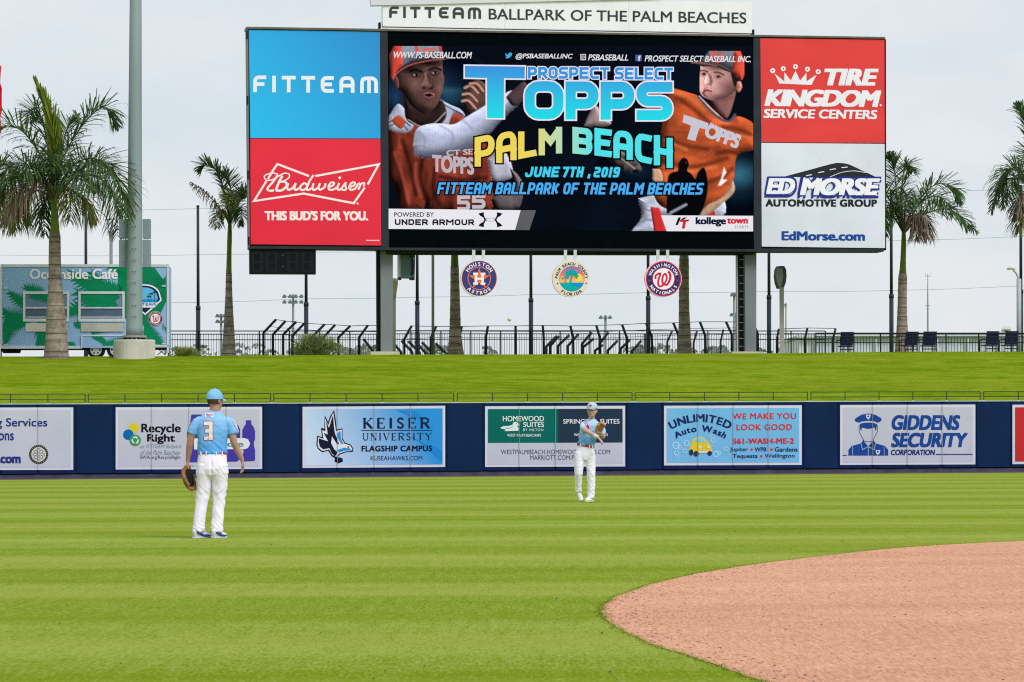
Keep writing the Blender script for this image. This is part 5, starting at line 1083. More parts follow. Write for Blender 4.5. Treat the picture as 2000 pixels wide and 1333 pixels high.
palm((890, 690), 128.5, [(890, 708, 36), (890, 690, 32), (889, 655, 24), (889, 610, 20.5), (888.5, 560, 18), (888, 522, 16.5)],
  [(888, 523, 15.5), (888, 500, 14), (888, 440, 11), (888, 400, 8)],
  [(P((888, 405, 2.5), (888 + 60 * cos(a_), 340, 3.5 + sin(a_)), (888 + 110 * cos(a_), 330, 4.5 + 2 * sin(a_)), (888 + 150 * cos(a_), 420, 5 + 2 * sin(a_))), .8, LEAF, dict(n=26)) for a_ in (0, .8, 1.6, 2.4, 3.1)],
  'palm trunk rising behind the scoreboard just left of the navy star sign', 8)
palm((1337, 690), 129.5, [(1337, 708, 31), (1337, 690, 29), (1337, 650, 24), (1336, 600, 20.5), (1336, 550, 19.5), (1336, 510, 19), (1336, 495, 16)],
  [(1336, 497, 14), (1336, 450, 11), (1336, 400, 8)],
  [(P((1336, 405, 2.5), (1336 + 60 * cos(a_), 340, 3.5 + sin(a_)), (1336 + 110 * cos(a_), 330, 4.5 + 2 * sin(a_)), (1336 + 150 * cos(a_), 420, 5 + 2 * sin(a_))), .8, LEAF, dict(n=26)) for a_ in (0, .8, 1.6, 2.4, 3.1)] +
  [(P((1336, 420, .5), (1310, 410, .6), (1286, 440, .6), (1281, 494, .6)), .45, LEAFB, dict(n=34, droop=1.2))],
  'ringed palm trunk rising behind the scoreboard beside the curly letter sign', 9)
palm((1762, 690), 129.0, [(1762, 706, 33), (1762, 690, 29), (1762, 650, 23), (1762, 610, 19), (1762.5, 570, 17.5), (1763, 545, 17.5), (1763, 534, 15)],
  [(1763, 535, 14), (1764, 505, 11), (1765, 475, 10), (1765, 452, 8)],
  [(P((1765, 456), (1752, 385), (1746, 330), (1735, 302)), .75, LEAF, dict(n=58, droop=.3)),
   (P((1765, 456), (1760, 385, .5), (1768, 325, .8), (1782, 332, 1)), .7, LEAF, dict(n=54, droop=.5)),
   (P((1765, 456), (1785, 405), (1825, 362), (1862, 366), (1876, 398)), .72, LEAF, dict(n=56, droop=.55)),
   (P((1766, 456), (1800, 422, -.5), (1855, 410, -1), (1906, 452, -1.2)), .75, LEAF, dict(n=60, droop=.7)),
   (P((1765, 456), (1742, 400, -.5), (1722, 368, -.9), (1700, 380, -1)), .7, LEAF, dict(n=50, droop=.6)),
   (P((1765, 456), (1744, 424, -.6), (1724, 430, -1), (1722, 462, -1.2)), .6, LEAF, dict(n=46, droop=.9)),
   (P((1766, 456), (1785, 424, -.8), (1806, 430, -1.2), (1812, 468, -1.4)), .55, LEAFB, dict(n=56, droop=1.0)),
   (P((1766, 456), (1780, 430, -.8), (1792, 440, -1.1), (1790, 468, -1.2)), .5, LEAFB, dict(n=46, droop=1.0)),
   (P((1765, 456), (1768, 400, -.6), (1772, 380, -1.5), (1775, 412, -2.2)), .6, LEAF, dict(n=50, droop=.8)),
   (P((1765, 456), (1795, 400, .8), (1835, 385, 1.4), (1870, 425, 1.8)), .7, LEAF, dict(n=48, droop=.7)),
   (P((1765, 456), (1752, 415, .8), (1738, 400, 1.4), (1726, 420, 1.8)), .6, LEAFY, dict(n=44, droop=.8))],
  'royal palm with full crown standing at the right end of the scoreboard', 10)
palm((2030, 690), 117.5, [(2030, 706, 42), (2030, 640, 34), (2030, 540, 23), (2030, 500, 22)], [(2030, 502, 20), (2028, 460, 14), (2026, 420, 11)],
  [(P((2026, 425), (2000, 345), (1965, 335), (1936, 412)), .75, LEAF, dict(n=60, droop=.8)),
   (P((2026, 425), (2004, 362, -.6), (1978, 352, -1), (1958, 405, -1.3)), .7, LEAF, dict(n=54, droop=.8)),
   (P((2026, 425), (2018, 320), (2002, 240), (1984, 205)), .75, LEAF, dict(n=56, droop=.3)),
   (P((2026, 425), (2010, 385, -.8), (1992, 385, -1.2), (1984, 425, -1.4)), .55, LEAFB, dict(n=50, droop=1.0)),
   (P((2026, 425), (2012, 400, -.4), (1998, 412, -.6), (1990, 455, -.8)), .6, LEAFY, dict(n=44, droop=1.0)),
   (P((2026, 425), (2040, 330), (2075, 300), (2110, 340)), .9, LEAF, dict(n=50)), (P((2026, 425), (2055, 380), (2090, 380), (2120, 450)), .9, LEAF, dict(n=50)), (P((2026, 425), (2022, 330, -1), (2010, 300, -2), (2000, 350, -2.6)), .8, LEAF, dict(n=50))],
  'palm tree at the right edge with drooping fronds hanging into the picture', 12)
# ------------------------------------------------------------------ low spiky plants on the berm edge
def clump(cx, cy, hw, h, d, n, label, m, seed):
    r = random.Random(seed); b = at(cx, cy, d); b.z -= .25; t = thing('palmetto', b, label, 'shrub', 'spiky shrubs behind the berm edge')
    k = d / F; mb = MB()
    for i in range(n):
        a_ = r.uniform(0, 2 * pi); el = r.uniform(.15, 1.4); ln = h * k * r.uniform(.75, 1.1) * (1 if el > .6 else hw / h * .9)
        d_ = Vector((cos(a_) * cos(el), sin(a_) * cos(el), sin(el))); p = b + Vector((r.uniform(-.45, .45) * hw * k, r.uniform(-.3, .3) * hw * k, 0))
        hub = p + d_ * ln * .55
        for j in range(9):
            q = d_ + Vector((r.uniform(-.6, .6), r.uniform(-.6, .6), r.uniform(-.5, .45))); q.normalize(); w_ = q.cross(Vector((r.uniform(-1, 1), r.uniform(-1, 1), .6))).normalized() * .016
            e_ = hub + q * ln * .5
            mb.add([hub - w_, hub + w_, e_], [(0, 1, 2)])
        mb.tube([p, hub], .008, 3, False)
    mb.build('leaves', m, t)
    MB().tube([b - Vector((0, 0, .2)), b + Vector((0, 0, h * k * .3))], [.09, .05], 7).build('stem', BARK, t)
    return t
LEAFP = leaf_mat('palmetto_leaf', (.15, .21, .03), (.36, .4, .11))
clump(362, 690, 32, 27, 119.5, 120, 'yellow-green spiky shrub between the trailer and the slim palm', LEAFP, 1)
clump(500, 691, 26, 13, 119.8, 60, 'small low spiky shrub right of the slim palm', LEAFP, 2)
clump(617, 691, 46, 54, 120.0, 230, 'large round palmetto bush under the game clock', leaf_mat('palmetto_green', (.11, .16, .045), (.3, .35, .13)), 3)
# ================================================================== FLOODLIGHT MAST
fl = thing('light_mast', at(262, 695, 116.3), 'thick grey-green steel mast on round concrete footing at the left', 'mast')
STEEL = mat('galvanised_steel', L((136, 152, 152), 1.15), rough=.5, metal=.15, var=.12, scale=.5, stretch=(1.5, 1.5, .25), bump=.05)
d = 116.3; k = d / F
prof = [(264.5, -420, 15), (265, -150, 19), (265, 0, 23.5), (264, 200, 26), (263.5, 400, 28), (263, 560, 30.5), (262.5, 640, 32), (262.5, 657, 33)]
MB().tube([at(x, y, d) for x, y, w in prof], [w * k / 2 for x, y, w in prof], 24).build('pole', STEEL, fl, smooth=True)
MB().tube([at(262.5, 656, d), at(262.5, 660, d)], 24 * k, 24).build('base_plate', mat('base_plate', L((150, 148, 135)), rough=.7), fl)
for j in range(14):
    a_ = 2 * pi * j / 14; c = at(262.5, 661, d) + Vector((cos(a_), sin(a_), 0)) * 20 * k
    MB().tube([c + Vector((0, 0, -.08)), c + Vector((0, 0, .10))], .035, 6).build('anchor_bolt', mat('bolt_dark', L((60, 58, 52))), fl)
n_ = 28; ft = MB(); R0 = 40.5 * k; ctop = at(262.5, 664.5, d); cbot = at(262.5, 706, d)
ft.tube([cbot, ctop - Vector((0, 0, .05)), ctop], [R0, R0, R0 * .975], 32).build('footing', mat('old_concrete', L((196, 192, 180)), rough=.9, var=.2, scale=1.4, stretch=(1, 1, .5), bump=.2, bscale=8), fl)
for j, y in enumerate(range(332, 640, 22)):
    for x in (-6.5, 6.5):
        p = at(264 + x * .5, y, d) ; p.y -= 14 * k
        MB().tube([p, p - Vector((0, .12, 0))], .022, 5).build('step_bolt', mat('step_bolt', L((150, 160, 160))), fl)
for x0, x1, yt, yb in ((233.5, 250.5, 428, 524), (279.5, 294, 428, 524)):
    c = (at(x0, yt, d) + at(x1, yb, d)) / 2; w_ = (x1 - x0) * k
    for ya, yb_ in ((yt, 467), (468, yb)):
        c = (at(x0, ya, d + .3) + at(x1, yb_, d + .3)) / 2
        MB().box(c, (w_, .4, (yb_ - ya) * k - .03), 0, .015).build('ballast_box', mat('box_grey', L((134, 148, 156)), rough=.5, var=.06), fl)
# ================================================================== RED FLAG at the left edge
fg = thing('flag', at(-42, 690, 124), 'red flag hanging limp at the left edge of the picture', 'flag')
MB().tube([at(-42, 700, 124), at(-42, 60, 124)], [.07, .04], 8).build('pole', STEEL, fg)
fv = []; ff = []
for j in range(13):
    for i in range(9):
        y = 100 + j * 11; u = i / 8; ex = 42 + (5.5 if 140 < y < 195 else 1.5) * u
        p = at(-42 + ex * u, y + u * u * 30, 124); p.y += .25 * sin(u * 9 + j * .35); fv.append(p)
for j in range(12):
    for i in range(8): a_ = j * 9 + i; ff.append((a_, a_ + 1, a_ + 10, a_ + 9))
mk('cloth', fv, ff, mat('flag_red', L((205, 24, 48), 1.3), rough=.7), fg, True)
# ================================================================== CAFE TRAILER
tp = Plane(at(0, 600, 121.0), at(330, 600, 121.4))
tb = tp.pt(165, 690); tb.z = PLAT
tr = thing('cafe_trailer', tb, 'blue-grey food trailer with green palm print and cafe lettering', 'trailer')
TBODY = mat('trailer_skin', L((108, 136, 168), 1.95), rough=.4, var=.06, scale=.5)
ALU = mat('bright_trim', L((196, 202, 206), 1.2), rough=.35, metal=.2, var=.06)
def tq(pts, f, dp): return MB().slab(tp, pts, f, dp)
tq([(2, 518), (328.5, 518), (328.5, 680), (2, 680)], 0, 2.4).build('body', TBODY, tr)
tq([(1, 516.5), (329.5, 516.5), (329.5, 521.5), (1, 521.5)], .03, .1).build('roof_trim', ALU, tr)
tq([(1, 676), (160, 676), (160, 681.5), (1, 681.5)], .03, .1).build('sill_trim', ALU, tr)
tq([(246, 674), (329.5, 674), (329.5, 678), (246, 678)], .03, .1).build('sill_trim', ALU, tr)
tq([(0, 521.5), (4.2, 521.5), (4.2, 676), (0, 676)], .03, .1).build('corner_post', ALU, tr)
tq([(325.8, 521.5), (329.8, 521.5), (329.8, 690), (325.8, 690)], .03, .1).build('corner_post', ALU, tr)
TG = lambda q: sub(q, 0, 430, 4.762)
GRN = (6, 128, 84)
def leafprint(a, p0, p1, w, bend, n=15, gap=.42):
    """printed frond: toothed outline about a bent midrib"""
    p0 = Vector(p0); p1 = Vector(p1); ax = p1 - p0; nr = Vector((-ax.y, ax.x)).normalized(); up = []; dn = []
    for i in range(n * 2 + 1):
        t_ = i / (n * 2); c = p0 + ax * t_ + nr * bend * sin(pi * t_) * ax.length; e = sin(pi * min(1, t_ * .85 + .12)) ** .7
        k_ = 1.0 if i % 2 else gap
        sh = ax.normalized() * (w * .55 if i % 2 else 0)
        up.append(tuple(c + nr * w * e * k_ + sh)); dn.append(tuple(c - nr * w * e * k_ + sh))
    pts = [tuple(p0)] + up[1:-1] + [tuple(p1)] + dn[-2:0:-1]
    return a.poly([(min(325.5, max(4.5, x)), min(675.5, max(522, y))) for x, y in TG(pts)])
a = Art(.002)
for p0, p1, w_, bn in (((420, 780), (90, 670), 80, -.15), ((470, 800), (230, 630), 80, .1), ((330, 900), (30, 850), 120, -.2), ((260, 880), (60, 1150), 120, .25), ((330, 1170), (560, 1000), 150, -.2), ((1120, 720), (720, 660), 130, -.2), ((1150, 700), (860, 480), 120, -.2), ((1120, 640), (640, 480), 90, -.12), ((1040, 900), (600, 900), 110, .2), ((1130, 880), (760, 780), 110, .1), ((700, 920), (740, 1000), 40, .1), ((1330, 560), (1020, 450), 110, .2), ((1300, 560), (1480, 470), 110, .2), ((1330, 640), (1540, 560), 110, .25), ((1380, 560), (1545, 720), 90, -.2), ((1420, 760), (1545, 1000), 110, -.15), ((1100, 1000), (860, 1060), 50, .1), ((1340, 980), (1500, 1150), 90, .1), ((960, 1090), (930, 1180), 60, .1), ((600, 1090), (690, 1170), 50, .1)):
    leafprint(a, p0, p1, w_, bn)
a.poly(TG([(1090, 445), (1440, 445), (1520, 560), (1545, 760), (1480, 900), (1380, 1000), (1120, 900), (1100, 700)]))
a.build('palm_print', tp, .004, ink(GRN), tr)
Art().text('Oceanside Café', 57.7, 525.5, 230, 545.5, bold=.03).build('lettering', tp, .024, ink((232, 236, 238)), tr)
def win(x0, x1):
    w = tq([(x0, 569.5), (x1, 569.5), (x1, 628.5), (x0, 628.5)], .012, .02).build('window', mat('shutter_grey', L((100, 124, 150), 1.3), rough=.35), tr)
    for q in ([(x0, 569.5), (x1, 569.5), (x1, 574.5), (x0, 574.5)], [(x0, 622.8), (x1, 622.8), (x1, 628.5), (x0, 628.5)], [(x0, 574.5), (x0 + 4.5, 574.5), (x0 + 4.5, 622.8), (x0, 622.8)], [(x1 - 4.5, 574.5), (x1, 574.5), (x1, 622.8), (x1 - 4.5, 622.8)]):
        tq(q, .05, .06).build('frame', ALU, w)
    tq([(x0 + 4.5, 600.5), (x1 - 4.5, 600.5), (x1 - 4.5, 603), (x0 + 4.5, 603)], .06, .05).build('mid_rail', ALU, w)
    tq([(x0 + 5, 618.8), (x1 - 5, 618.8), (x1 - 5, 620.5), (x0 + 5, 620.5)], .045, .03).build('sill', ALU, w)
    tq([(x0 + 5, 603.2), (x1 - 5, 603.2), (x1 - 5, 618.6), (x0 + 5, 618.6)], .022, .008).build('pane', mat('window_glass', L((86, 106, 130)), rough=.15, var=.1), w)
    a = Art(); leafprint(a, ((x1 - 12) * 4.762, (598 - 430) * 4.762), ((x0 + 14) * 4.762, (580 - 430) * 4.762), 60, .1); a2 = []
    for i, (x, y, z) in enumerate(a.v): a.v[i] = (min(x1 - 5, max(x0 + 5, x)), min(600, max(575, y)), z)
    a.build('shutter_print', tp, .018, ink(GRN), w)
    sh = tq([(x0 + 5, 631.8), (x1 - 3, 631.8), (x1 - 3, 648), (x0 + 5, 648)], .06, .055).build('serving_shelf', mat('shelf_steel', L((200, 196, 186)), rough=.3, metal=.4, var=.2, scale=.8), tr)
win(45, 135); win(153, 243.5)
fd = tq([(158.5, 656), (245, 656), (245, 679.8), (158.5, 679.8)], .06, .055).build('wheel_skirt', TBODY, tr)
tq([(158.5, 654.5), (245, 654.5), (245, 657), (158.5, 657)], .08, .07).build('skirt_trim', ALU, tr); tq([(158.5, 657), (161, 657), (161, 680), (158.5, 680)], .08, .07).build('skirt_trim', ALU, tr)
a = Art(.002); leafprint(a, (1000, 1160), (860, 1090), 40, .1, 9); leafprint(a, (950, 1170), (1140, 1100), 60, .1, 9); a.build('skirt_print', tp, .066, ink(GRN), tr)
for xw in (187.5, 226):
    c = tp.pt(xw, 683.5, -.05); rr = 17.5 * 121 / F
    wh = MB().tube([c, c - tp.n * .22], rr, 28).build('wheel', mat('tyre_rubber', L((30, 30, 32)), rough=.9), tr)
    MB().tube([c + tp.n * .01, c - tp.n * .05], rr * .64, 28).build('rim', mat('rim_silver', L((205, 205, 205)), rough=.4, metal=.3), wh)
    for j in range(6):
        q = j * pi / 3; cc = c + tp.a * cos(q) * rr * .42 + Vector((0, 0, sin(q) * rr * .42))
        MB().tube([cc + tp.n * .014, cc], rr * .11, 10).build('rim_hole', mat('rim_hole', L((70, 70, 72))), wh)
tq([(2, 681.5), (328, 680), (328, 684), (2, 684.5)], -.25, .12).build('chassis_rail', mat('chassis_black', L((34, 32, 34))), tr)
tq([(2, 684.5), (40, 684.5), (38, 690), (6, 690)], -.3, .3).build('chassis_box', mat('chassis_black', L((34, 32, 34))), tr)
jk = MB()
for x0, x1 in ((306, 322), (322, 306)): jk.prism([tp.pt(x0, 681, -.1), tp.pt(x0 + 2.5, 681, -.1), tp.pt(x1 + 2.5, 694, -.1), tp.pt(x1, 694, -.1)], [p - tp.n * .05 for p in (tp.pt(x0, 681, -.1), tp.pt(x0 + 2.5, 681, -.1), tp.pt(x1 + 2.5, 694, -.1), tp.pt(x1, 694, -.1))])
jk.build('jack_stand', mat('chassis_black', L((34, 32, 34))), tr)
for y in (563, 559):
    pass
for x, y in ((11, 563), (320, 559), (11, 674), (320, 672)): tq([(x - 4, y - 1.2), (x + 4, y - 1.2), (x + 4, y + 1.2), (x - 4, y + 1.2)], .05, .05).build('latch', ALU, tr)
# badges on the trailer
bd = tr
a = Art(); a.poly(TG(spl2([(1195, 720), (1225, 650), (1290, 605), (1350, 598), (1420, 612), (1475, 655), (1502, 735)], 5) + [(1502, 750), (1350, 886), (1198, 750)])); a.build('badge_edge', tp, .022, ink((235, 238, 240)), bd)
a = Art(); a.poly(TG(spl2([(1208, 722), (1235, 660), (1292, 618), (1350, 611), (1415, 625), (1465, 665), (1488, 732)], 5) + [(1488, 745), (1350, 868), (1212, 745)])); a.build('badge_field', tp, .026, ink((30, 36, 80)), bd)
a = Art(); a.poly(TG(spl2([(1225, 720), (1250, 672), (1300, 635), (1350, 628), (1405, 640), (1450, 678), (1468, 728)], 5) + [(1462, 742), (1238, 742)])); a.build('badge_sky', tp, .030, ink((90, 186, 226)), bd)
a = Art(); a.poly(TG([(1235, 742), (1360, 738), (1465, 742), (1455, 765), (1245, 765)])); a.build('badge_sea', tp, .034, ink((24, 140, 200)), bd)
a = Art()
for x, h in ((1385, 705), (1405, 680), (1440, 665)):
    a.stroke(TG([(x, 750), (x, h)]), 1); a.stroke(TG([(x - 22, h + 14), (x, h), (x + 22, h + 12)]), 1.6)
a.build('badge_palms', tp, .038, ink((24, 40, 84)), bd)
a = Art(); a.poly(TG([(1235, 768), (1478, 768), (1440, 815), (1262, 815)])); a.build('badge_band', tp, .036, ink((225, 232, 238)), bd)
Art().word('fITTeAm', 261, 592.5, 304.5, 597.5, 1.1, gap=.3, widths=FITW).build('badge_lettering', tp, .046, ink((40, 120, 190)), bd)
for r_, c, o in ((14.5, (232, 222, 226), .022), (14, (120, 30, 66), .026), (9.6, (232, 226, 230), .030)): Art().disc(303.5, 622.8, r_, n=28).build('round_badge', tp, o, ink(c), bd)
a = Art(.0004); a.stroke(spl2([(297.5, 620), (300, 617.5), (300.5, 627), (303, 628.5), (304.5, 620), (305.5, 627.5), (308.5, 626), (309, 617)], 4), 1.6); a.build('round_badge_letter', tp, .034, ink((190, 30, 56)), bd)
a = Art(); a.arc('WASHINGTON', 303.5, 622.8, 11.8, -70, 70, 2.6, .02); a.arc('NATIONALS', 303.5, 622.8, 11.8, 240, 120, 2.6, .02, inward=True); a.build('round_badge_lettering', tp, .030, ink((230, 226, 230)), bd)
# ================================================================== PICKET FENCE along the berm top
BLACKM = mat('black_powder_coat', L((34, 37, 40), 1.1), rough=.5, var=.1)
SLATE = mat('slate_paint', L((48, 56, 66), 1.1), rough=.5, var=.15, scale=1)
def picket_fence(x0, x1, d0, d1, ytop, label, step, thick):
    pl = Plane(at(x0, 660, d0), at(x1, 660, d1)); b = pl.pt((x0 + x1) / 2, 690); b.z = PLAT
    t = thing('picket_fence', b, label, 'fence', 'black picket fence runs on the berm')
    A, B = pl.pt(x0, ytop), pl.pt(x1, ytop); n = max(1, round((B - A).length / 1.27))
    zt_ = lambda u: A.z + (B.z - A.z) * u
    def q(u, z): p = A.lerp(B, u); return Vector((p.x, p.y, z))
    for k in range(n + 1):
        MB().box(q(k / n, (PLAT + zt_(k / n)) / 2 - .1), (.05, .05, zt_(k / n) - PLAT + .2), 0).build('post', BLACKM, t)
    for dz, r_ in ((0, thick), (-.13, .02), (-.36, .018), (-1.05, .02)):
        MB().tube([q(0, zt_(0) + dz), q(1, zt_(1) + dz)], r_, 6).build('rail', BLACKM, t)
    pk = MB(); m_ = int((B - A).length / step)
    for i in range(m_):
        u = (i + .5) / m_; p = q(u, 0); s_ = .009; za, zb_ = PLAT - .05, zt_(u) - .13
        pk.add([(p.x - s_, p.y - s_, za), (p.x + s_, p.y - s_, za), (p.x + s_, p.y + s_, za), (p.x - s_, p.y + s_, za), (p.x - s_, p.y - s_, zb_), (p.x + s_, p.y - s_, zb_), (p.x + s_, p.y + s_, zb_), (p.x - s_, p.y + s_, zb_)],
               [(0, 1, 5, 4), (1, 2, 6, 5), (2, 3, 7, 6), (3, 0, 4, 7)])
    tag(pk.build('pickets', BLACKM, t), kind='stuff')
    return t
picket_fence(-60, 2, 127, 127, 650, 'picket fence run left of the cafe trailer', .13, .025)
picket_fence(329, 742, 126, 126.5, 647, 'black picket fence run left of the scoreboard columns', .105, .022)
picket_fence(744, 1440, 129.5, 131, 646.5, 'black picket fence run seen under the scoreboard between its columns', .105, .022)
picket_fence(1478, 1612, 131, 131, 647, 'black picket fence run just right of the right column', .105, .022)
picket_fence(1592, 2040, 124.5, 124, 652, 'black picket fence run in front of the navy chairs with thick top rail', .118, .04)
# white notice on the fence
nb = at(594, 664, 125.8); nt_ = MB().box(at(594, 658, 125.8), (24 * 125.8 / F, .02, 9.5 * 125.8 / F), 0).build('notice', mat('notice_white', L((222, 224, 226)), rough=.5)); tag(nt_, 'small white notice fixed to the fence at the palmetto bush', 'notice')
# ================================================================== BENT-ARM FENCES
def bent_fence(posts, d0, d1, label, w=.11, wires=True, m=SLATE):
    b = at((posts[0][0] + posts[-1][0]) / 2, 690, (d0 + d1) / 2); b.z = PLAT
    t = thing('bent_arm_fence', b, label, 'fence', 'bent-arm fences behind the berm')
    n = len(posts); tops = []; kn = []
    for i, (bx, kx, ky, tx, ty) in enumerate(posts):
        dd = d0 + (d1 - d0) * i / max(1, n - 1)
        B = at(bx, 700, dd); B.z = PLAT - .15; K_ = at(kx, ky, dd); T = at(tx, ty, dd - .15)
        MB().tube([B, K_, K_.lerp(T, .05), T], [w / 2] * 4, 8).build('post', m, t, True); tops.append(T); kn.append(K_)
    if wires:
        MB().tube(tops, .014, 4).build('wire', m, t)
        MB().tube([a_.lerp(b_, .5) for a_, b_ in zip(tops, kn)], .010, 4).build('wire', m, t)
        MB().tube(kn, .010, 4).build('wire', m, t)
    return t
bent_fence([(514.5, 514.5, 650.6, 539, 624.5), (533, 533, 654, 557.6, 627.6), (553, 553, 654, 578.5, 629), (571.5, 571.5, 656, 594.5, 632), (610, 610, 658, 634, 634), (632, 632, 659, 654.5, 635), (660.7, 660.7, 660, 684, 637), (701, 701, 660, 718.5, 636), (745, 745, 661, 761, 637)], 131, 134, 'bent-arm fence run leaning right, left of the scoreboard column')
bent_fence([(790, 789.5, 662.7, 804, 637), (841.5, 841.5, 660, 852, 638), (897, 897, 660, 902, 638), (949, 949, 660, 953, 637), (1007, 1007, 660, 1007, 637), (1062, 1062, 660, 1060, 636), (1120, 1119.5, 659, 1114, 637), (1173, 1172, 661, 1164.6, 636), (1225, 1224, 659, 1215, 634.5), (1275, 1273, 657, 1262, 632), (1326, 1325, 655, 1315, 631), (1378, 1377, 655, 1367, 629), (1430, 1429, 653, 1418, 629), (1481, 1480, 652, 1470, 630)], 134.5, 134, 'long bent-arm fence run under the screen, arms fanning from right to left')
bent_fence([(1518, 1518, 660, 1521, 643), (1573, 1572, 663, 1577, 641), (1627, 1627, 662, 1632, 642)], 136, 136, 'three bent-arm posts right of the scoreboard column', .1)
def arms(lst, d, label, w=.13):
    """rows farther off: knees hidden by the berm, only the leaning arms show"""
    return bent_fence([(bx, bx, by, tx, ty) for tx, ty, bx, by in lst], d, d + 2, label, w, wires=False)
R4 = lambda x, y: (700 + x / 4.878, 470 + y / 4.878)
R5 = lambda x, y: (1070 + x / 4.651, 470 + y / 4.651)
arms([R4(50, 940) + R4(135, 1050), R4(345, 990) + R4(410, 1070), R4(410, 955) + R4(510, 1060), R4(475, 960) + R4(585, 1070), R4(540, 965) + R4(645, 1075), R4(605, 970) + R4(710, 1075), R4(735, 980) + R4(835, 1075)], 142, 'far row of arms leaning left near the left column')
arms([R4(1890, 910) + R4(1790, 1010), R5(100, 870) + R5(20, 960), R5(195, 860) + R5(90, 960), R5(280, 850) + R5(180, 960), R5(400, 835) + R5(310, 940), R5(415, 895) + R5(320, 970), R5(550, 835) + R5(470, 940), R5(500, 950) + R5(430, 1000), R5(635, 910) + R5(545, 1000), R5(745, 905) + R5(660, 985), R5(850, 910) + R5(760, 1010)], 146, 'far dense row of arms leaning right under the round cream sign')
arms([R5(1130, 820) + R5(1085, 920), R5(1355, 820) + R5(1325, 930), R5(1595, 810) + R5(1570, 915)], 148, 'three far bent posts near the right column', .1)
# ================================================================== NET POLES with cables
poles = [(168, 408, 604), (387, 405, 603), (598, 402, 596), (815, 398, 593), (1037, 394, 588), (1266, 388, 584), (1502, 382, 582), (1741, 374, 580), (1994, 366, 571)]
names = ['just right of the tall left palm', 'between the steel mast and the slim palm', 'under the game clock', 'beside the speaker cabinet', 'under the screen between two round signs', 'behind the curly letter sign', 'under the coral and silver panels', 'left of the right-hand palm', 'at the right edge of the picture']
DN = 141.0
for (x, yt, yk), nm in zip(poles, names):
    b = at(x, 690, DN); b.z = PLAT; k = DN / F
    t = thing('net_pole', b, 'tall dark net pole ' + nm, 'pole', 'tall dark net poles')
    kz = at(x, yk, DN); tz = at(x - .5, yt, DN)
    MB().tube([b - Vector((0, 0, .3)), kz], [8.6 * k / 2] * 2, 12).build('lower_tube', SLATE, t, True)
    MB().tube([kz - Vector((0, 0, .05)), kz + Vector((0, 0, .12))], [10 * k / 2, 9.4 * k / 2], 12).build('collar', SLATE, t, True)
    MB().tube([kz, tz], [6.2 * k / 2, 5.2 * k / 2], 12).build('upper_tube', SLATE, t, True)
    MB().tube([tz, tz + Vector((0, 0, .08))], [6.4 * k / 2, 6 * k / 2], 10).build('cap', SLATE, t)
cb = mat('net_cable', L((150, 165, 172)), rough=.6)
net = thing('net_cables', at(1000, 588, DN), 'thin pale cables strung between the net poles', 'cable')
for off in (0, 1, 2):
    pts = []
    for i, (x, yt, yk) in enumerate(poles):
        y = (yt + 3, yt + (yk - yt) * .47, yk - 12)[off]; pts.append(at(x, y, DN + .1))
        if i < len(poles) - 1:
            x2, yt2, yk2 = poles[i + 1]; y2 = (yt2 + 3, yt2 + (yk2 - yt2) * .47, yk2 - 12)[off]; pts.append(at((x + x2) / 2, (y + y2) / 2 + 1.0, DN + .1))
    pts = [at(-60, (412, 498, 592)[off], DN + .1)] + pts + [at(2060, (364, 458, 558)[off], DN + .1)]
    MB().tube(pts, .0085, 4).build('cable', cb, net)
# ================================================================== SMALLER THINGS ON THE BERM TOP
# speaker cabinet under the left end of the beam
sp = thing('speaker_cabinet', bpn.pt(795, 546, -1.0), 'grey-green speaker cabinet hung under the beam beside the left column', 'speaker')
MB().slab(bpn, [(783, 497), (811, 497), (810, 544), (783.5, 543)], -1.0, .5).build('case', mat('speaker_green', L((96, 122, 124)), rough=.5), sp)
MB().slab(bpn, [(778.5, 498), (783, 497), (783.5, 543), (779, 541)], -1.05, .45).build('side', mat('speaker_pale', L((205, 212, 212)), rough=.5), sp)
MB().tube([bpn.pt(803, 500, -.98), bpn.pt(806.5, 515, -.9), bpn.pt(806, 532, -.9), bpn.pt(804, 537, -.98)], .05, 7).build('bracket', CHAR, sp)
for x, y in ((803, 506), (808, 506), (804.5, 534)): MB().slab(bpn, [(x - 1.3, y - 1.3), (x + 1.3, y - 1.3), (x + 1.3, y + 1.3), (x - 1.3, y + 1.3)], -.93, .05).build('bolt', mat('bolt_pale', L((190, 195, 195))), sp)
for x0, x1 in ((779, 784), (802, 810)): MB().slab(bpn, [(x0, 541), (x1, 542.5), (x1, 547), (x0, 546)], -1.0, .5).build('foot', CHAR, sp)
def pole_lamp(name, label, cat, base, d, parts, group=None):
    b = at(base, 690, d); b.z = PLAT; t = thing(name, b, label, cat, group)
    return t
# beige flood head beside the left column
k = 128 / F
t = pole_lamp('post_light', 'beige rounded light head on a post close to the left scoreboard column', 'lamp', 769, 128, None, 'paddle-headed post lights')
MB().tube([at(769, 705, 128), at(769, 575, 128)], 4.2 * k, 10).build('post', mat('post_beige', L((196, 190, 178)), rough=.6), t, True)
MB().tube([at(769, y, 128) for y in (581, 570, 558, 552, 547, 544)], [q * k for q in (4.5, 6, 8, 8.6, 8, 5)], 14).build('head', mat('head_beige', L((214, 202, 184)), rough=.6), t, True)
t = pole_lamp('post_light', 'grey paddle-shaped light head on a square post right of the scoreboard', 'lamp', 1527, 128, None, 'paddle-headed post lights')
c0 = at(1527, 705, 128); c1 = at(1527, 562, 128)
MB().box((c0 + c1) / 2, (8.2 * k, 8.2 * k, (c1 - c0).length)).build('post', mat('post_grey', L((176, 176, 168)), rough=.6), t)
out = [(1523, 564), (1519, 553), (1517.3, 540), (1518.5, 527), (1522, 520), (1532, 520), (1535.5, 527), (1536.5, 540), (1535, 552), (1530.5, 564)]
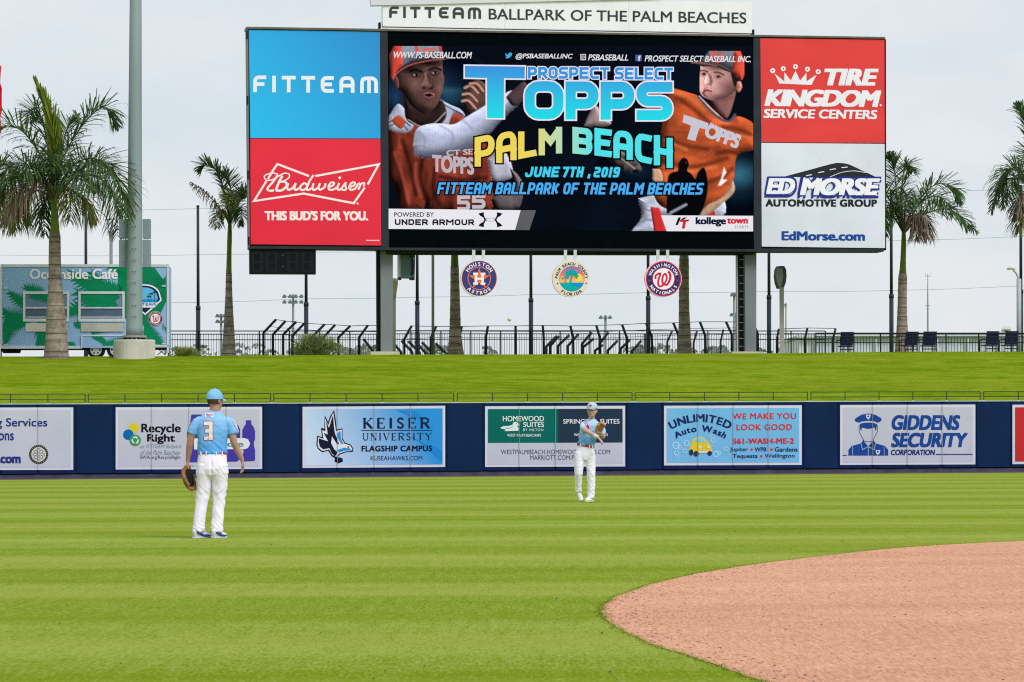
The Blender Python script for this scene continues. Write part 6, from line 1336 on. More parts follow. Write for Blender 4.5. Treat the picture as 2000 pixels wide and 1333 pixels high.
hp = Plane(at(1500, 550, 127.9), at(1550, 550, 128.3))
MB().slab(hp, out, .1, .32).build('head', mat('head_dark', L((86, 90, 92)), rough=.5), t)
MB().slab(hp, [(1523, 563), (1518.6, 552), (1517.3, 540), (1518.8, 528), (1522.5, 523), (1528, 525), (1530, 540), (1527, 556)], .15, .05).build('lens', mat('head_pale', L((158, 160, 160)), rough=.4), t)
# plain grey pole
b = at(845.5, 700, 130); pole = MB().tube([Vector((b.x, b.y, PLAT - .2)), at(845.5, 497, 130), at(845.5, 420, 130)], 5.6 * 130 / F / 2, 10).build('steel_pole', mat('pale_pole', L((160, 165, 168)), rough=.5), None, True)
tag(pole, 'plain pale grey pole left of the palm trunk under the scoreboard', 'pole')
b = at(1260, 700, 133); pole = MB().box((Vector((b.x, b.y, PLAT)) + at(1260, 652, 133)) / 2, (5.4 * 133 / F, .1, at(1260, 652, 133).z - PLAT)).build('utility_post', mat('pale_pole', L((150, 165, 172)), rough=.5)); tag(pole, 'short pale utility post below the curly letter sign', 'post')
# thin street pole behind the paddle light
t = pole_lamp('street_pole', 'thin grey pole with small lamp behind the paddle-shaped light', 'pole', 1535, 150, None)
MB().tube([at(1535, 715, 150), at(1535, 592, 150)], 1.5 * 150 / F, 8).build('post', mat('post_grey', L((176, 176, 168)), rough=.6), t); MB().box(at(1533.5, 596, 150), (7 * 150 / F, .15, 4 * 150 / F), 0, .02).build('head', mat('head_grey', L((150, 152, 150))), t); MB().box(at(1530, 601, 150), (10 * 150 / F, .06, 1.2 * 150 / F)).build('arm', mat('head_grey', L((150, 152, 150))), t)
# cobra-head lamp at the right edge
dl = 133; k = dl / F
t = pole_lamp('street_lamp', 'curved-arm street lamp with pale head at the right edge', 'lamp', 1990, dl, None)
MB().tube([at(1990, 705, dl), at(1990, 545, dl)], 4.6 * k, 10).build('post', mat('lamp_post_grey', L((172, 178, 182)), rough=.5), t, True)
MB().tube(spline([at(1991, 570, dl), at(1990, 550, dl), at(1986, 536, dl), at(1979, 528, dl)], 5), 2.0 * k, 8).build('arm', mat('lamp_post_grey', L((172, 178, 182)), rough=.5), t, True)
MB().tube([at(1967, 526.5, dl), at(1970, 524.5, dl), at(1977, 524, dl), at(1983, 526.5, dl)], [1.2 * k, 3 * k, 3.4 * k, 2 * k], 10).build('head', mat('lamp_head', L((206, 206, 170)), rough=.5), t, True)
# post-top lamp behind the left palm
dl = 150; k = dl / F
t = pole_lamp('post_top_lamp', 'grey post-top lamp with open cage behind the left palm', 'lamp', 217, dl, None)
MB().tube([at(217, 715, dl), at(217, 466, dl)], 3.2 * k, 10).build('post', mat('post_grey2', L((150, 156, 160)), rough=.6), t)
MB().tube([at(217, 466, dl), at(217, 458, dl), at(217, 452, dl)], [3 * k, 5 * k, 6 * k], 10).build('cup', mat('post_grey2', L((150, 156, 160)), rough=.6), t)
for j in range(5):
    a_ = j * 2 * pi / 5; MB().tube([at(217, 456, dl) + Vector((cos(a_), sin(a_), 0)) * 4 * k, at(217, 430, dl) + Vector((cos(a_), sin(a_), 0)) * 9 * k], .02, 5).build('cage_bar', mat('post_grey2', L((150, 156, 160)), rough=.6), t)
MB().tube([at(217, 430, dl), at(217, 428, dl)], 9.5 * k, 14).build('cap', mat('post_grey2', L((150, 156, 160)), rough=.6), t)
# far stadium light masts
def far_mast(x, ytop, d, rows, per, sp_, label):
    k = d / F; b = at(x, 853, d); b.z = 0; t = thing('light_tower', b, label, 'light tower', 'far stadium light towers'); g = mat('far_galvanised', L((140, 152, 158)), rough=.6)
    MB().tube([b, at(x, ytop, d)], [3.2 * k, 2.2 * k], 8).build('mast', g, t)
    for r_ in range(rows):
        y = ytop + 4 + r_ * 11
        MB().box(at(x, y, d), (per * sp_ * k, .25, 1.2 * k)).build('cross_arm', g, t)
        for i in range(per):
            c = at(x + (i - (per - 1) / 2) * sp_, y, d)
            MB().prism([c + Vector(q) * k for q in ((-4.4, -8, -3.2), (3.2, -8, -3.2), (1.6, -8, 3), (-1.6, -8, 3))], [c + Vector(q) * k for q in ((-4.4, 6, -3.2), (3.2, 6, -3.2), (1.6, 6, 3), (-1.6, 6, 3))]).build('lamp', mat('far_lamp', L((104, 114, 120)), rough=.5), t)
far_mast(572.5, 575, 420, 2, 4, 11, 'far light tower with two rows of lamps left of the scoreboard column')
far_mast(432, 613, 640, 2, 3, 7, 'tiny far light tower behind the slim palm trunk')
far_mast(1182.5, 616, 560, 1, 3, 9, 'far light tower with one row of lamps under the round cream sign')
far_mast(1434, 572, 520, 1, 2, 8, 'far light tower seen just left of the right column, upper lamp row')
far_mast(1437, 611, 620, 1, 3, 8, 'lower far light tower just left of the right column')
# radio mast
dm = 600; k = dm / F; b = at(1812, 853, dm); b.z = 0
t = thing('radio_mast', b, 'thin far radio mast with short cross arms above the navy chairs', 'mast'); g = mat('far_galvanised', L((140, 152, 158)), rough=.6)
MB().tube([b, at(1812, 600, dm), at(1812, 535, dm)], [2.4 * k, 1.6 * k, .5 * k], 6).build('mast', g, t)
for y, w_ in ((540, 6), (597, 4.5)): MB().box(at(1812, y, dm), (w_ * 2 * k, .15, .8 * k)).build('cross_arm', g, t)
for dx in (-4.5, 4.5): MB().box(at(1812 + dx, 537, dm), (.7 * k, .1, 6 * k)).build('aerial', g, t)
# navy chairs
def chair(px, d, label, turn):
    b = at(px, 690, d); b.z = PLAT; t = thing('patio_chair', b, label, 'chair', 'navy chairs behind the fence')
    R = Matrix.Rotation(turn, 3, 'Z'); NAVC = mat('navy_sling', L((24, 34, 66), 1.0), rough=.7); FR = mat('chair_frame', L((28, 30, 36)), rough=.4)
    def W(x, y, z): return b + R @ Vector((x, y, z))
    def bar(name, pts, r_=.018, m=FR): return MB().tube([W(*p) for p in pts], r_, 7).build(name, m, t)
    mb = MB(); mb.prism([W(-.25, -.27, .58), W(.25, -.27, .58), W(.25, -.37, 1.14), W(-.25, -.37, 1.14)], [W(-.25, -.24, .58), W(.25, -.24, .58), W(.25, -.34, 1.14), W(-.25, -.34, 1.14)]); mb.build('backrest', NAVC, t)
    mb = MB(); mb.prism([W(-.25, -.25, .52), W(.25, -.25, .52), W(.25, .25, .55), W(-.25, .25, .55)], [W(-.25, -.25, .56), W(.25, -.25, .56), W(.25, .25, .59), W(-.25, .25, .59)]); mb.build('seat', NAVC, t)
    for s_ in (-1, 1):
        bar('leg', [(s_ * .28, -.3, 0), (s_ * .28, -.25, .5), (s_ * .27, -.37, 1.14)]); bar('leg', [(s_ * .28, .3, 0), (s_ * .28, .28, .78)])
        bar('armrest', [(s_ * .3, -.3, .8), (s_ * .31, .0, .81), (s_ * .3, .32, .78)], .026); bar('side_rail', [(s_ * .28, -.28, .3), (s_ * .28, .29, .3)])
    bar('front_rail', [(-.28, -.29, .42), (.28, -.29, .42)], .022); bar('cross_rail', [(-.28, .29, .3), (.28, .29, .3)])
for x, tn, lb in ((1651, .15, 'navy chair standing alone, leftmost of the five behind the fence'), (1775, .3, 'navy chair in front of the palm trunk behind the fence'), (1812, .15, 'navy chair below the radio mast, right of the palm trunk'), (1932, .3, 'navy chair, left one of the pair nearest the right edge'), (1970, .25, 'navy chair below the white vent box, rightmost of the five')):
    chair(x, 126.3, lb, tn)
# white roof vent
k = 190 / F; b = at(1965, 655, 190)
t = thing('vent_box', b, 'small white roofed box behind the rightmost chair', 'vent'); MB().box(at(1965, 650, 190), (17 * k, .5, 12 * k)).build('box', mat('vent_white', L((226, 226, 222)), rough=.5), t)
MB().prism([at(1955, 643.5, 189.6), at(1975, 643.5, 189.6), at(1972, 638, 189.6), at(1958, 638, 189.6)], [at(1955, 643.5, 190.4), at(1975, 643.5, 190.4), at(1972, 638, 190.4), at(1958, 638, 190.4)]).build('lid', mat('vent_white', L((226, 226, 222)), rough=.5), t)
MB().slab(Plane(at(1900, 650, 189.3), at(2000, 650, 189.3)), [(1962, 646), (1969, 646), (1969, 648.5), (1962, 648.5)], 0, .05).build('louvre', CHAR, t)
# long pale building far behind the right fence
db = 192; b = at(1800, 853, db); b.z = 0
t = thing('far_building', b, 'long pale low building seen through the fence behind the chairs', 'building')
pb_ = Plane(at(1560, 680, db), at(2100, 680, db))
def fbq(pts, f, dp): return MB().slab(pb_, pts, f, dp)
fbq([(1560, 657), (2100, 654), (2100, 800), (1560, 800)], 0, 12).build('wall', mat('pale_render', L((214, 222, 230)), rough=.7, var=.04), t)
fbq([(1556, 655.5), (2104, 652.5), (2104, 657), (1556, 660)], .4, 12.8).build('roof_edge', mat('pale_edge', L((196, 204, 210)), rough=.6), t)
for x in range(1600, 2080, 60): fbq([(x, 664), (x + 34, 664), (x + 34, 700), (x, 700)], .05, .1).build('shutter_door', mat('pale_shutter', L((200, 210, 220)), rough=.6), t)
for x in range(1590, 2090, 60): fbq([(x, 660), (x + 2.4, 660), (x + 2.4, 720), (x, 720)], .3, .3).build('pier', mat('pale_pier', L((206, 214, 222)), rough=.6), t)
# distant tree line
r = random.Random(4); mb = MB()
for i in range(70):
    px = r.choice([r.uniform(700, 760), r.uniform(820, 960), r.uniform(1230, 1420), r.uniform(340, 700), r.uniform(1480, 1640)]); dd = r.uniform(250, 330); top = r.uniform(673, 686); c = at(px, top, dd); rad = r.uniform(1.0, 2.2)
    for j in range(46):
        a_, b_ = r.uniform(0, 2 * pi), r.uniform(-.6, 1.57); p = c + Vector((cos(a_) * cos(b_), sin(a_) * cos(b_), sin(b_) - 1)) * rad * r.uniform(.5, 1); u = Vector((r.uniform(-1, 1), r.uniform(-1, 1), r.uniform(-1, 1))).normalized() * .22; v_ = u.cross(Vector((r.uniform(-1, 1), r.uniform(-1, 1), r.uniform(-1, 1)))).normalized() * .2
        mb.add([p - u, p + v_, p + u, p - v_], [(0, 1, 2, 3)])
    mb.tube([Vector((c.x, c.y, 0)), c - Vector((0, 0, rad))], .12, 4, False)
o = mb.build('distant_trees', leaf_mat('hazed_leaf', (.2, .24, .22), (.34, .38, .37))); tag(o, 'hazy far tree line behind the fences', 'trees', kind='stuff')  # aerial haze is mixed into these pale leaf colours
# ================================================================== BALL IN THE AIR
bc = at(995, 624.5, 55.5); mb = MB(); bm = bmesh.new(); bmesh.ops.create_uvsphere(bm, u_segments=24, v_segments=16, radius=.0365)
bm.verts.index_update(); vs_ = [v.co + bc for v in bm.verts]; fs_ = [tuple(v.index for v in f.verts) for f in bm.faces]; bm.free()
t = thing('baseball', bc, 'white baseball in flight under the scoreboard screen', 'ball')
mk('leather', vs_, fs_, mat('ball_leather', (.62, .6, .55), rough=.6, var=.06, scale=40), t, True)
st = [bc + Vector((.0371 * cos(q) * sqrt(1 - (.42 * sin(2 * q)) ** 2), .0371 * sin(q) * sqrt(1 - (.42 * sin(2 * q)) ** 2), .0371 * .42 * sin(2 * q) * 1.0)) for q in [2 * pi * i / 40 for i in range(41)]]
MB().tube(st, .0011, 4, False).build('stitching', mat('red_thread', (.45, .03, .03)), t)
# ================================================================== PLAYERS
def loft(mb, path, seg=14, front=(0, 1, 0)):
    """closed body section through (x, y, z, half width, half depth)"""
    n = len(path); C = [Vector(p[:3]) for p in path]; b = len(mb.v); fr = Vector(front)
    for i in range(n):
        t = (C[min(i + 1, n - 1)] - C[max(i - 1, 0)]).normalized()
        f = fr - t * fr.dot(t)
        if f.length < .2: f = Vector((0, 0, 1)) - t * t.z
        f.normalize(); s = f.cross(t)
        rx, ry = path[i][3], path[i][4] if len(path[i]) > 4 else path[i][3]
        for k in range(seg):
            q = 2 * pi * k / seg; mb.v.append(C[i] + s * cos(q) * rx + f * sin(q) * ry)
    for i in range(n - 1):
        for k in range(seg):
            k2 = (k + 1) % seg; mb.f.append((b + i * seg + k, b + i * seg + k2, b + (i + 1) * seg + k2, b + (i + 1) * seg + k))
    for i, dr in ((0, -1), (n - 1, 1)):
        c = len(mb.v); mb.v.append(C[i] + (C[i] - C[1 if i == 0 else n - 2]).normalized() * min(path[i][3], path[i][4] if len(path[i]) > 4 else path[i][3]) * .35)
        for k in range(seg):
            k2 = (k + 1) % seg; mb.f.append((b + i * seg + k2, b + i * seg + k, c) if i == 0 else (b + i * seg + k, b + i * seg + k2, c))
    return mb
def ball_(mb, c, r, seg=14):
    c = Vector(c); rx, ry, rz = r if isinstance(r, tuple) else (r, r, r); bm = bmesh.new(); bmesh.ops.create_uvsphere(bm, u_segments=seg, v_segments=seg - 2, radius=1); bm.verts.index_update()
    mb.add([Vector((v.co.x * rx, v.co.y * ry, v.co.z * rz)) + c for v in bm.verts], [tuple(v.index for v in f.verts) for f in bm.faces]); bm.free(); return mb
def fuse(mb, voxel, smooth=3, disp=None):
    """one continuous skin over overlapping sections"""
    me = bpy.data.meshes.new('tmp'); me.from_pydata([tuple(v) for v in mb.v], [], mb.f); me.update()
    bm = bmesh.new(); bm.from_mesh(me); bmesh.ops.recalc_face_normals(bm, faces=bm.faces[:]); bm.to_mesh(me); bm.free()
    o = bpy.data.objects.new('tmp', me); TMP.collection.objects.link(o)
    m = o.modifiers.new('r', 'REMESH'); m.mode = 'VOXEL'; m.voxel_size = voxel; m.adaptivity = 0
    if smooth: s = o.modifiers.new('s', 'SMOOTH'); s.factor = .5; s.iterations = smooth
    vl = TMP.view_layers[0]; vl.update(); dg = vl.depsgraph; dg.update()
    e = bpy.data.meshes.new_from_object(o.evaluated_get(dg), depsgraph=dg)
    V = [v.co.copy() for v in e.vertices]; Fc = [tuple(p.vertices) for p in e.polygons]
    if disp:
        N_ = [v.normal.copy() for v in e.vertices]; V = [v + n * disp(v, n) for v, n in zip(V, N_)]
    bpy.data.objects.remove(o); bpy.data.meshes.remove(me); bpy.data.meshes.remove(e)
    return V, Fc
def head_parts(mb, c, face, k=1.0):
    """skull, jaw, nose, ears; face = unit vector the face looks along"""
    f = Vector(face).normalized(); s = Vector((f.y, -f.x, 0)).normalized(); c = Vector(c)
    def W(a, b, z): return c + (s * a + f * b + Vector((0, 0, z))) * k
    R = Matrix((s, f, Vector((0, 0, 1)))).transposed()
    def ell(p, r): 
        m2 = MB(); ball_(m2, (0, 0, 0), tuple(q * k for q in r), 16); mb.add([R @ v + W(*p) for v in m2.v], m2.f)
    ell((0, -.012, .02), (.08, .1, .105)); ell((0, .022, -.035), (.07, .072, .085)); ell((0, .045, -.085), (.042, .042, .036)); ell((0, .06, -.03), (.05, .035, .06))
    m2 = MB(); loft(m2, [(0, .088, .022, .009, .008), (0, .104, -.012, .012, .012), (0, .11, -.03, .017, .013), (0, .095, -.04, .014, .008)]); mb.add([R @ (v * k) + c for v in m2.v], m2.f)
    for q in (-1, 1): ell((q * .078, -.008, -.012), (.012, .02, .032)); ell((q * .03, .08, .032), (.022, .014, .008)); ell((q * .038, .06, -.03), (.026, .03, .022))
    ell((0, .088, -.06), (.024, .014, .012))
    return W, R
def hand(mb, wrist, dir_, palm_n, side, curl=.5, size=1.0, spread=.1, thumb_out=.6):
    """palm, four unequal bent fingers, thumb from the palm's side. dir_: along the fingers; palm_n: out of the palm; side: +1 thumb on dir x palm_n side"""
    d = Vector(dir_).normalized(); n = Vector(palm_n); n = (n - d * n.dot(d)).normalized(); s = d.cross(n) * side; w = Vector(wrist)
    def W(a, b, c): return w + (d * a + s * b + n * c) * size
    p = [W(-.03, 0, 0), W(.02, 0, 0), W(.06, .002, .004), W(.095, .002, .006)]; m2 = MB(); loft(m2, [tuple(p[0]) + (.027, .02), tuple(p[1]) + (.033, .018), tuple(p[2]) + (.042, .016), tuple(p[3]) + (.041, .013)], 12, front=tuple(n)); mb.add(m2.v, m2.f)
    for i, (b, ln) in enumerate(((.030, .074), (.010, .083), (-.010, .077), (-.029, .060))):
        q = W(.092, b, .004); dd = (d + s * spread * (b / .03)).normalized(); pts = [W(.07, b * .9, .002), q]; cu = 0
        for seg_, fr_ in ((.45, .45), (.32, .7), (.23, .55)):
            cu += curl * fr_; q = q + (dd * cos(cu) + n * sin(cu)) * ln * seg_ * size; pts.append(q)
        r_ = [.0098, .0098, .0092, .0085, .0072]; m2 = MB(); loft(m2, [tuple(a) + (x * size, x * size) for a, x in zip(pts, r_)], 8, front=tuple(n)); mb.add(m2.v, m2.f)
    t0 = W(.018, .026, .006); t1 = W(.045, .026 + .028 * thumb_out, .018); t2 = W(.07, .03 + .03 * thumb_out, .028); t3 = W(.09, .03 + .022 * thumb_out, .036)
    m2 = MB(); loft(m2, [tuple(t0) + (.014, .013), tuple(t1) + (.0125, .012), tuple(t2) + (.0105, .010), tuple(t3) + (.008, .008)], 8, front=tuple(n)); mb.add(m2.v, m2.f)
SKIN = mat('skin_tanned', (.42, .23, .16), rough=.5, var=.12, scale=9, spec=.4)
SKIN2 = mat('skin_light', (.56, .33, .25), rough=.5, var=.12, scale=9, spec=.4)
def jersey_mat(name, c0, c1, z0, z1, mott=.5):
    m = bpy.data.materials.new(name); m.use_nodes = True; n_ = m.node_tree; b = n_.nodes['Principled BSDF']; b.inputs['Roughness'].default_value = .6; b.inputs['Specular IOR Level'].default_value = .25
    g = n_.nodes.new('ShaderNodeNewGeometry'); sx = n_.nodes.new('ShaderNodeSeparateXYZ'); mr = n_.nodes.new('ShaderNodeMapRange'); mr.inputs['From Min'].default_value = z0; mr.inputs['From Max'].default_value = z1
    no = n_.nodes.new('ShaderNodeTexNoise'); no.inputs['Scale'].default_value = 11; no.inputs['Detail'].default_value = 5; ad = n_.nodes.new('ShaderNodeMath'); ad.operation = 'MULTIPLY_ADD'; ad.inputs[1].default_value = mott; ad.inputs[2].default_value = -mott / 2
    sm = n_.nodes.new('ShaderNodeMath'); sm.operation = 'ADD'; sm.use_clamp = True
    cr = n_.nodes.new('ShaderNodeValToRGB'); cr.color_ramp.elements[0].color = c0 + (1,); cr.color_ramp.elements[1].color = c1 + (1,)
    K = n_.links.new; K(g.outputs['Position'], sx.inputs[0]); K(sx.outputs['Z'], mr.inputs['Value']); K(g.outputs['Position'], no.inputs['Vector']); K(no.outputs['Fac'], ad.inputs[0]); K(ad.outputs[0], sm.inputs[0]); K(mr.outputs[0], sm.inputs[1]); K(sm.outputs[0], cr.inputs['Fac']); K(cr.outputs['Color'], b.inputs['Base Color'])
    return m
PANT = mat('white_twill', (.88, .83, .98), rough=.75, var=.04, scale=3, spec=.15)
RED = mat('red_trim', (.5, .015, .03), rough=.5)
WHT = mat('white_trim', (.75, .75, .78), rough=.55)
def shift(mb, o): mb.v = [v + o for v in mb.v]; return mb
def wrap(art_tris, bvh, o, dirv, lift):
    """lay flat print onto a body: art in local (x, z), thrown along dirv onto the cloth"""
    V = []
    for x, z in art_tris:
        st_ = Vector((x, 0, z)) + o - Vector(dirv) * 1.0
        h = bvh.ray_cast(st_, Vector(dirv), 3.0)
        V.append((h[0] - Vector(dirv) * lift) if h[0] is not None else st_ + Vector(dirv) * 1.0)
    return V
def fine(a, px):
    """split the faces of a drawing so that it can follow a curved surface"""
    bm = bmesh.new(); vs_ = [bm.verts.new((x, y, 0)) for x, y, z in a.v]
    for f in a.f:
        try: bm.faces.new([vs_[i] for i in f])
        except ValueError: pass
    for _ in range(3):
        es = [e for e in bm.edges if e.calc_length() > px]
        if not es: break
        bmesh.ops.subdivide_edges(bm, edges=es, cuts=1)
    bmesh.ops.triangulate(bm, faces=bm.faces[:]); bm.verts.index_update()
    r_ = ([(v.co.x, v.co.y) for v in bm.verts], [tuple(v.index for v in f.verts) for f in bm.faces]); bm.free(); return r_
def crease(x, y, z):
    """sharp cloth creases: ridged noise"""
    return 1 - 2.2 * abs(noise.noise(Vector((x, y, z))))
def folds(amp, sx, sy, sz, seed):
    return lambda v, n: amp * (noise.noise(Vector((v.x * sx + seed, v.y * sy, v.z * sz))) + .5 * noise.noise(Vector((v.x * sx * 2.3 + seed, v.y * sy * 2.3, v.z * sz * 2.1 + v.x * 9))))
def shoe(parent, heel, toe, h, upper, sole, accent, lift=0.0):
    """low cleat: sole and upper; heel and toe are ground points"""
    a = Vector(heel); b = Vector(toe); d = (b - a).normalized(); L_ = (b - a).length; up = Vector((0, 0, 1))
    m1 = MB(); pts = [(0, .030, .035), (.18, .036, .04), (.42, .038, .037), (.68, .044, .030), (.88, .040, .024), (.98, .022, .016)]
    for t_, w_, hh in [(0, .032, .052), (.12, .037, .06), (.3, .038, .058), (.5, .040, .045), (.7, .045, .034), (.88, .040, .027), (.99, .022, .018)]: pass
    prof = [(0, .028, .048), (.1, .036, .058), (.3, .037, .056), (.5, .040, .043), (.7, .045, .032), (.88, .040, .026), (.99, .024, .018)]
    loft(m1, [tuple(a + d * L_ * t_ + up * (hh + .012)) + (w_, hh) for t_, w_, hh in prof], 14, front=(0, 0, 1))
    V, Fc = fuse(m1, .006, 2); V = [Vector((v.x, v.y, max(v.z, a.z + .012 + (b.z - a.z) * max(0, min(1, (v - a).dot(d) / L_))))) for v in V]
    sh = mk('shoe', V, Fc, upper, parent, True)
    m2 = MB(); s = d.cross(up).normalized(); out_ = []
    for t_, w_ in [(-.02, .022), (.05, .037), (.3, .038), (.5, .039), (.7, .047), (.88, .043), (1.0, .022)]: out_.append((t_, w_))
    ring = [a + d * L_ * t_ + s * w_ for t_, w_ in out_] + [a + d * L_ * t_ - s * w_ for t_, w_ in reversed(out_)]
    m2.prism([p + up * .026 for p in ring], [p + up * .002 for p in ring]); m2.build('sole', sole, sh)
    m3 = MB()
    for q in (-1, 1):
        P_ = [a + d * L_ * t_ + s * q * w_ + up * z_ for t_, w_, z_ in ((.06, .040, .075), (.25, .0415, .06), (.45, .0435, .036), (.7, .047, .03), (.9, .039, .032))]
        m3.tube(P_, [.014, .015, .013, .012, .006], 6)
    m3.build('side_stripe', accent, sh)
    return sh
def cap_on(parent, c, face, m, brim_m, r=(.092, .114, .1), lean=0.0):
    f = Vector(face).normalized(); s = Vector((f.y, -f.x, 0)).normalized(); R = Matrix((s, f, Vector((0, 0, 1)))).transposed(); c = Vector(c); V = []; Fc = []; nu, nv = 24, 9
    for j in range(nv + 1):
        a = (pi / 2) * j / nv
        for i in range(nu):
            q = 2 * pi * i / nu; V.append(c + R @ Vector((cos(q) * cos(a) * r[0], sin(q) * cos(a) * r[1] - .012, (sin(a) ** .9) * r[2] - (.012 if j == 0 else 0))))
    for j in range(nv):
        for i in range(nu): i2 = (i + 1) % nu; Fc.append((j * nu + i, j * nu + i2, (j + 1) * nu + i2, (j + 1) * nu + i))
    o = mk('cap', V, Fc, m, parent, True)
    bv_ = []; n = 14
    for k_, (l, dz) in enumerate(((0, 0), (.038, -.001), (.07, -.009), (.084, -.016))):
        for i in range(n + 1):
            u = -1 + 2 * i / n; x = u * .088 * (1 - .12 * k_ / 3); y = sqrt(max(0, 1 - (u * .86) ** 2)) * r[1] * .96 - .012 + l * (1 - u * u) ** .5; bv_.append(Vector((x, y, -.004 + dz - .022 * u * u)))
    top = [c + R @ v for v in bv_]; bot = [c + R @ (v - Vector((0, 0, .006))) for v in bv_]; N_ = len(top); fs = []
    for k_ in range(3):
        for i in range(n): a_ = k_ * (n + 1) + i; fs += [(a_, a_ + 1, a_ + n + 2, a_ + n + 1), (N_ + a_, N_ + a_ + n + 1, N_ + a_ + n + 2, N_ + a_ + 1)]
    for i in range(n): a_ = 3 * (n + 1) + i; fs.append((a_, a_ + 1, N_ + a_ + 1, N_ + a_))
    mk('brim', top + bot, fs, brim_m, o, True)
    bt = MB(); ball_(bt, c + Vector((0, -.012 * f.y, r[2] + .001)), .009, 8); bt.build('button', m, o)
    return o
def glove(parent, heel, down, open_n, side, outer, inner, lace, size=1.0):
    """leather glove: five stalls fanned from the heel, joined by a palm and a web"""
    d = Vector(down).normalized(); n = Vector(open_n); n = (n - d * n.dot(d)).normalized(); s = d.cross(n) * side; h = Vector(heel)
    def W(a, b, c): return h + (d * a + s * b + n * c) * size
    mb = MB()
    loft(mb, [tuple(W(-.01, 0, -.01)) + (.05, .032), tuple(W(.05, 0, -.02)) + (.075, .03), tuple(W(.12, 0, -.03)) + (.09, .024), tuple(W(.17, 0, -.028)) + (.085, .02)], 16, front=tuple(n))
    for b, ln, c_out in ((-.072, .125, .03), (-.034, .145, .006), (.004, .15, -.004), (.042, .145, .0)):
        pts = [(.10, b, -.03), (.16, b * 1.0, -.030 + c_out * .3), (.205, b * .98, -.008 + c_out), (.10 + ln, b * .9, .034 + c_out)]
        loft(mb, [tuple(W(*p)) + (.0275 - .0015 * i, .026 - .002 * i) for i, p in enumerate(pts)], 10, front=tuple(n))
    loft(mb, [tuple(W(.02, .06, -.005)) + (.028, .026), tuple(W(.08, .10, .02)) + (.027, .025), tuple(W(.15, .105, .05)) + (.024, .022), tuple(W(.2, .09, .07)) + (.02, .018)], 10, front=tuple(n))
    V, Fc = fuse(mb, .007, 3); g_ = mk('shell', V, Fc, outer, parent, True)
    mb = MB(); loft(mb, [tuple(W(.03, .005, .012)) + (.055, .012), tuple(W(.09, .01, .008)) + (.078, .012), tuple(W(.16, .01, .004)) + (.078, .012), tuple(W(.21, .005, .012)) + (.06, .012)], 14, front=tuple(n)); V, Fc = fuse(mb, .008, 2); mk('palm_leather', V, Fc, inner, parent, True)
    for i in range(5):
        t_ = i / 4; MB().tube([W(.13 + .09 * t_, .062, .012 + .02 * t_), W(.13 + .08 * t_, .08, .03 + .02 * t_), W(.12 + .08 * t_, .098, .048 + .02 * t_)], .008, 6).build('web_strap', lace, parent)
    for i in range(3):
        MB().tube([W(.14 + i * .035, .055, .02 + i * .006), W(.13 + i * .035, .10, .052 + i * .006)], .006, 6).build('web_strap', lace, parent)
    MB().tube([W(.0, -.05, -.02), W(-.012, -.075, -.015), W(.01, -.1, -.02)], .0035, 5).build('lace', lace, parent)
    MB().tube([W(.27, .0, .01), W(.31, .012, .004), W(.35, -.004, .008), W(.36, .01, .01)], .0035, 5).build('lace', lace, parent)
# ------------------------------------------------------------------ player seen from behind
g1 = on_ground(412, 1051.5); o1 = Vector((g1.x, g1.y, 0))
p1 = thing('person', o1, 'player in light blue number 3 jersey and white trousers, seen from behind with glove lowered', 'person')
body = MB(); fc1 = Vector((.62, .78, 0)).normalized(); HC1 = Vector((.062, 0, 1.722))
head_parts(body, HC1, fc1, 1.04)
loft(body, [(.055, -.005, 1.50, .075, .07), (.055, -.005, 1.58, .07, .07), (.06, -.004, 1.64, .064, .066), (.062, -.004, 1.70, .062, .066)], 14)
loft(body, [(.02, 0, .90, .14, .1), (.022, 0, 1.1, .14, .09), (.03, 0, 1.3, .16, .1), (.04, 0, 1.46, .165, .09), (.05, 0, 1.53, .1, .07)], 16)
AL = [(-.15, 0, 1.44, .055, .055), (-.212, -.005, 1.36, .053, .055), (-.245, -.01, 1.24, .045, .048), (-.258, -.005, 1.17, .043, .045), (-.272, .02, 1.08, .04, .042), (-.286, .035, .99, .029, .031), (-.29, .04, .955, .027, .03)]
AR = [(.22, 0, 1.44, .055, .055), (.262, -.005, 1.36, .053, .055), (.285, -.012, 1.24, .046, .05), (.302, -.01, 1.17, .043, .046), (.345, .012, 1.08, .040, .042), (.385, .03, .99, .030, .031), (.392, .034, .965, .027, .028)]
loft(body, AL, 14); loft(body, AR, 14)
hand(body, (-.29, .04, .955), (-.03, .05, -1), (1, -.3, 0), 1, .5)
hand(body, (.394, .034, .965), (.12, .12, -1), (-1, -.35, 0), -1, .75)
for q, kx in (((-.09, -.11, -.16), 0), ((.12, .105, .075), 0)): loft(body, [(q[0], 0, .88, .075, .085), (q[1], .01, .5, .05, .055), (q[2], -.02, .1, .035, .04)], 12)
V, Fc = fuse(shift(body, o1), .0075, 3); bd1 = mk('body', V, Fc, SKIN, p1, True)
def skull_hair(c, f, k=1.0):
    s_ = Vector((f.y, -f.x, 0)); R_ = Matrix((s_, f, Vector((0, 0, 1)))).transposed(); m2 = MB(); ball_(m2, (0, 0, 0), (.083, .103, .1), 18); m2.v = [(R_ @ v + Vector((0, 0, .01)) - f * .013) * k + c for v in m2.v]; return m2
hr = skull_hair(HC1, fc1, 1.03); V, Fc = fuse(shift(hr, o1), .008, 2)
V2 = []; keep = {}
for i, v in enumerate(V):
    q = v - o1 - HC1; 
    if q.z < .045 and q.dot(fc1) < .035 and q.z > -.052 - .02 * q.dot(fc1): keep[i] = len(V2); V2.append(v)
mk('hair', V2, [tuple(keep[i] for i in fcs) for fcs in Fc if all(i in keep for i in fcs)], mat('cropped_brown_hair', (.085, .055, .038), rough=.85, var=.3, scale=60, bump=.4, bscale=200), p1, True)
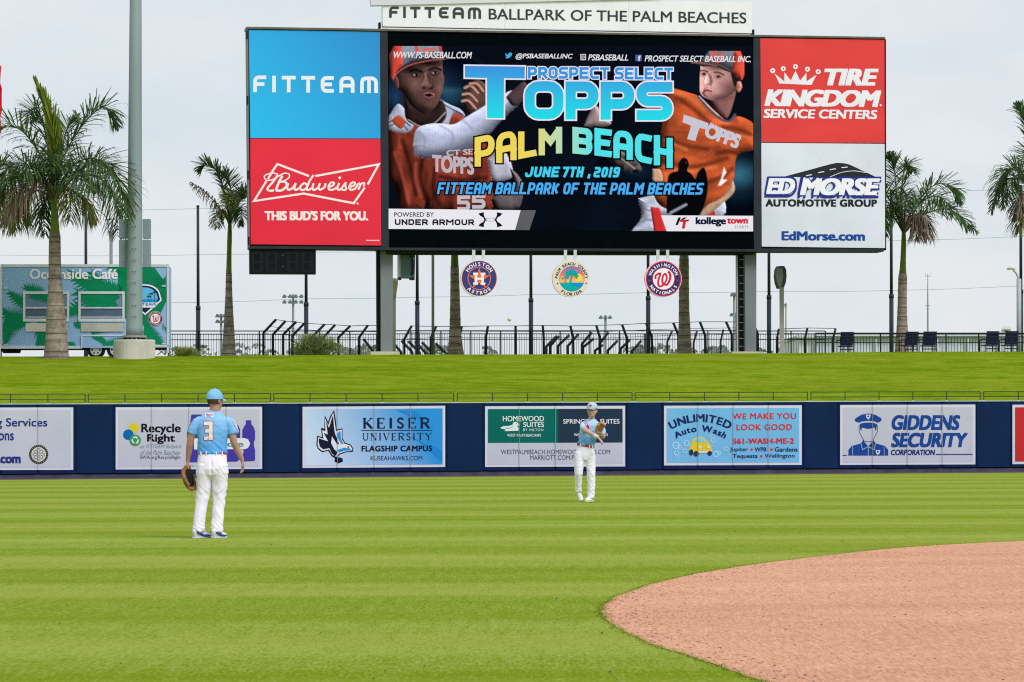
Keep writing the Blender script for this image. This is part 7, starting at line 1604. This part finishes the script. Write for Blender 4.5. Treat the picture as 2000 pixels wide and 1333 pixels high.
CAPB = mat('light_blue_cap', (.2, .48, .74), rough=.65, var=.06, scale=8)
cap_on(p1, o1 + HC1 + Vector((0, 0, .024)), fc1, CAPB, CAPB, r=(.094, .116, .118))
js = MB()
loft(js, [(.022, 0, 1.055, .188, .128), (.022, 0, 1.10, .180, .122), (.024, .0, 1.2, .182, .122), (.03, 0, 1.32, .198, .125), (.036, 0, 1.42, .208, .122), (.042, 0, 1.48, .19, .11), (.046, 0, 1.53, .145, .09), (.052, 0, 1.565, .1, .078), (.055, 0, 1.59, .075, .07)], 22)
loft(js, [(-.11, 0, 1.475, .06, .07), (-.165, 0, 1.44, .068, .072), (-.208, -.002, 1.375, .068, .07), (-.236, -.006, 1.305, .066, .068)], 14)
loft(js, [(.185, 0, 1.475, .06, .07), (.235, 0, 1.44, .068, .072), (.27, -.002, 1.375, .068, .07), (.291, -.008, 1.298, .068, .07)], 14)
def jd(v, n):
    z = v.z; low = max(0, min(1, (1.3 - z) / .22)); mid = max(0, 1 - abs(z - 1.36) / .16)
    return .009 * low * crease(v.x * 9 + z * 8, v.y * 6, z * 11 + v.x * 9) + .008 * low * noise.noise(Vector((v.x * 14 + z * 9, v.y * 10, z * 22 + v.x * 10))) + .007 * mid * noise.noise(Vector((v.x * 9, v.y * 9, z * 12 + 4 * abs(v.x)))) + .003 * noise.noise(Vector((v.x * 30, v.y * 30, z * 30)))
V, Fc = fuse(js, .008, 4, jd); V = [v + o1 for v in V]
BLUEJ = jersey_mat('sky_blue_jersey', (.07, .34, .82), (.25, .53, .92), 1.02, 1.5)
j1 = mk('jersey', V, Fc, BLUEJ, p1, True); bv1 = BVHTree.FromPolygons(V, Fc)
Z1 = lambda zx, zy: ((zx - 370) / 633.0, (1262 - zy) / 633.0)
def dress(a, name, m, bvh, o, conv, dirv, lift, parent, px):
    pts, fs = fine(a, px); W_ = wrap([conv(x, y) for x, y in pts], bvh, o, dirv, lift); return mk(name, W_, fs, m, parent)
a = Art(); a.cell('3', 320, 336, 400, 492, 38); dress(a, 'number_edge', mat('number_red', (.55, .03, .06), rough=.5), bv1, o1, Z1, (0, 1, 0), .003, j1, 16)
a = Art(); a.cell('3', 325, 341, 395, 487, 29); dress(a, 'number', mat('number_white', (.8, .8, .82), rough=.5), bv1, o1, Z1, (0, 1, 0), .0055, j1, 16)
a = Art(); a.rect(334, 272, 402, 306); dress(a, 'nape_patch', mat('number_white', (.8, .8, .82), rough=.5), bv1, o1, Z1, (0, 1, 0), .003, j1, 12)
a = Art(); a.stroke([(340, 284), (398, 282)], 4).stroke([(342, 292), (398, 296)], 4).stroke([(342, 300), (380, 302)], 3); dress(a, 'nape_mark', mat('number_red', (.55, .03, .06), rough=.5), bv1, o1, Z1, (0, 1, 0), .0055, j1, 12)
# sleeve stripes thrown from the right
def side_strip(parent, bvh, o, pts, w, m, lift, dirv, name='sleeve_stripe'):
    V = []; Fc = []
    for i, (y, z) in enumerate(pts):
        for k_ in (-.5, .5):
            st_ = o + Vector((0, y + k_ * w, z)) - Vector(dirv) * 1.0; h = bvh.ray_cast(st_, Vector(dirv), 2); V.append((h[0] if h[0] is not None else st_) - Vector(dirv) * lift)
    for i in range(len(pts) - 1): Fc.append((2 * i, 2 * i + 1, 2 * i + 3, 2 * i + 2))
    return mk(name, V, Fc, m, parent)
zz = [1.475 - i * .0165 for i in range(11)]
side_strip(j1, bv1, o1, [(-.027, z) for z in zz], .05, RED, .003, (-1, 0, 0)); side_strip(j1, bv1, o1, [(-.027, z) for z in zz], .018, WHT, .006, (-1, 0, 0))
side_strip(j1, bv1, o1, [(-.022, z) for z in zz], .04, RED, .003, (1, 0, 0))
pn = MB()
loft(pn, [(.022, 0, 1.09, .172, .115), (.022, -.005, 1.04, .178, .122), (.022, -.012, .95, .186, .135), (.022, -.012, .87, .19, .14), (.02, -.005, .80, .175, .12)], 22)
loft(pn, [(-.07, -.01, .92, .098, .125), (-.075, -.008, .82, .102, .118), (-.085, .005, .68, .094, .102), (-.10, .012, .54, .083, .088), (-.118, .0, .42, .077, .08), (-.135, -.02, .28, .074, .076), (-.148, -.03, .16, .073, .074), (-.148, -.03, .092, .075, .078)], 16)
loft(pn, [(.118, -.01, .92, .098, .125), (.118, -.008, .82, .1, .118), (.115, .005, .68, .092, .1), (.108, .012, .54, .082, .086), (.10, .0, .42, .077, .08), (.09, -.015, .28, .073, .076), (.08, -.025, .16, .072, .074), (.078, -.025, .085, .074, .078)], 16)
def pd(v, n):
    z = v.z; s_ = max(0, min(1, (1.0 - z) / .3)); x_ = v.x - .022
    a_ = .006 * s_ * noise.noise(Vector((x_ * 10 + 3, v.y * 9, z * 13 + abs(x_) * 18))) + .005 * s_ * noise.noise(Vector((x_ * 26, v.y * 20 + 5, z * 12 - x_ * 16)))
    a_ += .010 * max(0, 1 - abs(z - .82) / .12) * crease(x_ * 7 + 2, v.y * 6, z * 17 + abs(x_) * 22)
    a_ += .009 * max(0, 1 - abs(z - .56) / .16) * crease(x_ * 9, v.y * 7, z * 13 - abs(x_) * 14 + 5)
    a_ += .010 * max(0, min(1, (.3 - z) / .2)) * crease(x_ * 9, v.y * 9, z * 20 + x_ * 12)
    if z > .8: a_ -= .016 * max(0, 1 - abs(x_) / .022) * max(0, min(1, (1.02 - z) / .1)) * (1 if v.y < 0 else 0)
    return a_
V, Fc = fuse(pn, .0085, 3, pd); V = [v + o1 for v in V]
pants1 = mk('trousers', V, Fc, PANT, p1, True)
bt = MB(); n = 28
for z in (1.046, 1.074):
    for k_ in range(n): q = 2 * pi * k_ / n; bt.v.append(o1 + Vector((.022 + cos(q) * .1865, sin(q) * .127, z)))
bt.f = [(k_, (k_ + 1) % n, n + (k_ + 1) % n, n + k_) for k_ in range(n)]; bt.build('belt', RED, p1, True)
for q in (-2.35, -1.9, -1.25, -.8):
    MB().box(o1 + Vector((.022 + cos(q) * .189, sin(q) * .129, 1.06)), (.016, .012, .045), q).build('belt_loop', PANT, p1)
SHW = mat('shoe_white', (.7, .71, .75), rough=.5); SHB = mat('shoe_blue', (.03, .07, .4), rough=.4); SOLE = mat('shoe_sole', (.6, .62, .68), rough=.6)
shoe(p1, o1 + Vector((-.205, -.085, 0)), o1 + Vector((-.02, .14, 0)), .1, SHW, SOLE, SHB); shoe(p1, o1 + Vector((.035, -.10, 0)), o1 + Vector((.17, .15, 0)), .1, SHW, SOLE, SHB)
gl = thing('baseball_glove', o1 + Vector((-.275, .03, .63)), 'dark brown and tan glove hanging from the left hand of the player seen from behind', 'glove', 'baseball gloves')
glove(gl, o1 + Vector((-.285, .02, .895)), (.14, -.05, -1), (.72, -.62, .1), 1, mat('tan_leather', (.25, .12, .05), rough=.5, var=.3, scale=14), mat('black_leather', (.02, .017, .015), rough=.5), mat('brown_lace', (.3, .2, .06), rough=.6), 1.2)
# ------------------------------------------------------------------ player throwing
g2 = on_ground(1143, 980); o2 = Vector((g2.x, g2.y, 0))
p2 = thing('person', o2, 'player facing us in light blue jersey finishing a throw before the hotels banner', 'person')
body = MB(); fc2 = Vector((-.28, -.96, 0)).normalized(); HC2 = Vector((.14, -.04, 1.738))
Wd, Rh = head_parts(body, HC2, fc2, 1.12)
loft(body, [(.125, .02, 1.50, .075, .07), (.13, .01, 1.57, .06, .06), (.135, -.005, 1.64, .055, .058), (.137, -.01, 1.71, .054, .06)], 14)
loft(body, [(.02, .02, .92, .13, .1), (.03, .02, 1.1, .13, .09), (.07, .02, 1.3, .15, .1), (.11, .02, 1.46, .15, .09), (.12, .02, 1.52, .09, .07)], 16)
AR2 = [(-.02, -.02, 1.46, .052, .052), (-.035, -.08, 1.43, .054, .054), (-.005, -.17, 1.37, .049, .05), (.03, -.22, 1.345, .045, .045), (.11, -.25, 1.30, .042, .042), (.2, -.27, 1.25, .031, .03), (.245, -.28, 1.222, .026, .027)]
AL2 = [(.27, .02, 1.44, .05, .05), (.325, .02, 1.37, .05, .05), (.345, -.03, 1.27, .046, .046), (.345, -.06, 1.235, .044, .044), (.315, -.15, 1.29, .04, .04), (.285, -.2, 1.345, .03, .03), (.28, -.21, 1.36, .027, .027)]
loft(body, AR2, 14, front=(0, 0, 1)); loft(body, AL2, 14)
hand(body, (.25, -.28, 1.218), (.6, -.1, -.62), (-.35, .3, -.85), 1, .9)
hand(body, (.28, -.21, 1.36), (-.1, -.12, 1), (.2, -1, 0), 1, .5)
loft(body, [(-.05, .02, .9, .07, .08), (-.12, -.02, .52, .048, .05), (-.115, .1, .2, .036, .04), (-.1, .1, .12, .034, .036)], 12); loft(body, [(.1, .02, .9, .07, .08), (.115, -.01, .52, .048, .05), (.12, .0, .1, .035, .04)], 12)
V, Fc = fuse(shift(body, o2), .0075, 3); mk('body', V, Fc, SKIN2, p2, True)
hr = skull_hair(HC2, fc2, 1.12); V, Fc = fuse(shift(hr, o2), .008, 2); V2 = []; keep = {}
for i, v in enumerate(V):
    q = v - o2 - HC2
    if q.z < .06 and (q.z > -.05 and q.dot(fc2) < .0 or (q.z > .0 and q.dot(fc2) < .045)): keep[i] = len(V2); V2.append(v)
mk('hair', V2, [tuple(keep[i] for i in fcs) for fcs in Fc if all(i in keep for i in fcs)], mat('dark_hair', (.03, .02, .016), rough=.8, var=.3, scale=60), p2, True)
DK = mat('eye_dark', (.02, .015, .014), rough=.3); EW = mat('eye_white', (.6, .58, .56), rough=.3)
for q in (-1, 1):
    m2 = MB(); ball_(m2, o2 + Wd(q * .031, .089, .012), (.013, .006, .006), 10); e_ = m2.build('eye', EW, p2, True); m2 = MB(); ball_(m2, o2 + Wd(q * .031, .094, .012), .0052, 8); m2.build('iris', DK, e_, True)
    MB().tube([o2 + Wd(q * .016, .098, .028), o2 + Wd(q * .032, .098, .033), o2 + Wd(q * .048, .088, .027)], .005, 6).build('eyebrow', DK, p2)
MB().tube([o2 + Wd(-.024, .094, -.058), o2 + Wd(0, .103, -.06), o2 + Wd(.024, .094, -.058)], [.003, .0055, .003], 6).build('mouth', mat('lips', (.3, .12, .1), rough=.5), p2)
CAPW = mat('pale_cap', (.45, .56, .62), rough=.65, var=.08, scale=9)
cp2 = cap_on(p2, o2 + HC2 + Vector((0, 0, .05)), fc2, CAPW, mat('cap_brim_dark', (.3, .38, .42), rough=.65), r=(.104, .13, .112))
m2 = MB()
for a0, b0, a1, b1 in ((-.025, .052, .0, .062), (-.012, .04, .018, .046), (.0, .062, .024, .052)): m2.tube([o2 + HC2 + Vector((0, 0, .045)) + Rh @ Vector((a0, .124 - abs(a0) * .4 - (b0 - .04) * .55, b0)), o2 + HC2 + Vector((0, 0, .045)) + Rh @ Vector((a1, .124 - abs(a1) * .4 - (b1 - .04) * .55, b1))], .007, 6)
m2.build('cap_mark', mat('number_red', (.55, .03, .06), rough=.5), cp2)
js = MB()
loft(js, [(.012, .02, 1.06, .158, .125), (.022, .02, 1.11, .155, .122), (.05, .02, 1.22, .165, .124), (.085, .02, 1.34, .185, .126), (.11, .02, 1.43, .2, .122), (.12, .02, 1.485, .18, .108), (.125, .015, 1.535, .13, .085), (.128, .01, 1.575, .08, .07)], 22)
loft(js, [(.01, .01, 1.475, .06, .07), (-.03, -.04, 1.455, .068, .072), (-.03, -.11, 1.41, .07, .072), (-.008, -.16, 1.375, .064, .066)], 14, front=(0, 0, 1))
loft(js, [(.24, .02, 1.475, .058, .066), (.295, .02, 1.425, .068, .072), (.33, .012, 1.35, .07, .072), (.345, -.01, 1.275, .064, .068)], 14)
def jd2(v, n):
    low = max(0, min(1, (1.42 - v.z) / .25))
    return .012 * low * crease(v.x * 7 - v.z * 9, v.y * 6, v.z * 8 + v.x * 8) + .01 * low * noise.noise(Vector((v.x * 13 - v.z * 14, v.y * 10, v.z * 15 + v.x * 12))) + .005 * noise.noise(Vector((v.x * 18, v.y * 18, v.z * 20)))
V, Fc = fuse(js, .008, 4, jd2); V = [v + o2 for v in V]
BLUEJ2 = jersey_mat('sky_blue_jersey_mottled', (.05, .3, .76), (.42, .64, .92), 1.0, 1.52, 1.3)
j2 = mk('jersey', V, Fc, BLUEJ2, p2, True); bv2 = BVHTree.FromPolygons(V, Fc)
Z2 = lambda zx, zy: ((zx - 365) / 587.0, (1222 - zy) / 587.0)
a = Art(); a.stroke([(358, 318), (372, 335), (384, 362), (398, 390), (404, 404)], 30); dress(a, 'sleeve_stripe', RED, bv2, o2, Z2, (0, 1, 0), .003, j2, 10)
a = Art(); a.stroke([(372, 328), (382, 352), (396, 384)], 8); dress(a, 'sleeve_stripe', WHT, bv2, o2, Z2, (0, 1, 0), .006, j2, 10)
a = Art(); a.text('PROSPECT', 412, 366, 500, 392, dy=8, bold=.03); dress(a, 'chest_lettering', mat('chest_white', (.6, .55, .66), rough=.5), bv2, o2, Z2, (0, 1, 0), .003, j2, 10)
zz = [1.455 - i * .0165 for i in range(11)]; side_strip(j2, bv2, o2, [(-.015, z) for z in zz], .07, RED, .003, (-1, 0, 0))
pn = MB()
loft(pn, [(.012, .02, 1.095, .152, .115), (.012, .02, 1.04, .16, .122), (.005, .018, .96, .182, .132), (.0, .015, .88, .187, .135), (.0, .015, .80, .172, .118)], 22)
loft(pn, [(-.095, .01, .93, .095, .12), (-.105, .0, .82, .096, .112), (-.115, -.02, .68, .09, .1), (-.125, -.03, .54, .08, .086), (-.128, .02, .42, .068, .074), (-.13, .07, .30, .062, .068), (-.128, .1, .22, .065, .07), (-.126, .105, .195, .067, .072)], 16)
loft(pn, [(.098, .015, .93, .095, .12), (.105, .01, .82, .096, .112), (.112, .0, .68, .09, .1), (.115, -.01, .54, .083, .088), (.118, .0, .42, .078, .082), (.12, .01, .28, .072, .078), (.112, .01, .16, .066, .07), (.108, .01, .07, .066, .072)], 16)
def pd2(v, n):
    z = v.z; s_ = max(0, min(1, (1.0 - z) / .3))
    return .006 * s_ * noise.noise(Vector((v.x * 11 + 8, v.y * 9, z * 12 + abs(v.x) * 14))) + .005 * s_ * noise.noise(Vector((v.x * 20, v.y * 16 + 5, z * 30 - v.x * 12))) + .008 * max(0, min(1, (.46 - z) / .25)) * crease(v.x * 9, v.y * 9, z * 17 + v.x * 16) + .007 * max(0, 1 - abs(z - .84) / .14) * crease(v.x * 8 + 2, v.y * 6, z * 14 + abs(v.x) * 26)
V, Fc = fuse(pn, .0085, 3, pd2); V = [v + o2 for v in V]; mk('trousers', V, Fc, mat('white_twill_cool', (.87, .84, .98), rough=.75, var=.04, scale=3, spec=.15), p2, True)
bt = MB()
for dz in (0, .042):
    for k_ in range(n): q = 2 * pi * k_ / n; bt.v.append(o2 + Vector((.014 + cos(q) * .167, .02 + sin(q) * .132, 1.045 - .06 * cos(q) * .5 + dz)))
bt.f = [(k_, (k_ + 1) % n, n + (k_ + 1) % n, n + k_) for k_ in range(n)]; bt.build('belt', RED, p2, True)
for q in (-2.2, -1.15, -.7): MB().box(o2 + Vector((.014 + cos(q) * .169, .02 + sin(q) * .134, 1.066 - .03 * cos(q))), (.022, .014, .055), q + pi / 2).build('belt_loop', PANT, p2)
wt = MB(); wt.tube([o2 + Vector(p) for p in ((.165, -.262, 1.27), (.2, -.27, 1.25), (.235, -.278, 1.228))], [.038, .036, .033], 14); wt.build('wrist_tape', mat('tape_white', (.68, .66, .6), rough=.8), p2, True)
SHW2 = mat('shoe_plain_white', (.74, .74, .76), rough=.5)
shoe(p2, o2 + Vector((.135, .1, 0)), o2 + Vector((.01, -.16, 0)), .1, SHW2, SHW2, SHW2)
# rear foot up on its toe
a_ = o2 + Vector((-.125, .13, .185)); b_ = o2 + Vector((-.07, .0, .018)); d_ = (b_ - a_).normalized(); m1 = MB()
loft(m1, [tuple(a_ + d_ * t_ * (b_ - a_).length) + (w_, h_) for t_, w_, h_ in ((-.12, .03, .03), (0, .04, .045), (.3, .042, .046), (.6, .046, .038), (.85, .046, .03), (1.0, .036, .018))], 14); V, Fc = fuse(m1, .006, 2); V = [Vector((v.x, v.y, max(v.z, .004))) for v in V]
sh = mk('shoe', V, Fc, SHW2, p2, True)
m1 = MB(); loft(m1, [tuple(a_ + Vector((.005, .045, -.01)) + d_ * t_ * (b_ - a_).length) + (w_, .01) for t_, w_ in ((0, .034), (.4, .036), (.7, .042), (.95, .03))], 12); m1.build('sole', SOLE, sh)
gl = thing('baseball_glove', o2 + Vector((.29, -.2, 1.3)), 'tan leather glove held at the chest of the throwing player', 'glove', 'baseball gloves')
glove(gl, o2 + Vector((.255, -.235, 1.315)), (.35, -.05, 1), (.5, -.86, .1), -1, mat('honey_leather', (.42, .23, .08), rough=.5, var=.25, scale=14), mat('brown_leather', (.2, .09, .03), rough=.5), mat('honey_lace', (.45, .26, .1), rough=.6), .8)
# ================================================================== BLADES, CRUMBS
from mathutils.geometry import intersect_point_line
def tri_mesh(name, V, nface, m, per=3):
    me = bpy.data.meshes.new(name); n = len(V); me.vertices.add(n); me.vertices.foreach_set('co', np.asarray(V, np.float32).ravel())
    me.loops.add(n); me.loops.foreach_set('vertex_index', np.arange(n, dtype=np.int32)); me.polygons.add(n // per); me.polygons.foreach_set('loop_start', np.arange(0, n, per, dtype=np.int32)); me.polygons.foreach_set('loop_total', np.full(n // per, per, np.int32))
    me.update(calc_edges=True); me.materials.append(m); o = bpy.data.objects.new(name, me); COL.objects.link(o); return o
rs = np.random.RandomState(21)
def inside(px, py, poly):
    ins = np.zeros(px.size, bool); n = len(poly)
    for i in range(n):
        x0, y0 = poly[i].x, poly[i].y; x1, y1 = poly[(i + 1) % n].x, poly[(i + 1) % n].y
        c = (y0 > py) != (y1 > py); ins ^= c & (px < (x1 - x0) * (py - y0) / (y1 - y0 + 1e-12) + x0)
    return ins
def blades(X, Y, hmin, hmax, w, lean):
    n = X.size; h = rs.uniform(hmin, hmax, n); a = rs.uniform(0, 2 * pi, n); lx = rs.uniform(-lean, lean, n) * h; ly = rs.uniform(-lean, lean, n) * h; wx = np.cos(a) * w / 2; wy = np.sin(a) * w / 2 * .4
    V = np.zeros((n, 3, 3)); V[:, 0] = np.stack([X - wx, Y - wy, np.zeros(n) - .002], 1); V[:, 1] = np.stack([X + wx, Y + wy, np.zeros(n) - .002], 1); V[:, 2] = np.stack([X + lx, Y + ly, h], 1)
    return V.reshape(-1, 3)
# ragged fringe along the clay edge
E2 = []
for i in range(len(DIRT_EDGE) - 1):
    a_, b_ = DIRT_EDGE[i], DIRT_EDGE[i + 1]; L_ = (b_ - a_).length; m_ = int(L_ * 500)
    if a_.y < 12 or a_.x > 9: continue
    t_ = rs.rand(m_); E2.append(np.stack([a_.x + (b_.x - a_.x) * t_ + rs.normal(0, .022, m_), a_.y + (b_.y - a_.y) * t_ + rs.normal(0, .03, m_)], 1))
E2 = np.concatenate(E2); Vf = blades(E2[:, 0], E2[:, 1], .005, .016, .006, .9)
o = tri_mesh('turf_fringe', Vf, 0, TURF); tag(o, 'short grass blades fringing the clay edge', 'grass', kind='stuff')
# crumbs of clay and clippings
def crumbs(pts, smin, smax, m, name, label, cat, flat=.6):
    V = []
    for x, y in pts:
        s_ = random.uniform(smin, smax); c = Vector((x, y, .005 + s_ * flat * .3)); q = [c + Vector((random.uniform(.6, 1.2) * s_ * cos(a), random.uniform(.6, 1.2) * s_ * sin(a), 0)) for a in (0, 1.57, 3.14, 4.71)]; t = c + Vector((0, 0, s_ * flat)); b_ = c - Vector((0, 0, s_ * flat * .4))
        for i in range(4): V += [q[i], q[(i + 1) % 4], t]
    o = tri_mesh(name, [tuple(v) for v in V], 0, m); tag(o, label, cat, kind='stuff'); return o
random.seed(5); pts = []
clus = [on_ground(x, y) for x, y in ((1580, 1110), (1680, 1125), (1760, 1100), (1640, 1165), (1850, 1195), (1900, 1200), (1500, 1135), (1230, 1180), (1215, 1205), (1330, 1155), (1700, 1115), (1960, 1160), (1420, 1120), (1560, 1130), (1870, 1110), (1300, 1200))]
for c in clus:
    for j in range(20): pts.append((c.x + random.gauss(0, .55), c.y + random.gauss(0, .45)))
for j in range(220): p_ = on_ground(random.uniform(1190, 2000), random.uniform(1065, 1333)); pts.append((p_.x, p_.y))
for i in range(0, len(DIRT_EDGE) - 1):
    a_ = DIRT_EDGE[i]
    if a_.y < 13 or a_.x > 9: continue
    for j in range(3): pts.append((a_.x + random.uniform(0, .35), a_.y - random.uniform(-.1, .3)))
A_ = np.array(pts); k_ = inside(A_[:, 0], A_[:, 1], DIRT_EDGE); pts = [p for p, q in zip(pts, k_) if q]
crumbs(pts, .004, .014, mat('damp_clay_crumb', (.26, .13, .085), rough=.9, var=.3, scale=30), 'clay_crumbs', 'dark damp crumbs scattered on the infield clay', 'clay', .3)
pts = []
for j in range(120):
    p_ = on_ground(random.uniform(0, 2000), 940 + 393 * random.random() ** 1.4); pts.append((p_.x, p_.y))
A_ = np.array(pts); k_ = inside(A_[:, 0], A_[:, 1], DIRT_EDGE); pts = [p for p, q in zip(pts, k_) if not q]
o = crumbs(pts, .005, .014, mat('dark_clod', (.08, .07, .03), rough=.9, var=.4, scale=30), 'turf_clods', 'small dark clods and leaf bits lying on the grass', 'clods', .8)
bpy.data.scenes.remove(TMP)
